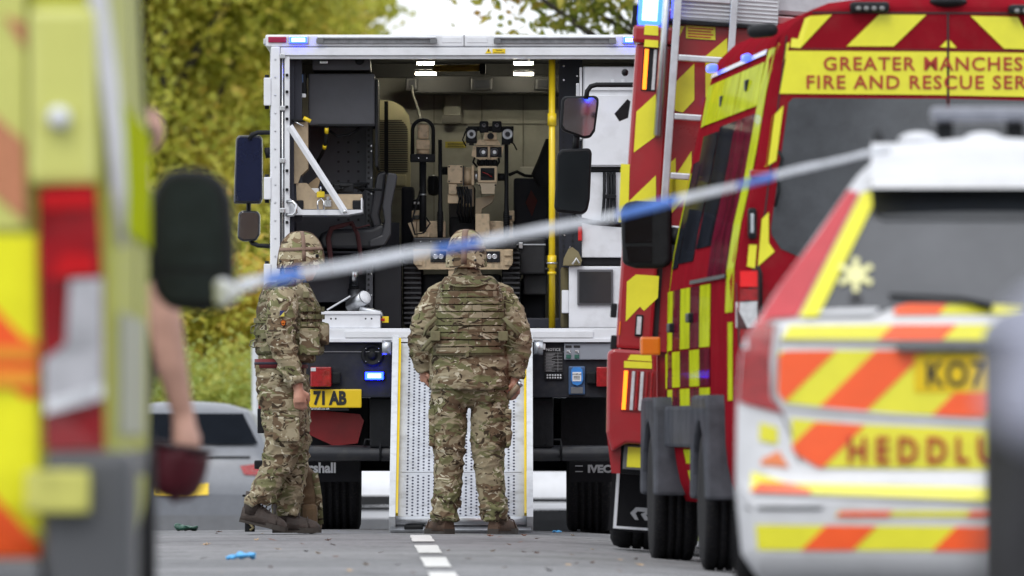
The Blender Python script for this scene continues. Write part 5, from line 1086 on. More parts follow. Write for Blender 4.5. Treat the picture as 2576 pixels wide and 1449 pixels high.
pl_ = part('number_plate', MB().box(a[0], b_[0], .075, .088, b_[1], a[1], .004), PLATEY, pc, world=False); text('lettering', 'KO7', .118, INK, pl_, (a[0]+.035, .073, b_[1]+.022), world=False, depth=.001, squash=.80, bold=.003, sp=1.1)
part('plate_light_bar', MB().box(a[0]-.06, b_[0]+.06, .04, .10, a[1]+.01, a[1]+.045, .01), MIDGREY, pc, world=False)
x, z = cL(2129, 1163); text('lettering', 'HEDDLU', .120, mat('deep_red_lettering', (.40, .02, .02), .5), pc, (x, .046, z), world=False, depth=.001, squash=.80, sp=1.5, bold=.003)
part('rear_wiper', MB().tube([(0.0, .12, 1.16), (-.10, .135, 1.185), (-.34, .17, 1.20)], [.014, .010, .006], 8), BLACK, pc, world=False)
for pts in ([(236, 250), (246, 250), (222, 590), (212, 590)], [(212, 590), (222, 590), (300, 760), (290, 762)], [(290, 760), (300, 760), (345, 905), (335, 905)]): cdl('tailgate_gap', z6(pts), mat('panel_gap_grey', (.16, .16, .17), .6), .004, None, .001)
cdl('bumper_seam', z6([(60, 1060), (1400, 1110), (1400, 1104), (60, 1054)]), mat('panel_gap_grey', 'ffffff'), .0035, None, .001)
for sx in (-1, 1):
    part('roof_rail', MB().tube([(sx*.36, .9, 1.70), (sx*.38, 1.0, 1.76), (sx*.38, 2.4, 1.76), (sx*.36, 2.5, 1.70)], .018, 8), BLACK, pc, world=False)
    wheel_local(sx*.74, .95, .24, .35, pc, .35, 3); wheel_local(sx*.74, 3.75, .24, .35, pc, .35, 3)
lbm = mat('light_bar_lens', (.20, .21, .25), .3, var=.3, scale=14)
lb_ = part('light_bar', MB().box(-.20, .42, 1.2, 1.45, 1.805, 1.855, .02), lbm, pc, world=False)
for x in (-.15, .09, .36): part('bar_foot', MB().box(x-.03, x+.03, 1.25, 1.5, 1.72, 1.80, .01), BLACK, lb_, world=False)
for x in (-.24, -.02): part('roof_pod', MB().ell((x, 1.0, 1.735), .07, .1, .03), CARW, pc, world=False)

# ================================================================== ambulance at the left edge
AS, AYY = 1080.0, F/1080.0
am = thing('ambulance', 'yellow ambulance with tall red and white tail lamp filling the left edge', 'ambulance', ((290-1288)/AS, AYY, -.02), (0, 0, math.radians(.6)))
def aL(u, v): return ((u-290)/AS, (1083-v)/AS+CAMH+.02)
aprof = [(.30, .98), (.45, 1.03), (.7, 1.04), (1.4, 1.04), (1.9, 1.02), (2.3, .98), (2.55, .92), (2.68, .80), (2.74, .5)]
ast = [(.0, 2.66, .965, .42), (.03, 2.70, .985, .36), (.09, 2.74, 1.0, .33), (1.5, 2.74, 1.0, .30), (3.6, 2.74, 1.0, .30), (4.0, 2.4, .99, .30), (4.6, 1.7, .96, .30), (5.2, 1.2, .9, .32), (5.5, .9, .8, .4)]
ab = shell(aprof, ast)
for p in ab.v: p.x -= 1.04
abvh = bvh_of(ab)
AYEL = mat('ambulance_yellow_paint', (.42, .43, .06), .5, var=.06, scale=3, spec=.25)
APALE = mat('pale_yellow_plastic', (.60, .61, .17), .3, var=.04, coat=.4)
part('body', ab, AYEL, am, world=False)
def ad(name, pts, m, off=.004, parent=None, thick=.003): return decal(name, [aL(*p) for p in pts], abvh, m, parent or am, 'y', .12, off, thick)
a, b_ = aL(72, 18), aL(248, 468)
pp_ = part('corner_panel', MB().box(a[0], b_[0], -.03, .05, b_[1], a[1], .025), APALE, am, world=False)
kx, kz = aL(150, 298); part('door_buffer', MB().ell((kx, -.05, kz), .028, .03, .028), WHITE2, am, world=False)
ad('panel_gap', [(250, -300), (262, -300), (280, 470), (266, 470)], mat('olive_gap_shade', (.14, .14, .03), .5), .006)  # panel joint with the olive shading beside it put into the colour
ad('door_panel', [(-400, -300), (62, -300), (66, 575), (-400, 575)], APALE, .006)
ad('salmon_chevron', [(-200, 120), (62, 358), (68, 560), (-200, 330)], mat('salmon_chevron', (.50, .20, .10), .5), .012)
ad('salmon_chevron', [(10, 40), (64, 60), (64, 125), (40, 90)], mat('salmon_chevron', 'ffffff'), .012)
ad('door_gap', [(64, -300), (72, -300), (84, 585), (76, 585)], mat('olive_gap_shade', (.14, .14, .03), .5), .010)  # door joint, its olive shading painted in as well
lpn = ad('lower_door', [(-400, 592), (92, 592), (100, 1402), (-400, 1402)], mat('bright_reflective_yellow', (.82, .80, .01), .35, coat=.3), .008)
ad('orange_chevron', [(-120, 660), (60, 850), (96, 862), (97, 1000), (60, 1000), (-120, 850)], HIORG, .014, lpn)
ad('pale_bar', [(-300, 872), (94, 872), (94, 905), (-300, 905)], mat('light_orange_bar', (.80, .30, .02), .4), .020, lpn); ad('pale_bar', [(-300, 930), (94, 930), (94, 975), (-300, 975)], mat('light_orange_bar', 'ffffff'), .020, lpn)
ad('orange_chevron', [(-120, 1130), (100, 1370), (100, 1400), (-120, 1400)], HIORG, .014, lpn)
tl = ad('tail_lamp', [(96, 478), (130, 468), (245, 465), (262, 700), (266, 1130), (114, 1132), (104, 800)], mat('ambulance_red_lens', (.24, .003, .007), .2, var=.5, scale=7, coat=.3), .012, None, .03)
ad('red_reflector', [(108, 486), (236, 482), (242, 525), (112, 530)], mat('ambulance_bright_red', (.52, .006, .010), .2, coat=.3), .046, tl); ad('red_reflector', [(160, 640), (240, 640), (246, 690), (120, 700)], mat('ambulance_bright_red', 'ffffff'), .046, tl)
ad('clear_lens', [(178, 705), (258, 700), (262, 1000), (225, 1012), (116, 1040), (112, 905), (168, 865)], mat('grey_white_lens', (.40, .40, .43), .25, var=.25, scale=8, coat=.3), .047, tl)
ad('clear_lens_edge', [(116, 1010), (225, 980), (262, 965), (262, 1000), (225, 1014), (116, 1042)], WHITE, .052, tl)
part('bumper', MB().box(aL(112, 0)[0], .045, -.09, .5, .18, aL(0, 1135)[1], .03), mat('grey_bumper_plastic', (.075, .078, .085), .5, var=.1, scale=6), am, world=False)
part('step_bumper', MB().box(-2.0, aL(110, 0)[0]-.003, -.12, .3, .18, aL(0, 1405)[1], .02), MIDGREY, am, world=False)
a, b_ = aL(68, 1182), aL(230, 1290); yr = part('yellow_reflector', MB().box(a[0], b_[0], -.135, -.0905, b_[1], a[1], .01), mat('worn_yellow_reflector', (.52, .51, .12), .5, var=.25, scale=14), am, world=False)
# side: grey trim strip, sill, wheel, gutter rail that catches the blue light
def as_(name, y0, y1, z0, z1, m, off=.004, slant=0): return decal(name, [(y0, z0), (y1, z0), (y1+slant, z1), (y0+slant, z1)], abvh, m, am, 'x', .25, off, .003, -8.0, False, -1)
part('corner_rail', MB().tube([(aL(242, 0)[0], .0, 2.3), (aL(246, 0)[0], -.002, aL(0, 0)[1]), (aL(268, 0)[0], .0, aL(0, 165)[1]), (aL(288, 0)[0], .0, aL(0, 330)[1]), (aL(300, 0)[0], .01, aL(0, 480)[1]), (aL(306, 0)[0], .02, aL(0, 620)[1])], [.024, .024, .024, .022, .018, .010], 12), mat('pale_grey_trim', (.60, .60, .64), .25, coat=.4), am, world=False)
as_('side_moulding', .2, 4.6, .30, .62, mat('grey_bumper_plastic', 'ffffff'), .006)
as_('side_stripe', .3, 4.4, 1.15, 1.45, LIME, .005); as_('side_window', 3.2, 4.2, 1.5, 2.1, mat('ambulance_side_glass', (.02, .022, .025), .6, spec=.0), .004, -.2)
as_('door_seam', 2.0, 2.03, .65, 2.5, INK, .004); as_('grey_band', .25, 2.8, .66, .95, mat('grey_side_band', (.34, .35, .26), .5), .005)
for yc in (1.2, 4.6): wheel_local(-.12, yc, .23, .34, am, .34, 3); wheel_local(-1.96, yc, .23, .34, am, .34, 3)
AMY = F/900.0
mh = part('door_mirror', MB().prism(PP([(372, 560), (384, 490), (402, 446), (438, 424), (512, 426), (560, 448), (582, 500), (590, 600), (592, 740), (570, 778), (500, 786), (420, 776), (384, 730)], AMY), AMY, AMY+.18), BLACK, am); b_ = mh.modifiers.new('b', 'BEVEL'); b_.width = .045; b_.segments = 4
part('mirror_glass', MB().prism(PP([(402, 556), (416, 464), (440, 448), (516, 452), (548, 480), (560, 560), (566, 672), (404, 672)], AMY-.004), AMY-.004, AMY-.001), mat('dark_teal_mirror', (.012, .017, .020), .25, 0.0, var=.6, scale=5, spec=.3), mh)
part('mirror_glass', MB().prism(PP([(408, 690), (566, 690), (566, 750), (416, 756)], AMY-.004), AMY-.004, AMY-.001), mat('dark_teal_mirror', 'ffffff'), mh)
part('mirror_foot', MB().tube([W(300, 640, AMY+.1), W(390, 640, AMY+.1)], .07, 12), BLACK, am)

# ================================================================== cars further down the hill
def far_car(label, u, Y, paint, facing_rear=True, hw=.92, h=1.55, plate=True, name='parked_car'):
    x0 = (u-1288)*Y/F; z0 = ground_z(-3 if x0 < -1.5 else x0, Y)
    t = thing(name, label, 'car', (x0, Y, z0), group='cars parked beyond the brow'); k = h/1.55
    pr = [(.22, hw*.9), (.32, hw*.97), (.55, hw), (.85, hw*.99), (.98, hw*.96), (1.1*k, hw*.88), (1.25*k, hw*.80), (1.42*k, hw*.72), (1.5*k, hw*.62), (1.545*k, hw*.4)]
    stn = [(.0, .70, .93, .30), (.04, .82, .98, .26), (.10, 1.0, 1, .24), (.16, 1.08*k, 1, .22), (.34, 1.3*k, 1, .22), (.5, 1.46*k, 1, .22), (.75, 1.53*k, 1, .22), (1.3, 1.545*k, 1, .22), (2.5, 1.54*k, 1, .22), (3.1, 1.2*k, 1, .22), (3.4, 1.0, 1, .22), (4.2, .86, .95, .24), (4.4, .65, .86, .3)]
    if not facing_rear: stn = [(.0, .62, .90, .30), (.06, .78, .96, .26), (.2, .86, .98, .24), (.95, 1.0, 1, .22), (1.2, 1.08*k, 1, .22), (1.75, 1.46*k, 1, .22), (1.95, 1.53*k, 1, .22), (3.4, 1.545*k, 1, .22), (4.0, 1.2*k, 1, .22), (4.4, .9, .95, .26)]
    s = shell(pr, stn); bv_ = bvh_of(s); part('body', s, paint, t, world=False)
    d = lambda n, pts, m, off=.004: decal(n, pts, bv_, m, t, 'y', .15, off, .004)
    d('rear_window' if facing_rear else 'windscreen', [(-.62*hw, 1.45*k), (.62*hw, 1.45*k), (.78*hw, 1.17*k), (-.78*hw, 1.17*k)] if facing_rear else [(-.6*hw, 1.45*k), (.6*hw, 1.45*k), (.78*hw, 1.08*k), (-.78*hw, 1.08*k)], mat('far_car_glass', (.010, .012, .016), .3, spec=0.0), .035)
    for sx in (-1, 1):
        d('tail_lamp' if facing_rear else 'headlamp', [(sx*.60*hw, .98), (sx*.93*hw, 1.02), (sx*.96*hw, .88), (sx*.64*hw, .90)] if facing_rear else [(sx*.5*hw, .78), (sx*.9*hw, .80), (sx*.9*hw, .66), (sx*.55*hw, .66)], REDL if facing_rear else WHITEL, .01)
        for yc in (.85, 3.5): wheel_local(sx*(hw-.13), yc, .22, .33, t, .33, 2)
    if plate: d('number_plate', [(-.26, .82), (.26, .82), (.26, .71), (-.26, .71)] if facing_rear else [(-.26, .5), (.26, .5), (.26, .39), (-.26, .39)], PLATEY if facing_rear else WINK, .012)
    zt = .78 if u == 1400 else .52; d('bumper_trim', [(-.85*hw, zt), (.85*hw, zt), (.82*hw, .34), (-.82*hw, .34)], BLACK if u == 1400 else MIDGREY, .006)
    d('boot_seam' if facing_rear else 'grille', [(-.7*hw, 1.07), (.7*hw, 1.07), (.7*hw, 1.05), (-.7*hw, 1.05)] if facing_rear else [(-.45*hw, .74), (.45*hw, .74), (.4*hw, .6), (-.4*hw, .6)], BLACK, .006)
    return t, bv_
SILV = mat('silver_car_paint', (.17, .18, .20), .4, .2, var=.1, coat=.15)
c1, cbv = far_car('silver hatchback beyond the brow, seen between the bare arm and the side-on soldier', 455, F/270, SILV, True, .92, 1.57)
text('lettering', 'BJ71 PSJ', .085, INK, c1, (-.24, -.012, .735), world=False, depth=.001, squash=.85)
far_car('white car beyond the brow, seen under the truck between its wheels', 1000, F/262, CARW, False, .92, 1.5, False)
far_car('white car with dark bumper beyond the brow, seen under the right end of the truck', 1400, F/255, CARW, True, .92, 1.5, False)
# ================================================================== people
def camo(name, tone=1.0, sc_=1.0, green=0.0):
    """printed multi-terrain pattern: tan ground, olive and brown brush strokes, pale flecks"""
    m = bpy.data.materials.new(name); m.use_nodes = True; n = m.node_tree; b = n.nodes['Principled BSDF']; l = n.links.new
    t = n.nodes.new('ShaderNodeTexCoord'); mp_ = n.nodes.new('ShaderNodeMapping'); mp_.inputs['Scale'].default_value = (sc_, sc_, sc_*1.7); l(t.outputs['Object'], mp_.inputs[0])
    wz = n.nodes.new('ShaderNodeTexNoise'); wz.inputs['Scale'].default_value = 6; wz.inputs['Detail'].default_value = 2; l(mp_.outputs[0], wz.inputs['Vector'])
    wm = n.nodes.new('ShaderNodeVectorMath'); wm.operation = 'MULTIPLY_ADD'; wm.inputs[1].default_value = (.16, .16, .16); l(wz.outputs['Color'], wm.inputs[0]); l(mp_.outputs[0], wm.inputs[2])
    def layer(scale, off, thr, prev, col, det=1.5, dist=.6, soft=.012):
        a = n.nodes.new('ShaderNodeVectorMath'); a.operation = 'ADD'; a.inputs[1].default_value = off; l(wm.outputs[0], a.inputs[0])
        z = n.nodes.new('ShaderNodeTexNoise'); z.inputs['Scale'].default_value = scale; z.inputs['Detail'].default_value = det; z.inputs['Distortion'].default_value = dist; l(a.outputs[0], z.inputs['Vector'])
        r = n.nodes.new('ShaderNodeMapRange'); r.inputs[1].default_value = thr-soft; r.inputs[2].default_value = thr+soft; l(z.outputs[0], r.inputs[0])
        x = n.nodes.new('ShaderNodeMixRGB'); x.inputs[2].default_value = (*[c*tone for c in col], 1); l(r.outputs[0], x.inputs[0])
        if isinstance(prev, tuple): x.inputs[1].default_value = (*[c*tone for c in prev], 1)
        else: l(prev, x.inputs[1])
        return x.outputs[0]
    c = layer(7, (3.1, 1.7, .4), .53-green, (.30, .255, .165), (.175, .175, .085), 2, .8)
    c = layer(8, (7.7, 4.2, 2.9), .555, c, (.155, .108, .066), 2, 1.0)
    c = layer(15, (1.9, 9.3, 5.5), .60, c, (.37, .325, .22), 1, 1.2)
    c = layer(17, (5.9, 2.3, 8.5), .625, c, (.055, .040, .026), 1, 1.4)
    c = layer(21, (9.9, 6.3, 1.5), .665, c, (.57, .53, .40), 1, 1.2)
    fn = n.nodes.new('ShaderNodeTexNoise'); fn.inputs['Scale'].default_value = 3; fn.inputs['Detail'].default_value = 5; l(t.outputs['Object'], fn.inputs['Vector'])
    r = n.nodes.new('ShaderNodeMapRange'); r.inputs[3].default_value = .8; r.inputs[4].default_value = 1.2; l(fn.outputs[0], r.inputs[0])
    x = n.nodes.new('ShaderNodeMixRGB'); x.blend_type = 'MULTIPLY'; x.inputs[0].default_value = 1; l(c, x.inputs[1]); l(r.outputs[0], x.inputs[2]); l(x.outputs[0], b.inputs['Base Color'])
    b.inputs['Roughness'].default_value = .9; b.inputs['Specular IOR Level'].default_value = .2
    cl = n.nodes.new('ShaderNodeTexNoise'); cl.inputs['Scale'].default_value = 26; cl.inputs['Detail'].default_value = 4; l(t.outputs['Object'], cl.inputs['Vector'])
    bp = n.nodes.new('ShaderNodeBump'); bp.inputs['Strength'].default_value = .45; bp.inputs['Distance'].default_value = .012; l(cl.outputs[0], bp.inputs['Height']); l(bp.outputs[0], b.inputs['Normal'])
    return m
CAMO = camo('camouflage_cloth', .95, .82); CAMOV = camo('camouflage_webbing', .86, .70, .10); CAMOD = camo('camouflage_vest_ground', .62, .85, .07); CAMOH = camo('camouflage_helmet_cover', 1.12, .75, -.02)
STRAP = mat('olive_webbing', (.17, .16, .085), .85, var=.2, scale=20, bump=.2, bscale=200)
BROWNB = mat('brown_helmet_band', (.20, .135, .10), .9, var=.2, scale=20)
BOOT = mat('brown_suede_boot', (.085, .052, .034), .85, var=.25, scale=14, bump=.3, bscale=60)
BOOTD = mat('dark_brown_boot', (.046, .034, .028), .7, var=.35, scale=18, bump=.5, bscale=45)
SOLE = mat('dark_boot_sole', (.045, .038, .032), .8, var=.2)
SKIN = mat('skin', (.52, .27, .19), .5, var=.14, scale=12, bump=.1, bscale=90)
SKINP = mat('pale_skin', (.46, .26, .20), .5, var=.22, scale=7, bump=.1, bscale=90)
HAIR = mat('dark_hair', (.05, .04, .034), .7, var=.3, scale=60, bump=.4, bscale=200)
def fuse(mb, voxel, it=3, disp=None):
    """one continuous skin around overlapping forms"""
    me = mb.mesh('tmp'); o = bpy.data.objects.new('tmp', me); COL.objects.link(o)
    md = o.modifiers.new('r', 'REMESH'); md.mode = 'VOXEL'; md.voxel_size = voxel
    dg = bpy.context.evaluated_depsgraph_get(); m2 = bpy.data.meshes.new_from_object(o.evaluated_get(dg)); bpy.data.objects.remove(o); bpy.data.meshes.remove(me)
    bm = bmesh.new(); bm.from_mesh(m2)
    for _ in range(it): bmesh.ops.smooth_vert(bm, verts=bm.verts[:], factor=.5, use_axis_x=True, use_axis_y=True, use_axis_z=True)
    bm.normal_update()
    if disp:
        d = [disp(v.co, v.normal) for v in bm.verts]
        for v, q_ in zip(bm.verts, d): v.co += v.normal*q_
        bmesh.ops.smooth_vert(bm, verts=bm.verts[:], factor=.3, use_axis_x=True, use_axis_y=True, use_axis_z=True)
    bm.to_mesh(m2); bm.free(); m2.polygons.foreach_set('use_smooth', [True]*len(m2.polygons)); m2.name = 'cloth'
    return m2
def wrinkle(amp, seed, zfold=9.0, bands=()):
    """cloth folds: soft diagonal creases, stronger inside the bands (z, half height, gain)"""
    o = Vector((seed*3.7, seed*1.3, seed*2.1))
    def f(p, nrm):
        g = 1.0
        for z, h, k_ in bands: g += k_*max(0, 1-abs(p.z-z)/h)
        a = noise.noise(Vector((p.x*5+p.z*2.5, p.y*5, p.z*zfold))+o); b_ = noise.noise(Vector((p.x*11-p.z*5, p.y*11, p.z*zfold*2.1))+o*2)
        c_ = noise.noise(Vector((p.x*9+p.z*9, p.y*9+p.z*3, p.z*16-p.x*5))+o*3); r_ = max(0, 1-abs(c_)*3.2)**3
        return amp*g*((1-abs(a)*2.6)*.6+b_*.55-.25+r_*.9)
    return f
def hand(mb, wrist, d, nrm, curl=.9, scale=1.0, thumb_side=1):
    """palm and five fingers; d points along the hand, nrm out of the back of the hand"""
    d = Vector(d).normalized(); nrm = (Vector(nrm)-d*Vector(nrm).dot(d)).normalized(); s = d.cross(nrm)*thumb_side; w_ = Vector(wrist); k_ = scale
    mb.tube([w_-d*.03*k_, w_+d*.02*k_, w_+d*.06*k_, w_+d*.09*k_], [.026*k_, .030*k_, .036*k_, .032*k_], 12, sq=1.0)
    for i, (off, ln) in enumerate(((.030, .074), (.010, .082), (-.010, .076), (-.029, .060))):
        p = w_+d*.088*k_+s*off*k_; pts = [p-d*.02*k_, p]; a = 0; dirn = d.copy()
        for j, fl in enumerate((.44, .32, .26)):
            a += curl*(.55, .75, .6)[j]; dirn = d*math.cos(a)-nrm*math.sin(a); p = p+dirn*ln*fl*k_; pts.append(p)
        mb.tube(pts, [.0100*k_, .0105*k_, .0095*k_, .0088*k_, .0075*k_], 8, round_ends=True)
    p = w_+d*.025*k_+s*.028*k_
    mb.tube([p-s*.01*k_, p+d*.022*k_+s*.020*k_-nrm*.010*k_, p+d*.050*k_+s*.022*k_-nrm*.026*k_, p+d*.070*k_+s*.012*k_-nrm*.036*k_], [.014*k_, .0135*k_, .0115*k_, .009*k_], 8, round_ends=True)
def head(mb, c, yaw, k_=1.0):
    """skull, jaw, nose, brow, lips and ears; c is the middle of the head, yaw turns the face (0 looks along +y)"""
    c = Vector(c); R = Matrix.Rotation(yaw, 3, 'Z')
    def P(x, y, z): return c+R @ Vector((x*k_, y*k_, z*k_))
    mb.ell(P(0, -.012, .030), .076*k_, .098*k_, .092*k_, 20, 14, R); mb.ell(P(0, .030, -.055), .056*k_, .064*k_, .062*k_, 16, 10, R)
    mb.ell(P(0, .060, -.088), .026*k_, .024*k_, .022*k_, 10, 8, R); mb.ell(P(0, .075, .022), .055*k_, .022*k_, .014*k_, 12, 8, R)
    mb.tube([P(0, .082, .012), P(0, .100, -.014), P(0, .106, -.028)], [.009*k_, .013*k_, .016*k_], 10, round_ends=True); mb.ell(P(0, .090, -.056), .024*k_, .010*k_, .007*k_, 10, 6, R); mb.ell(P(0, .088, -.068), .021*k_, .010*k_, .007*k_, 10, 6, R)
    for sx in (-1, 1): mb.ell(P(sx*.036, .070, -.016), .024*k_, .022*k_, .020*k_, 10, 8, R); mb.ell(P(sx*.080, -.008, -.005), .011*k_, .022*k_, .034*k_, 10, 8, R)
    return P
def eyes(P, parent, k_=1.0):
    for sx in (-1, 1):
        e = MB().ell(P(sx*.031, .080, .006), .012*k_, .012*k_, .010*k_, 10, 8); part('eye', e, mat('eye_white_and_iris', (.10, .08, .07), .2, var=.5, scale=80), parent)
def boot(p, ang, pitch=0.0, L_=.29):
    """ankle boot with its heel at p (ground), toe pointing along ang; pitch lifts the heel"""
    M_ = Matrix.Translation(Vector(p)) @ Matrix.Rotation(ang, 4, 'Z') @ Matrix.Rotation(pitch, 4, 'Y')
    up = MB(); so_ = MB()
    rs = []
    for x, w_, h in ((-.006, .038, .10), (.03, .046, .135), (.10, .046, .140), (.14, .046, .122), (.18, .049, .104), (.23, .049, .090), (.27, .042, .074), (.292, .026, .052)):
        rs.append([M_ @ Vector((x, w_*math.copysign(abs(math.cos(a))**.8, math.cos(a)), .022+max(0, math.sin(a))*(h-.022)*1.0-.004)) for a in [2*PI*i/16 for i in range(16)]])
    up.rings(rs, True, True); up.tube([M_ @ Vector((.050, 0, .06)), M_ @ Vector((.048, 0, .13)), M_ @ Vector((.045, 0, .20))], [.052, .050, .054], 14)
    prof = [(-.008, .034), (.03, .042), (.10, .040), (.14, .041), (.20, .050), (.25, .049), (.285, .036), (.302, .014)]
    lo = [M_ @ Vector((x, w_+.003, .0)) for x, w_ in prof]+[M_ @ Vector((x, -w_-.003, .0)) for x, w_ in prof[::-1]]; hi = [M_ @ Vector((x, w_+.003, .032)) for x, w_ in prof]+[M_ @ Vector((x, -w_-.003, .032)) for x, w_ in prof[::-1]]
    so_.rings([lo, hi], True, False)
    for x in (.085, .11, .135, .16): up.tube([M_ @ Vector((x, .040, .125-.30*(x-.085))), M_ @ Vector((x+.004, 0, .150-.38*(x-.085))), M_ @ Vector((x, -.040, .125-.30*(x-.085)))], .005, 6)
    up.tube([M_ @ Vector((.225, .052, .036)), M_ @ Vector((.215, .038, .085)), M_ @ Vector((.212, 0, .100)), M_ @ Vector((.215, -.038, .085)), M_ @ Vector((.225, -.052, .036))], .004, 6)
    return up, so_, M_
def band(c, rx, ry, z0, z1, a0, a1, th, p=2.3, n=22, tilt=0.0):
    """a webbing strap that follows the torso: superellipse arc between two angles"""
    mb = MB(); vs = []
    for i in range(n+1):
        a = lerp(a0, a1, i/n); cc, ss_ = math.cos(a), math.sin(a); x = math.copysign(abs(cc)**(2/p), cc); y = math.copysign(abs(ss_)**(2/p), ss_); dz = tilt*x
        for r_ in (0, th):
            for z in (z0, z1): vs.append((c[0]+x*(rx+r_), c[1]+y*(ry+r_), z+dz))
    fs = []
    for i in range(n): o = 4*i; fs += [(o, o+4, o+5, o+1), (o+2, o+3, o+7, o+6), (o, o+2, o+6, o+4), (o+1, o+5, o+7, o+3)]
    fs += [(0, 1, 3, 2), (4*n, 4*n+2, 4*n+3, 4*n+1)]
    return mb.add(vs, fs)
def helmet(parent, c, ax, ay, h, yaw, name='helmet'):
    """cloth-covered combat helmet: domed shell, raised ear sides, brim; c is the centre of the rim"""
    R = Matrix.Rotation(yaw, 3, 'Z'); c = Vector(c); n = 36; rs = []
    def pt(a, t, g=0.0):
        # t 0 at crown, 1 at rim; angle a measured from the face direction
        t = max(0.0, t); r = math.sin(min(t, 1)*PI/2)**.82; z = h*math.cos(min(t, 1)*PI/2)**.80
        drop = (.030*max(0, math.cos(a+PI))+.020*abs(math.sin(a))**2-.004*max(0, math.cos(a)))*t**4
        fl = 1+.05*t**8
        return c+R @ Vector((math.sin(a)*(ax*r*fl+g), math.cos(a)*(ay*r*fl+g), z-drop+(g if t < .3 else 0)))
    for j in range(1, 19): rs.append([pt(2*PI*i/n, j/18.0) for i in range(n)])
    rs.append([pt(2*PI*i/n, 1.0)*1.0+Vector((0, 0, -.004)) for i in range(n)])
    rs.append([c+(pt(2*PI*i/n, 1.0)-c)*.93+Vector((0, 0, .004)) for i in range(n)])
    rs.insert(0, [pt(2*PI*i/n, .012) for i in range(n)])
    mb = MB().rings(rs, True, True)
    for v in mb.v:
        v += (v-c).normalized()*.0035*noise.noise(v*24)
    hm = part(name, mb, CAMOH, parent)
    def ribbon(path, wd, m=BROWNB, nm='helmet_band'):
        vs = []; fs = []
        P_ = [pt(a, t, .004) for a, t in path]
        for i, p in enumerate(P_):
            tn = (P_[min(i+1, len(P_)-1)]-P_[max(i-1, 0)]).normalized(); o_ = (p-c-Vector((0, 0, h*.2))).normalized(); s = tn.cross(o_).normalized()*wd
            vs += [p-s, p+s, p+s-o_*.004, p-s-o_*.004]
        for i in range(len(P_)-1):
            for k_ in range(4): fs.append((4*i+k_, 4*i+(k_+1) % 4, 4*i+4+(k_+1) % 4, 4*i+4+k_))
        fs += [(3, 2, 1, 0), tuple(range(len(vs)-4, len(vs)))]
        return part(nm, MB().add(vs, fs, True), m, hm)
    ribbon([(PI*2*i/32, .74) for i in range(33)], .011)
    ribbon([(.0, .98-.98*i/10) for i in range(11)]+[(PI, .98*i/10) for i in range(1, 11)], .018)
    ribbon([(PI/2*.9, .95-.95*i/8) for i in range(9)]+[(-PI/2*.9, .95*i/8) for i in range(1, 9)], .012)
    for a in (PI*.82, -PI*.82): b_ = pt(a, .93, .004); part('helmet_bolt', MB().ell(b_, .008, .008, .008, 8, 6), INK, hm)
    return hm, pt
# ---------------------------------------------------------------- soldier seen from behind
SY = F/400.0
gB = ground_z((1180-1288)*SY/F, SY)
XB = (1180-1288)*SY/F; ZB_ = CAMH-260*SY/F
s1 = thing('person', 'soldier in camouflage seen from behind, holding a torch at the foot of the ramp', 'person', (XB, SY, ZB_), group='soldiers behind the truck')
def L1(u, v, y=0.0): return Vector((XB+(u-1180)/400.0, SY+y, ZB_+(1343-v)/400.0))
# body: one figure of skin under the clothes
mb = MB()
mb.loft([tuple(L1(1180, 960, .02))+(.17, .11), tuple(L1(1180, 850, .02))+(.17, .11), tuple(L1(1180, 740, .02))+(.19, .11), tuple(L1(1176, 700, .03))+(.09, .09), tuple(L1(1174, 682, .04))+(.068, .072), tuple(L1(1174, 655, .05))+(.066, .075), tuple(L1(1173, 640, .05))+(.062, .075)], 20)
for su, pts in ((-1, [(1133, 960), (1128, 1050), (1131, 1140), (1128, 1310)]), (1, [(1230, 960), (1232, 1050), (1227, 1140), (1235, 1310)])):
    mb.tube([L1(u, v, .02) for u, v in pts], [.09, .085, .06, .045], 12)
lw_ = L1(1068, 925, .06); rw_ = L1(1294, 955, -.02)
mb.tube([L1(1095, 755, .02), L1(1062, 858, .02), lw_], [.06, .05, .032], 12); mb.tube([L1(1265, 755, .02), L1(1302, 870, .0), rw_], [.06, .05, .034], 12)
hand(mb, lw_, (.06, .15, -1), (-1, -.2, 0), 1.0, 1.0, -1); hand(mb, rw_, (.02, -.05, -1), (.85, -.5, 0), 1.15, 1.05, 1)
PH = head(mb, L1(1173, 640, .06), -.10)
BODY1 = fuse(mb, .0055, 2)
def wear(name, mesh, m, parent): mesh.transform(WM[parent.name].inverted()); return part(name, mesh, m, parent, world=False)
mb = MB()
mb.loft([tuple(L1(1182, 1022, .0))+(.15, .10), tuple(L1(1182, 1000, .0))+(.225, .14), tuple(L1(1182, 960, .0))+(.235, .15), tuple(L1(1182, 920, .0))+(.22, .14)], 24)
for secs in ([(965, 1134, .118, .135), (1010, 1131, .120, .132), (1050, 1128, .113, .124), (1100, 1130, .104, .112), (1135, 1131, .097, .104), (1170, 1129, .092, .100), (1210, 1127, .088, .100), (1255, 1124, .088, .096), (1285, 1122, .086, .090), (1308, 1122, .080, .082)],
             [(965, 1230, .120, .135), (1010, 1232, .122, .132), (1050, 1232, .120, .124), (1100, 1229, .110, .112), (1135, 1227, .102, .104), (1170, 1230, .095, .100), (1210, 1234, .090, .100), (1255, 1239, .086, .096), (1285, 1242, .083, .090), (1308, 1242, .078, .082)]):
    mb.loft([tuple(L1(u, v, .0))+(rx, ry) for v, u, rx, ry in secs], 20, 2.1)
mb.ell(L1(1092, 1075, .0), .030, .085, .125); mb.ell(L1(1272, 1075, .0), .034, .085, .125)
mb.ell(L1(1140, 985, -.06), .10, .10, .12); mb.ell(L1(1224, 985, -.06), .10, .10, .12)
wear('body', BODY1, SKIN, s1); eyes(PH, s1)
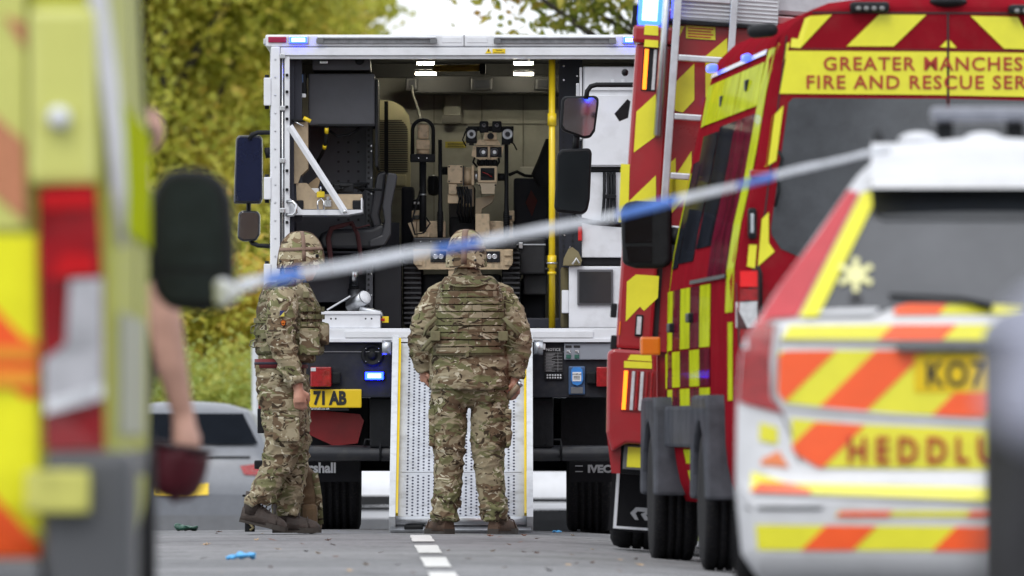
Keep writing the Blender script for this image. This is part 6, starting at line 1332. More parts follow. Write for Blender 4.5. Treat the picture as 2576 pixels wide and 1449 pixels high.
wear('trousers', fuse(mb, .008, 3, wrinkle(.009, 1, 14, ((ZB_+.13, .14, 1.3), (ZB_+.55, .14, .8), (ZB_+.85, .1, .4)))), CAMO, s1)
for u in (1086, 1279):
    part('cargo_pocket', MB().box(*(lambda a: (a.x-.016, a.x+.016, a.y-.09, a.y+.07, a.z-.12, a.z+.11))(L1(u, 1075)), .012), CAMO, s1)
    part('pocket_flap', MB().box(*(lambda a: (a.x-.020, a.x+.020, a.y-.095, a.y+.075, a.z+.05, a.z+.115))(L1(u, 1075)), .008), CAMO, s1)
mb = MB()
mb.loft([tuple(L1(1182, 980, .0))+(.252, .205), tuple(L1(1182, 965, .0))+(.252, .205), tuple(L1(1183, 920, .0))+(.248, .188), tuple(L1(1183, 895, .0))+(.243, .178), tuple(L1(1183, 840, .0))+(.225, .165), tuple(L1(1182, 780, .0))+(.235, .155), tuple(L1(1180, 752, .0))+(.222, .14), tuple(L1(1178, 728, .01))+(.178, .12), tuple(L1(1176, 708, .02))+(.118, .095), tuple(L1(1175, 684, .035))+(.082, .082), tuple(L1(1175, 676, .035))+(.080, .080)], 28, 2.4)
mb.tube([L1(1130, 722, .01), L1(1102, 742, .01), L1(1078, 785, .0), L1(1064, 830, -.01), L1(1060, 868, .0), L1(1062, 905, .04), L1(1067, 930, .06)], [.050, .074, .084, .083, .077, .066, .057], 16)
mb.tube([L1(1230, 722, .01), L1(1260, 742, .01), L1(1284, 785, .0), L1(1300, 830, -.01), L1(1306, 872, -.01), L1(1302, 915, -.02), L1(1296, 950, -.02)], [.050, .074, .086, .083, .077, .066, .057], 16)
wear('jacket', fuse(mb, .008, 3, wrinkle(.009, 4, 13, ((ZB_+1.22, .12, .8),))), CAMO, s1)
# body armour with rows of webbing
mb = MB(); VC = L1(1182, 800, .0)
mb.loft([tuple(L1(1182, 888, -.0))+(.225, .188), tuple(L1(1182, 882, -.0))+(.232, .196), tuple(L1(1182, 800, -.0))+(.232, .198), tuple(L1(1182, 745, -.0))+(.215, .185), tuple(L1(1181, 712, -.0))+(.185, .150), tuple(L1(1180, 695, .0))+(.15, .11)], 32, 2.9)
vest = wear('armour_vest', fuse(mb, .012, 2, wrinkle(.004, 6, 6)), CAMOD, s1)
for j in range(10):
    v = 716+17.6*j; k_ = (.197 if j > 1 else .165+.018*j); rx = .222 if j > 1 else .19
    part('webbing_row', band((VC.x, VC.y), rx+.008, k_+.004, L1(0, v+14.2).z, L1(0, v).z, -PI*.82, -PI*.18, .010, 2.9, 24, random.uniform(-.003, .003)), CAMOV, vest)
    for i in range(9):
        a = -PI*.76+PI*.52*i/8+random.uniform(-.02, .02); cc, ss_ = math.cos(a), math.sin(a); x = VC.x+math.copysign(abs(cc)**(2/2.9), cc)*(rx+.012); y = VC.y+math.copysign(abs(ss_)**(2/2.9), ss_)*(k_+.010)
        part('bar_tack', MB().box(x-.0018, x+.0018, y-.004, y+.002, L1(0, v+11).z, L1(0, v+.5).z), mat('dark_thread', (.06, .055, .03), .9), vest)
for j in (5, 7):
    part('webbing_tab', MB().box(VC.x-.05, VC.x+.075, VC.y-.222, VC.y-.213, L1(0, 716+17.6*j+15).z, L1(0, 716+17.6*j-2).z, .003), CAMOV, vest)
part('drag_handle', MB().tube([L1(1130, 716, -.165), L1(1150, 722, -.19), L1(1200, 722, -.19), L1(1226, 714, -.165)], .011, 8, sq=.5), STRAP, vest)
part('tail_strap', MB().box(*(lambda a: (a.x-.011, a.x+.011, a.y-.21, a.y-.19, a.z-.05, a.z+.05))(L1(1176, 878)), .003), STRAP, vest)
part('hem_band', band((VC.x, VC.y), .226, .190, L1(0, 894).z, L1(0, 884).z, -PI*.95, -PI*.05, .008, 2.9), STRAP, vest)
for pts in ([(1098, 800), (1075, 822), (1068, 845), (1086, 838), (1100, 822)], [(1100, 838), (1078, 862), (1062, 884), (1074, 880), (1100, 855)], [(1268, 800), (1286, 822), (1306, 842), (1296, 858), (1268, 842)], [(1268, 846), (1292, 862), (1312, 868), (1290, 874), (1268, 868)]):
    part('loose_strap', MB().tube([L1(u, v, -.17) for u, v in pts], .013, 8, sq=.3), STRAP, vest)
for u in (1096, 1266): part('side_buckle', MB().box(*(lambda a: (a.x-.03, a.x+.03, a.y-.205, a.y-.18, a.z-.03, a.z+.03))(L1(u, 846)), .006), STRAP, vest)
helmet(s1, L1(1173, 660, .045), .125, .142, .205, -.10)
part('retention_pad', MB().loft([tuple(L1(1173, 668, .04))+(.082, .10), tuple(L1(1173, 652, .045))+(.09, .11)], 20), mat('dark_pad', (.05, .042, .035), .9, bump=.4, bscale=80), s1)
for u, an in ((1121, PI/2+.45), (1232, PI/2-.45)):
    p = L1(u+9, 1343, -.05); p.z = ZB_+.0
    u_, so_, _m = boot(p, an); bo = part('boot', u_, BOOT, s1); part('boot_sole', so_, SOLE, bo)
tc_ = thing('torch', 'short tan and brown torch held in the right hand of the soldier seen from behind', 'torch', L1(1290, 990, -.05))
part('barrel', MB().cyl(L1(1277, 1002, -.045), L1(1306, 968, -.075), .020, 14), mat('tan_torch', (.26, .20, .13), .4), tc_); part('lens_ring', MB().cyl(L1(1306, 968, -.075), L1(1311, 962, -.08), .022, 14), ALU, tc_)
# ---------------------------------------------------------------- soldier side-on at the left of the ramp
XA = (715-1288)*SY/F; ZA = CAMH-257.5*SY/F
s2 = thing('person', 'soldier in camouflage and helmet standing side-on left of the ramp, facing right', 'person', (XA, SY, ZA), group='soldiers behind the truck')
def L2(u, v, y=0.0): return Vector((XA+(u-715)/400.0, SY+y, ZA+(1340-v)/400.0))
mb = MB()
mb.loft([tuple(L2(712, 960))+(.11, .16), tuple(L2(722, 850))+(.12, .16), tuple(L2(724, 750))+(.12, .18), tuple(L2(732, 712))+(.085, .09), tuple(L2(742, 690))+(.066, .066), tuple(L2(748, 660))+(.07, .065)], 20)
mb.tube([L2(708, 950, -.1), L2(712, 1120, -.1), L2(655, 1265, -.11)], [.09, .06, .045], 12); mb.tube([L2(715, 950, .1), L2(738, 1130, .1), L2(716, 1295, .1)], [.09, .06, .045], 12)
wr = L2(753, 975, -.27)
mb.tube([L2(714, 750, -.20), L2(716, 865, -.26), wr], [.06, .05, .034], 12); hand(mb, wr, (.10, 0, -1), (-.1, -1, 0), .95, 1.08, -1)
wr2 = L2(728, 975, .24); mb.tube([L2(714, 750, .20), L2(722, 865, .25), wr2], [.06, .05, .034], 12); hand(mb, wr2, (.3, 0, -1), (-.1, 1, 0), .95, 1.0, 1)
PH = head(mb, L2(757, 662), -PI/2)
wear('body', fuse(mb, .0055, 2), SKIN, s2); eyes(PH, s2)
mb = MB()
mb.loft([tuple(L2(710, 1000))+(.12, .13), tuple(L2(710, 975))+(.155, .185), tuple(L2(708, 930))+(.16, .19), tuple(L2(708, 905))+(.155, .18)], 24)
mb.loft([tuple(L2(u, v, -.10))+(rx, ry) for v, u, rx, ry in [(945, 708, .150, .11), (1000, 710, .148, .115), (1060, 715, .138, .11), (1110, 718, .122, .10), (1150, 708, .110, .095), (1190, 690, .100, .09), (1225, 670, .095, .088), (1250, 656, .092, .085), (1266, 650, .082, .08)]], 20, 2.1)
mb.loft([tuple(L2(u, v, .10))+(rx, ry) for v, u, rx, ry in [(945, 716, .150, .11), (1000, 720, .146, .115), (1060, 728, .132, .11), (1120, 738, .110, .10), (1170, 736, .098, .095), (1220, 728, .092, .09), (1260, 722, .094, .088), (1298, 718, .080, .08)]], 20, 2.1)
mb.ell(L2(722, 1060, -.20), .085, .03, .125)
wear('trousers', fuse(mb, .008, 3, wrinkle(.009, 9, 14, ((ZA+.18, .16, 1.5), (ZA+.52, .14, .9), (ZA+.9, .1, .4)))), CAMO, s2)
part('cargo_pocket', MB().box(*(lambda a: (a.x-.085, a.x+.085, a.y-.02, a.y+.015, a.z-.13, a.z+.13))(L2(722, 1058, -.215)), .015), CAMO, s2); part('pocket_flap', MB().box(*(lambda a: (a.x-.09, a.x+.09, a.y-.026, a.y+.01, a.z+.06, a.z+.135))(L2(722, 1058, -.215)), .008), CAMO, s2)
part('stable_belt', MB().loft([tuple(L2(708, 926))+(.168, .198), tuple(L2(708, 903))+(.168, .198)], 30), mat('maroon_belt', (.14, .012, .016), .7), s2)
part('belt_stripe', MB().loft([tuple(L2(708, 917))+(.170, .200), tuple(L2(708, 911))+(.170, .200)], 30), mat('navy_stripe', (.012, .014, .03), .7), s2)
part('belt_pouch', MB().box(*(lambda a: (a.x-.06, a.x+.05, a.y-.03, a.y+.02, a.z-.03, a.z+.02))(L2(668, 926, -.10)), .01), mat('khaki_canvas', 'ffffff'), s2)
mb = MB()
mb.loft([tuple(L2(722, 908))+(.175, .20), tuple(L2(722, 860))+(.18, .20), tuple(L2(722, 790))+(.175, .195), tuple(L2(722, 745))+(.145, .18), tuple(L2(728, 720))+(.105, .12), tuple(L2(736, 700))+(.082, .085), tuple(L2(740, 690))+(.078, .078)], 28, 2.3)
mb.tube([L2(716, 740, -.17), L2(712, 775, -.225), L2(710, 820, -.25), L2(714, 865, -.26), L2(728, 910, -.265), L2(742, 945, -.268), L2(750, 968, -.27)], [.088, .100, .096, .086, .074, .066, .060], 16)
mb.tube([L2(716, 740, .17), L2(712, 775, .225), L2(712, 865, .25), L2(722, 930, .245), L2(727, 960, .24)], [.088, .096, .084, .07, .058], 16)
wear('jacket', fuse(mb, .008, 3, wrinkle(.009, 12, 13, ((ZA+1.0, .12, .8), (ZA+1.2, .14, .9)))), CAMO, s2)
mb = MB()
mb.loft([tuple(L2(729, 892))+(.205, .215), tuple(L2(729, 886))+(.214, .222), tuple(L2(728, 830))+(.214, .222), tuple(L2(726, 775))+(.200, .215), tuple(L2(722, 735))+(.165, .19), tuple(L2(724, 712))+(.13, .13)], 30, 2.6)
v2 = wear('armour_vest', fuse(mb, .012, 2, wrinkle(.006, 15, 6)), CAMOD, s2)
VC2 = L2(728, 830)
for j in range(6):
    v = 772+19*j; part('webbing_row', band((VC2.x, VC2.y), .214, .222, L2(0, v+12).z, L2(0, v).z, -PI*.42, PI*.2, .008, 2.6, 20), CAMOV, v2)
    for i in range(4):
        a = -PI*.36+PI*.30*i/3; cc, ss_ = math.cos(a), math.sin(a); x = VC2.x+math.copysign(abs(cc)**(2/2.6), cc)*.226; y = VC2.y+math.copysign(abs(ss_)**(2/2.6), ss_)*.234
        part('bar_tack', MB().box(x-.002, x+.002, y-.003, y+.003, L2(0, v+11).z, L2(0, v+1).z), mat('dark_thread', 'ffffff'), v2)
for j in range(3):
    v = 800+30*j; part('webbing_row', band((VC2.x, VC2.y), .214, .222, L2(0, v+13).z, L2(0, v).z, PI*1.02, PI*1.34, .009, 2.6, 16), CAMOV, v2)
part('side_pouch', MB().box(*(lambda a: (a.x-.06, a.x+.07, a.y-.05, a.y+.05, a.z-.09, a.z+.08))(L2(778, 858, -.19)), .02), CAMOV, v2)
part('side_pouch', MB().box(*(lambda a: (a.x-.03, a.x+.06, a.y-.08, a.y+.08, a.z-.07, a.z+.07))(L2(805, 840, -.06)), .02), CAMOV, v2)
part('cummerbund_strap', band((VC2.x, VC2.y), .222, .230, L2(0, 852).z, L2(0, 838).z, -PI*.75, -PI*.1, .008, 2.6, 20), STRAP, v2)
part('cummerbund_strap', band((VC2.x, VC2.y), .222, .230, L2(0, 884).z, L2(0, 872).z, -PI*.75, -PI*.1, .008, 2.6, 20), STRAP, v2)
part('shoulder_strap', MB().tube([L2(752, 718, -.13), L2(768, 735, -.15), L2(785, 762, -.15), L2(800, 790, -.14)], .026, 8, sq=.35), CAMOV, v2)
part('shoulder_pad', MB().tube([L2(672, 760, -.15), L2(690, 728, -.15), L2(720, 712, -.15), L2(745, 716, -.14)], .030, 10, sq=.45), CAMOV, v2)
part('shoulder_buckle', MB().box(*(lambda a: (a.x-.02, a.x+.02, a.y-.05, a.y-.02, a.z-.02, a.z+.02))(L2(772, 742, -.15)), .005), STRAP, v2)
for pts in ([(655, 812), (634, 822), (632, 838), (656, 836)], [(655, 850), (632, 858), (629, 870), (640, 874), (660, 866)]): part('loose_strap', MB().tube([L2(u, v, -.10) for u, v in pts], .014, 8, sq=.3), STRAP, v2)
hm, hp = helmet(s2, L2(757, 662), .125, .142, .198, -PI/2)
mt_ = part('goggle_mount', MB().box(*(lambda a: (a.x-.030, a.x+.012, a.y-.045, a.y+.045, a.z-.028, a.z+.034))(L2(797, 634, -.03)), .008), CAMOH, hm); part('mount_clip', MB().box(*(lambda a: (a.x-.008, a.x+.012, a.y-.014, a.y+.014, a.z-.02, a.z+.0))(L2(798, 640, -.085)), .003), BLACK, mt_)
part('chin_strap', MB().tube([L2(738, 662, -.085), L2(748, 690, -.078), L2(765, 712, -.05), L2(772, 716, .0), L2(765, 712, .05), L2(748, 690, .078), L2(738, 662, .085)], .010, 8, sq=.4), STRAP, hm)
part('hair', MB().ell(L2(740, 662), .075, .082, .06, 16, 10), HAIR, s2)
part('neck_cloth', MB().loft([tuple(L2(738, 712))+(.085, .09), tuple(L2(740, 692))+(.082, .084)], 20), mat('blue_collar', (.03, .10, .42), .8), s2)
# arm badges
bx_ = L2(713, 790, -.352)
b1 = part('arm_patch', MB().box(bx_.x-.014, bx_.x+.014, bx_.y-.004, bx_.y+.02, bx_.z-.018, bx_.z+.018), mat('navy_patch', (.02, .03, .14), .8), s2)
part('patch_corner', MB().prism([(bx_.x-.014, bx_.z-.018), (bx_.x+.014, bx_.z-.018), (bx_.x+.014, bx_.z+.012)], bx_.y-.006, bx_.y-.0045), mat('yellow_patch', (.62, .55, .10), .8), b1)
ex = L2(716, 813, -.356); em = part('arm_badge', MB().lathe((ex.x, ex.y+.01, ex.z), (0, -1, 0), [(.020, 0), (.020, .012), (.018, .0135)], 20), mat('badge_black', (.05, .01, .008), .8), s2)
for i in range(7):
    a = PI*(.10+.8*i/6); part('badge_flame', MB().prism([(ex.x+.006*math.cos(a-.5), ex.z-.002+.006*math.sin(a-.5)), (ex.x+.006*math.cos(a+.5), ex.z-.002+.006*math.sin(a+.5)), (ex.x+.020*math.cos(a), ex.z+.021*math.sin(a))], ex.y-.0065, ex.y-.0042), mat('badge_orange', (.80, .20, .02), .8), em)
part('badge_ring', MB().lathe((ex.x, ex.y-.004, ex.z-.006), (0, -1, 0), [(.011, 0), (.011, .003), (.006, .0032), (.006, .0)], 16), mat('badge_orange', 'ffffff'), em)
p = L2(606, 1340, -.11); p.z = ZA+.070
u_, so_, _m = boot(p, 0.0, math.radians(13)); bo = part('boot', u_, BOOTD, s2); part('boot_sole', so_, SOLE, bo)
p = L2(688, 1340, .08); p.z = ZA; u_, so_, _m = boot(p, 0.0, 0); bo = part('boot', u_, BOOTD, s2); part('boot_sole', so_, SOLE, bo)
# rucksack standing behind his feet
rk = thing('rucksack', 'brown and camouflage rucksack standing on the road behind the side-on soldier', 'rucksack', L2(772, 1340, .35))
mb = MB().loft([tuple(L2(772, 1338, .35))+(.075, .11), tuple(L2(772, 1325, .35))+(.085, .13), tuple(L2(768, 1250, .35))+(.085, .13), tuple(L2(762, 1190, .35))+(.07, .11), tuple(L2(757, 1165, .35))+(.03, .05)], 20, 2.8)
o = part('pack', fuse(mb, .012, 2, wrinkle(.010, 20, 8)), mat('brown_cordura', (.13, .085, .045), .9, var=.25, scale=10, bump=.3, bscale=150), rk, world=False); o.matrix_parent_inverse = WM[rk.name].inverted()
part('side_panel', MB().tube([L2(745, 1210, .24), L2(742, 1260, .23), L2(748, 1310, .23), L2(755, 1335, .24)], .035, 10, sq=.5), CAMO, rk); part('side_panel', MB().tube([L2(790, 1190, .26), L2(800, 1250, .25), L2(804, 1320, .26)], .022, 10, sq=.6), CAMOV, rk)
part('front_pocket', MB().box(*(lambda a: (a.x-.05, a.x+.05, a.y-.04, a.y+.05, a.z-.06, a.z+.08))(L2(778, 1300, .22)), .03), mat('brown_cordura', 'ffffff'), rk)
bk = thing('equipment_stand', 'small black metal stand on the road behind the raised boot', 'stand', L2(626, 1338, .3))
part('frame', MB().box(*(lambda a: (a.x-.030, a.x+.032, a.y-.05, a.y+.05, a.z-.0, a.z+.22))(L2(626, 1338, .3)), .004), BLACK, bk); part('top_plate', MB().box(*(lambda a: (a.x-.045, a.x+.035, a.y-.06, a.y+.06, a.z+.221, a.z+.235))(L2(626, 1338, .3)), .003), BLACK, bk)
part('strap', MB().tube([L2(618, 1308, .24), L2(628, 1318, .235), L2(636, 1328, .23), L2(628, 1334, .235)], .009, 8), mat('khaki_canvas', 'ffffff'), bk)
# ---------------------------------------------------------------- bare-armed person beside the ambulance
PY = F/800.0
XP = (300-1288)*PY/F; ZP = -.10
s3 = thing('person', 'person with a bare arm carrying a dark red helmet, half hidden by the ambulance', 'person', (XP, PY, ZP))
mb = MB()
mb.loft([tuple(W(300, 900, PY))+(.11, .16), tuple(W(300, 760, PY))+(.115, .165), tuple(W(304, 560, PY))+(.12, .19), tuple(W(320, 490, PY))+(.085, .10), tuple(W(330, 450, PY))+(.062, .062), tuple(W(332, 410, PY))+(.062, .062)], 20)
for y in (-.1, .1): mb.tube([W(300, 880, PY)+Vector((0, y, 0)), W(300, 1250, PY)+Vector((0, y, 0)), Vector((XP, PY+y, ZP+.08))], [.09, .065, .045], 12)
wr = W(462, 1050, PY-.1)
mb.tube([W(335, 530, PY-.16), W(405, 740, PY-.18), W(412, 800, PY-.17), W(432, 920, PY-.14), wr], [.062, .052, .056, .050, .033], 14)
hand(mb, wr, (.12, -.05, -1), (.75, -.65, 0), .85, 1.3, -1)
mb.tube([W(310, 530, PY+.16), W(290, 740, PY+.2), W(262, 1000, PY+.2)], [.058, .046, .034], 12); hand(mb, W(262, 1000, PY+.2), (-.1, 0, -1), (-.1, 1, 0), .8, 1, 1)
PH = head(mb, W(326, 355, PY), PI/2)
wear('body', fuse(mb, .006, 2), SKINP, s3); eyes(PH, s3)
part('hair', MB().ell(W(334, 335, PY), .092, .086, .078, 18, 12), mat('grey_brown_hair', (.10, .075, .06), .8, var=.4, scale=40, bump=.4), s3)
TSH = mat('dark_navy_cloth', (.02, .02, .026), .9, var=.2, bump=.2, bscale=60)
mb = MB(); mb.loft([tuple(W(300, 930, PY))+(.13, .18), tuple(W(300, 760, PY))+(.13, .18), tuple(W(304, 570, PY))+(.135, .205), tuple(W(316, 505, PY))+(.105, .15), tuple(W(325, 470, PY))+(.075, .08)], 24)
mb.tube([W(325, 530, PY-.15), W(375, 660, PY-.18), W(392, 705, PY-.18)], [.075, .068, .062], 14); mb.tube([W(310, 530, PY+.15), W(292, 690, PY+.2)], [.075, .065], 14)
wear('shirt', fuse(mb, .012, 2, wrinkle(.008, 30, 8)), TSH, s3)
mb = MB(); mb.loft([tuple(W(300, 960, PY))+(.12, .16), tuple(W(300, 900, PY))+(.125, .17)], 20)
for y in (-.1, .1): mb.tube([W(300, 930, PY)+Vector((0, y, 0)), W(300, 1250, PY)+Vector((0, y, 0)), Vector((XP, PY+y, ZP+.06))], [.11, .085, .07], 14)
wear('trousers', fuse(mb, .014, 2, wrinkle(.008, 33, 8)), TSH, s3)
for y in (-.1, .1):
    u_, so_, _m = boot((XP+.08, PY+y, ZP), PI, 0); bo = part('boot', u_, BLACK, s3); part('boot_sole', so_, SOLE, bo)
hh = thing('safety_helmet', 'dark maroon safety helmet hanging from the bare hand', 'helmet', W(460, 1200, PY-.16))
MAR = mat('maroon_shell', (.050, .005, .010), .5, var=.3, spec=.2)
c = W(456, 1158, PY-.12); Rr = Matrix.Rotation(.16, 3, 'Y')
mb = MB(); n = 28; rs = []
for j in range(1, 14):
    t_ = j/13*PI/2; rs.append([c+Rr @ Vector((.088*math.sin(t_)**.6*math.cos(2*PI*i/n), .125*math.sin(t_)**.6*math.sin(2*PI*i/n), -.165*max(0, math.cos(t_))**.7+.04)) for i in range(n)])
rs.append([c+Rr @ Vector((.078*math.cos(2*PI*i/n), .112*math.sin(2*PI*i/n), .03)) for i in range(n)]); mb.rings(rs, True, True); part('shell', mb, MAR, hh)
part('rim', MB().tube([c+Rr @ Vector((.090*math.cos(2*PI*i/24), .129*math.sin(2*PI*i/24), .042)) for i in range(25)], .009, 8), mat('dark_rim', (.02, .006, .008), .5), hh)
part('ridge', MB().tube([c+Rr @ Vector((.0, .125*math.cos(a), -.167*math.sin(a)+.04)) for a in [PI*i/14 for i in range(15)]], .012, 8), MAR, hh)
# ================================================================== tape, litter, post, houses behind the photographer
def ribbon_tape():
    mb = MB(); ctl = [(600, 719, F/880), (670, 703, F/872), (760, 688, F/865), (1000, 645, F/845), (1250, 601, F/828), (1560, 540, F/806), (1900, 455, F/785), (2120, 400, F/772), (2240, 376, F/764)]
    hs_ = [17, 16, 14.5, 13.5, 12.5, 11, 9.5, 8.5, 8]; N = 90; vs = []; col = []
    for i in range(N+1):
        t = i/N*(len(ctl)-1); k_ = min(int(t), len(ctl)-2); f = t-k_; u = lerp(ctl[k_][0], ctl[k_+1][0], f); v = lerp(ctl[k_][1], ctl[k_+1][1], f); Y = lerp(ctl[k_][2], ctl[k_+1][2], f); h = lerp(hs_[k_], hs_[k_+1], f)
        tw = .35*math.sin(i*.10+.4)+.2*math.sin(i*.27)+.1*math.sin(i*.9); s = Y/F
        c = W(u, v+1.5*math.sin(i*.5), Y); up = Vector((.08*math.sin(i*.7), math.sin(tw)*.6, math.cos(tw)))*h*s*(1+.10*math.sin(i*.45)+.06*math.sin(i*1.3)); vs += [c-up+Vector((0, -.0006, 0)), c+up+Vector((0, -.0006, 0)), c+up+Vector((0, .0006, 0)), c-up+Vector((0, .0006, 0))]; col.append(u)
    blue = ((672, 762), (1085, 1195), (1545, 1700), (1862, 1950))
    runs = []
    for i in range(N):
        um = (col[i]+col[i+1])/2; isb = any(a < um < b for a, b in blue)
        if not runs or runs[-1][0] != isb: runs.append((isb, MB()))
        m = runs[-1][1]; o = 4*i; q_ = [vs[o+j] for j in range(8)]; k_ = len(m.v)
        if k_ == 0: m.add(q_, [(0, 4, 5, 1), (3, 2, 6, 7), (0, 3, 7, 4), (1, 5, 6, 2)], True)
        else:
            m.v += [Vector(p) for p in q_[4:]]; e = k_-4; m.f += [(e, e+4, e+5, e+1), (e+3, e+2, e+6, e+7), (e, e+3, e+7, e+4), (e+1, e+5, e+6, e+2)]; m.sm += [True]*4
    return runs
def tape_mat(name, col):
    if name in MATS: return MATS[name]
    m = mat(name, col, .35, var=.22, scale=22, bump=.5, bscale=35); n = m.node_tree; b = n.nodes['Principled BSDF']
    tr = n.nodes.new('ShaderNodeBsdfTranslucent'); tr.inputs['Color'].default_value = (*col, 1); tp_ = n.nodes.new('ShaderNodeBsdfTransparent'); a = n.nodes.new('ShaderNodeMixShader'); a.inputs[0].default_value = .30; c = n.nodes.new('ShaderNodeMixShader'); c.inputs[0].default_value = .18
    n.links.new(b.outputs[0], a.inputs[1]); n.links.new(tr.outputs[0], a.inputs[2]); n.links.new(a.outputs[0], c.inputs[1]); n.links.new(tp_.outputs[0], c.inputs[2]); n.links.new(c.outputs[0], n.nodes['Material Output'].inputs['Surface']); return m
tp0 = thing('barrier_tape', 'blue and white police tape stretched across from the ambulance mirror to the police car roof', 'tape', W(585, 722, F/880))
for isb, m in ribbon_tape(): part('blue_stretch' if isb else 'white_stretch', m, tape_mat('blue_tape', (.13, .34, .88)) if isb else tape_mat('white_tape', (.88, .90, .95)), tp0)
kn = MB(); kc = W(568, 736, F/908)
for i in range(7):
    a = i*2.1; kn.ell(kc+Vector((.016*math.cos(a), .012*math.sin(a*1.3), .018*math.sin(a))), .026, .022, .026, 12, 8)
part('tape_knot', fuse(kn, .006, 3), mat('white_knot', (.75, .76, .78), .5, bump=.5, bscale=40), tp0, world=False).matrix_parent_inverse = WM[tp0.name].inverted()
# dark bollard close to the camera at the right edge
BX0, BYY = (2476-1288)/950.0, F/950.0
bo_ = thing('bollard', 'dark grey round-topped bollard cut by the right edge, in front of the police car', 'bollard', (BX0+.12, BYY, -.09))
GRYB = mat('dark_grey_bollard', (.042, .042, .044), .6, var=.08, scale=4)
part('post', MB().lathe((BX0+.12, BYY, -.2), (0, 0, 1), [(.12, 0), (.12, .98), (.121, 1.0), (.121, 1.06)], 32), GRYB, bo_)
part('cap', MB().lathe((BX0+.12, BYY, .86), (0, 0, 1), [(.125, 0), (.125, .03), (.115, .06), (.085, .09), (.04, .108), (.005, .112)], 32), mat('blue_grey_cap', (.20, .21, .28), .5), bo_)
part('foot', MB().lathe((BX0+.12, BYY, -.15), (0, 0, 1), [(.16, 0), (.16, .06), (.125, .09)], 32), GRYB, bo_)
# someone kneeling close to the camera, only a shoulder inside the right edge of the frame
KX, KY, KZ = .80, 11.0, -.12
kp = thing('person', 'person in a lavender-grey and charcoal jacket kneeling close by, cut off by the right edge', 'person', (KX, KY, KZ))
def kpt(x, y, z): return Vector((KX+x, KY+y, KZ+z))
mb = MB(); mb.loft([tuple(kpt(0, 0, .42))+(.16, .11), tuple(kpt(0, .02, .65))+(.16, .11), tuple(kpt(0, .05, .88))+(.19, .11), tuple(kpt(0, .08, .97))+(.07, .07), tuple(kpt(0, .09, 1.06))+(.06, .065)], 20)
for sx in (-1, 1):
    mb.tube([kpt(sx*.1, .0, .42), kpt(sx*.14, .38, .40 if sx < 0 else .10), kpt(sx*.14, .36 if sx < 0 else .0, .07)], [.085, .065, .045], 12)
    mb.tube([kpt(sx*.2, .05, .88), kpt(sx*.26, .12, .62), kpt(sx*.10, .36, .72)], [.055, .045, .034], 12); hand(mb, kpt(sx*.10, .36, .72), (-sx*.3, .9, .3), (sx, 0, .2), .9, 1.0, sx)
PH = head(mb, kpt(0, .10, 1.14), 0); wear('body', fuse(mb, .007, 2), SKIN, kp); eyes(PH, kp)
mb = MB(); mb.loft([tuple(kpt(0, 0, .40))+(.19, .15), tuple(kpt(0, .02, .65))+(.20, .15), tuple(kpt(0, .04, .80))+(.22, .15)], 24)
for sx in (-1, 1): mb.tube([kpt(sx*.24, .07, .80), kpt(sx*.28, .12, .62), kpt(sx*.13, .33, .71)], [.075, .068, .05], 14)
wear('jacket', fuse(mb, .012, 2, wrinkle(.008, 41, 8)), mat('charcoal_cloth', (.04, .04, .044), .9, bump=.2), kp)
mb = MB(); mb.loft([tuple(kpt(0, .03, .77))+(.215, .155), tuple(kpt(0, .05, .88))+(.21, .14), tuple(kpt(0, .06, .95))+(.14, .11), tuple(kpt(0, .07, .99))+(.08, .085)], 24)
for sx in (-1, 1): mb.tube([kpt(sx*.17, .06, .92), kpt(sx*.24, .07, .84), kpt(sx*.265, .085, .76)], [.06, .085, .082], 14)
wear('jacket_yoke', fuse(mb, .012, 2, wrinkle(.006, 42, 8)), mat('lavender_grey_cloth', (.36, .37, .46), .8, bump=.2), kp)
mb = MB(); mb.loft([tuple(kpt(0, .0, .36))+(.17, .13), tuple(kpt(0, .0, .46))+(.18, .14)], 20)
for sx in (-1, 1): mb.tube([kpt(sx*.1, .0, .42), kpt(sx*.14, .40, .42 if sx < 0 else .12), kpt(sx*.14, .38 if sx < 0 else -.05, .09)], [.105, .09, .07], 14)
wear('trousers', fuse(mb, .014, 2, wrinkle(.008, 43, 8)), TSH, kp)
part('hair', MB().ell(kpt(0, .08, 1.18), .088, .10, .085, 18, 12), HAIR, kp)
for sx in (-1, 1):
    u_, so_, _m = boot((KX+sx*.14, KY+(.30 if sx < 0 else -.16), KZ), PI/2, 0); bo = part('boot', u_, BLACK, kp); part('boot_sole', so_, SOLE, bo)
def on_ground(u, v):
    Y = CAMH*F/(v-1083)
    for _ in range(4): gz = ground_z((u-1288)*Y/F, Y); Y = (CAMH-gz)*F/(v-1083)
    return Vector(((u-1288)*Y/F, Y, gz))
# blue nitrile gloves dropped on the road
NIT = mat('blue_nitrile', (.10, .42, .80), .4, var=.12, scale=30, bump=.2)
def glove(label, u, v, k_, seed):
    p = on_ground(u, v); rnd = random.Random(seed); mb = MB()
    for i in range(10): mb.ell(p+Vector((rnd.uniform(-.055, .055)*k_, rnd.uniform(-.05, .05)*k_, (.014+rnd.uniform(0, .016))*k_)), rnd.uniform(.016, .03)*k_, rnd.uniform(.016, .03)*k_, rnd.uniform(.010, .017)*k_, 10, 8)
    mb.tube([p+Vector((-.05*k_, 0, .015*k_)), p+Vector((-.085*k_, .01, .010*k_))], [.016*k_, .010*k_], 8, round_ends=True)
    o = part('disposable_glove', fuse(mb, .005*max(k_, .6), 2, lambda q_, n_: .006*k_*noise.noise(q_*70)), NIT); tag(o, label, 'glove', 'dropped blue gloves')
glove('crumpled blue disposable glove on the road below the side-on soldier', 612, 1408, .95, 2); glove('small scrap of blue glove on the road under the right end of the truck', 1402, 1340, .4, 5)
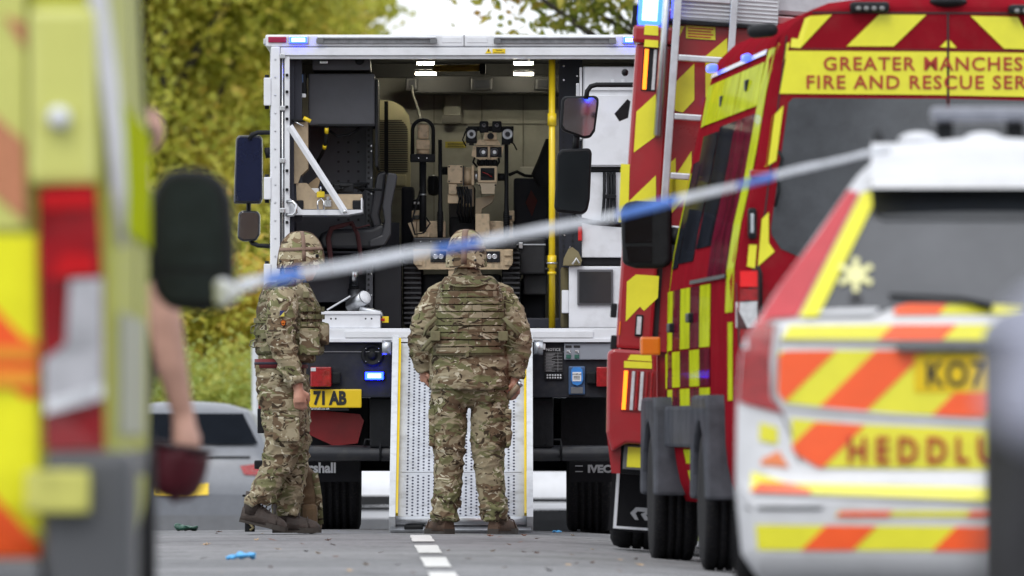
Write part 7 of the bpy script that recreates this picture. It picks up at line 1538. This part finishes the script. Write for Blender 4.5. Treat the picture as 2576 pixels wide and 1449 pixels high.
# green bag lying on the brow beyond the ambulance
gb = on_ground(470, 1336); mb = MB(); rnd = random.Random(9)
for i in range(12): mb.ell(gb+Vector((rnd.uniform(-.06, .06), rnd.uniform(-.05, .05), .016+rnd.uniform(0, .02))), rnd.uniform(.02, .04), .03, rnd.uniform(.012, .02), 10, 8)
tag(part('carrier_bag', fuse(mb, .008, 2, lambda q_, n_: .012*noise.noise(q_*30)), mat('dark_green_plastic', (.02, .075, .05), .35, var=.4, scale=20)), 'crumpled dark green bag on the road beneath the silver car', 'bag')
# fallen leaves
LB = [mat('fallen_leaf_brown', (.13, .065, .038), .8, var=.3, scale=60), mat('fallen_leaf_tan', (.42, .30, .18), .8, var=.25, scale=60), mat('fallen_leaf_rust', (.20, .075, .035), .8, var=.3, scale=60), mat('fallen_leaf_dark', (.03, .015, .012), .8, var=.3, scale=60)]
def leaf_mesh(kind, s, curl, seed):
    rnd = random.Random(seed); vs = []; fs = []
    outline = [(0, -.5), (.16, -.30), (.30, -.12), (.20, .02), (.34, .16), (.16, .22), (.10, .36), (0, .5), (-.10, .36), (-.16, .22), (-.34, .16), (-.20, .02), (-.30, -.12), (-.16, -.30)]
    def z(x, y): return curl*(x*x*2.2+y*y*.8)+rnd.uniform(-.02, .02)
    for x, y in outline: vs.append((x*s, y*s, z(x, y)*s))
    vs.append((0, 0, .01*s)); n = len(outline); fs = [(i, (i+1) % n, n) for i in range(n)]
    vs += [(0.006*s, -.5*s, z(0, -.5)*s), (-.006*s, -.75*s, z(0, -.5)*s*1.1)]; fs.append((0, n+1, n+2))
    me = bpy.data.meshes.new('fallen_leaf'); me.from_pydata(vs, [], fs); me.update(); me.materials.append(LB[kind]); return me
leafm = [[leaf_mesh(k_, 1.0, c_, 5*k_+i) for i, c_ in enumerate((.25, .6, 1.0))] for k_ in range(4)]
spots = [(546, 1344, 3), (552, 1341, 2), (520, 1374, 1), (513, 1407, 3), (660, 1345, 1), (646, 1362, 1), (684, 1360, 2), (760, 1371, 2), (826, 1363, 2), (838, 1373, 0), (700, 1385, 1), (800, 1396, 1), (845, 1403, 0), (770, 1390, 3), (920, 1425, 1), (1000, 1424, 0), (1128, 1388, 1),
         (1232, 1352, 2), (1258, 1353, 2), (1352, 1358, 0), (1318, 1351, 2), (1310, 1366, 2), (1280, 1373, 0), (1240, 1390, 1), (1180, 1408, 1), (1318, 1392, 0), (1350, 1395, 2), (1437, 1398, 0), (1450, 1421, 2), (1490, 1420, 0), (1430, 1424, 1), (1560, 1412, 1), (1600, 1410, 0), (1560, 1440, 2), (1610, 1425, 1), (1440, 1350, 1), (1270, 1430, 1), (880, 1440, 1), (680, 1432, 0), (560, 1442, 1), (1490, 1385, 1), (1380, 1440, 3), (960, 1392, 1), (1040, 1445, 0)]
ORD = 'first second third fourth fifth sixth seventh eighth ninth tenth eleventh twelfth thirteenth fourteenth fifteenth sixteenth seventeenth eighteenth nineteenth twentieth'.split()
KN = ('brown', 'pale tan', 'rust-coloured', 'blackish')
names_ = ('small brown fallen leaf lying on the road', 'small pale tan fallen leaf lying on the road', 'small rust-coloured fallen leaf lying on the road', 'small blackish fallen leaf lying on the road')
for i, (u, v, k_) in enumerate(spots):
    p = on_ground(u, v); o = bpy.data.objects.new('fallen_leaf', leafm[k_][i % 3]); COL.objects.link(o); s = random.uniform(.032, .058)
    o.location = p+Vector((0, 0, .006)); o.rotation_euler = (random.uniform(-.25, .25), random.uniform(-.25, .25), random.uniform(0, 6.28)); o.scale = (s, s, s); tag(o, '%s fallen leaf on the road, %s from the left of the %s ones' % (KN[k_], ORD[sorted(q_[0]+q_[1]*1e-4 for q_ in spots if q_[2] == k_).index(u+v*1e-4)], KN[k_]), 'leaf', 'fallen leaves on the road')
# brick houses behind the photographer, seen only as reflections in mirrors and rear windows
BRICK = mat('red_brick_wall', (.09, .055, .045), .85, var=.2, scale=3, bump=.3); SLATE = mat('slate_roof', (.07, .075, .085), .7, var=.2); FRM = mat('white_window_frame', (.75, .75, .74), .4)
for i, (x, lab) in enumerate(((-13, 'red brick house mirrored in the glass, left one of three'), (-2.5, 'red brick house mirrored in the fire engine mirrors, middle one of three'), (8, 'red brick house mirrored in the van window, right one of three'))):
    y = -22-1.5*i; h = thing('brick_house', lab, 'house', (x, y, -.3), group='brick houses behind the photographer')
    part('wall', MB().box(x-5, x+5, y-8, y, -.4, 6.4), BRICK, h); part('roof', MB().prismx([(y-8.4, 6.41), (y+.4, 6.41), (y-4, 9.4)], x-5.2, x+5.2), SLATE, h)
    part('door', MB().box(x-.5, x+.5, y+.003, y+.06, -.3, 1.9), mat('dark_green_door', (.03, .07, .05), .4), h)
    for wx in (-3.3, 2.9):
        for z0 in (.7, 3.7):
            f = part('window', MB().box(x+wx-1, x+wx+1, y+.004, y+.06, z0, z0+1.5, .02), FRM, h)
            for s in (-.5, .5): part('pane', MB().box(x+wx+s-.42, x+wx+s+.42, y+.0605, y+.066, z0+.12, z0+1.38), GLASS, f)
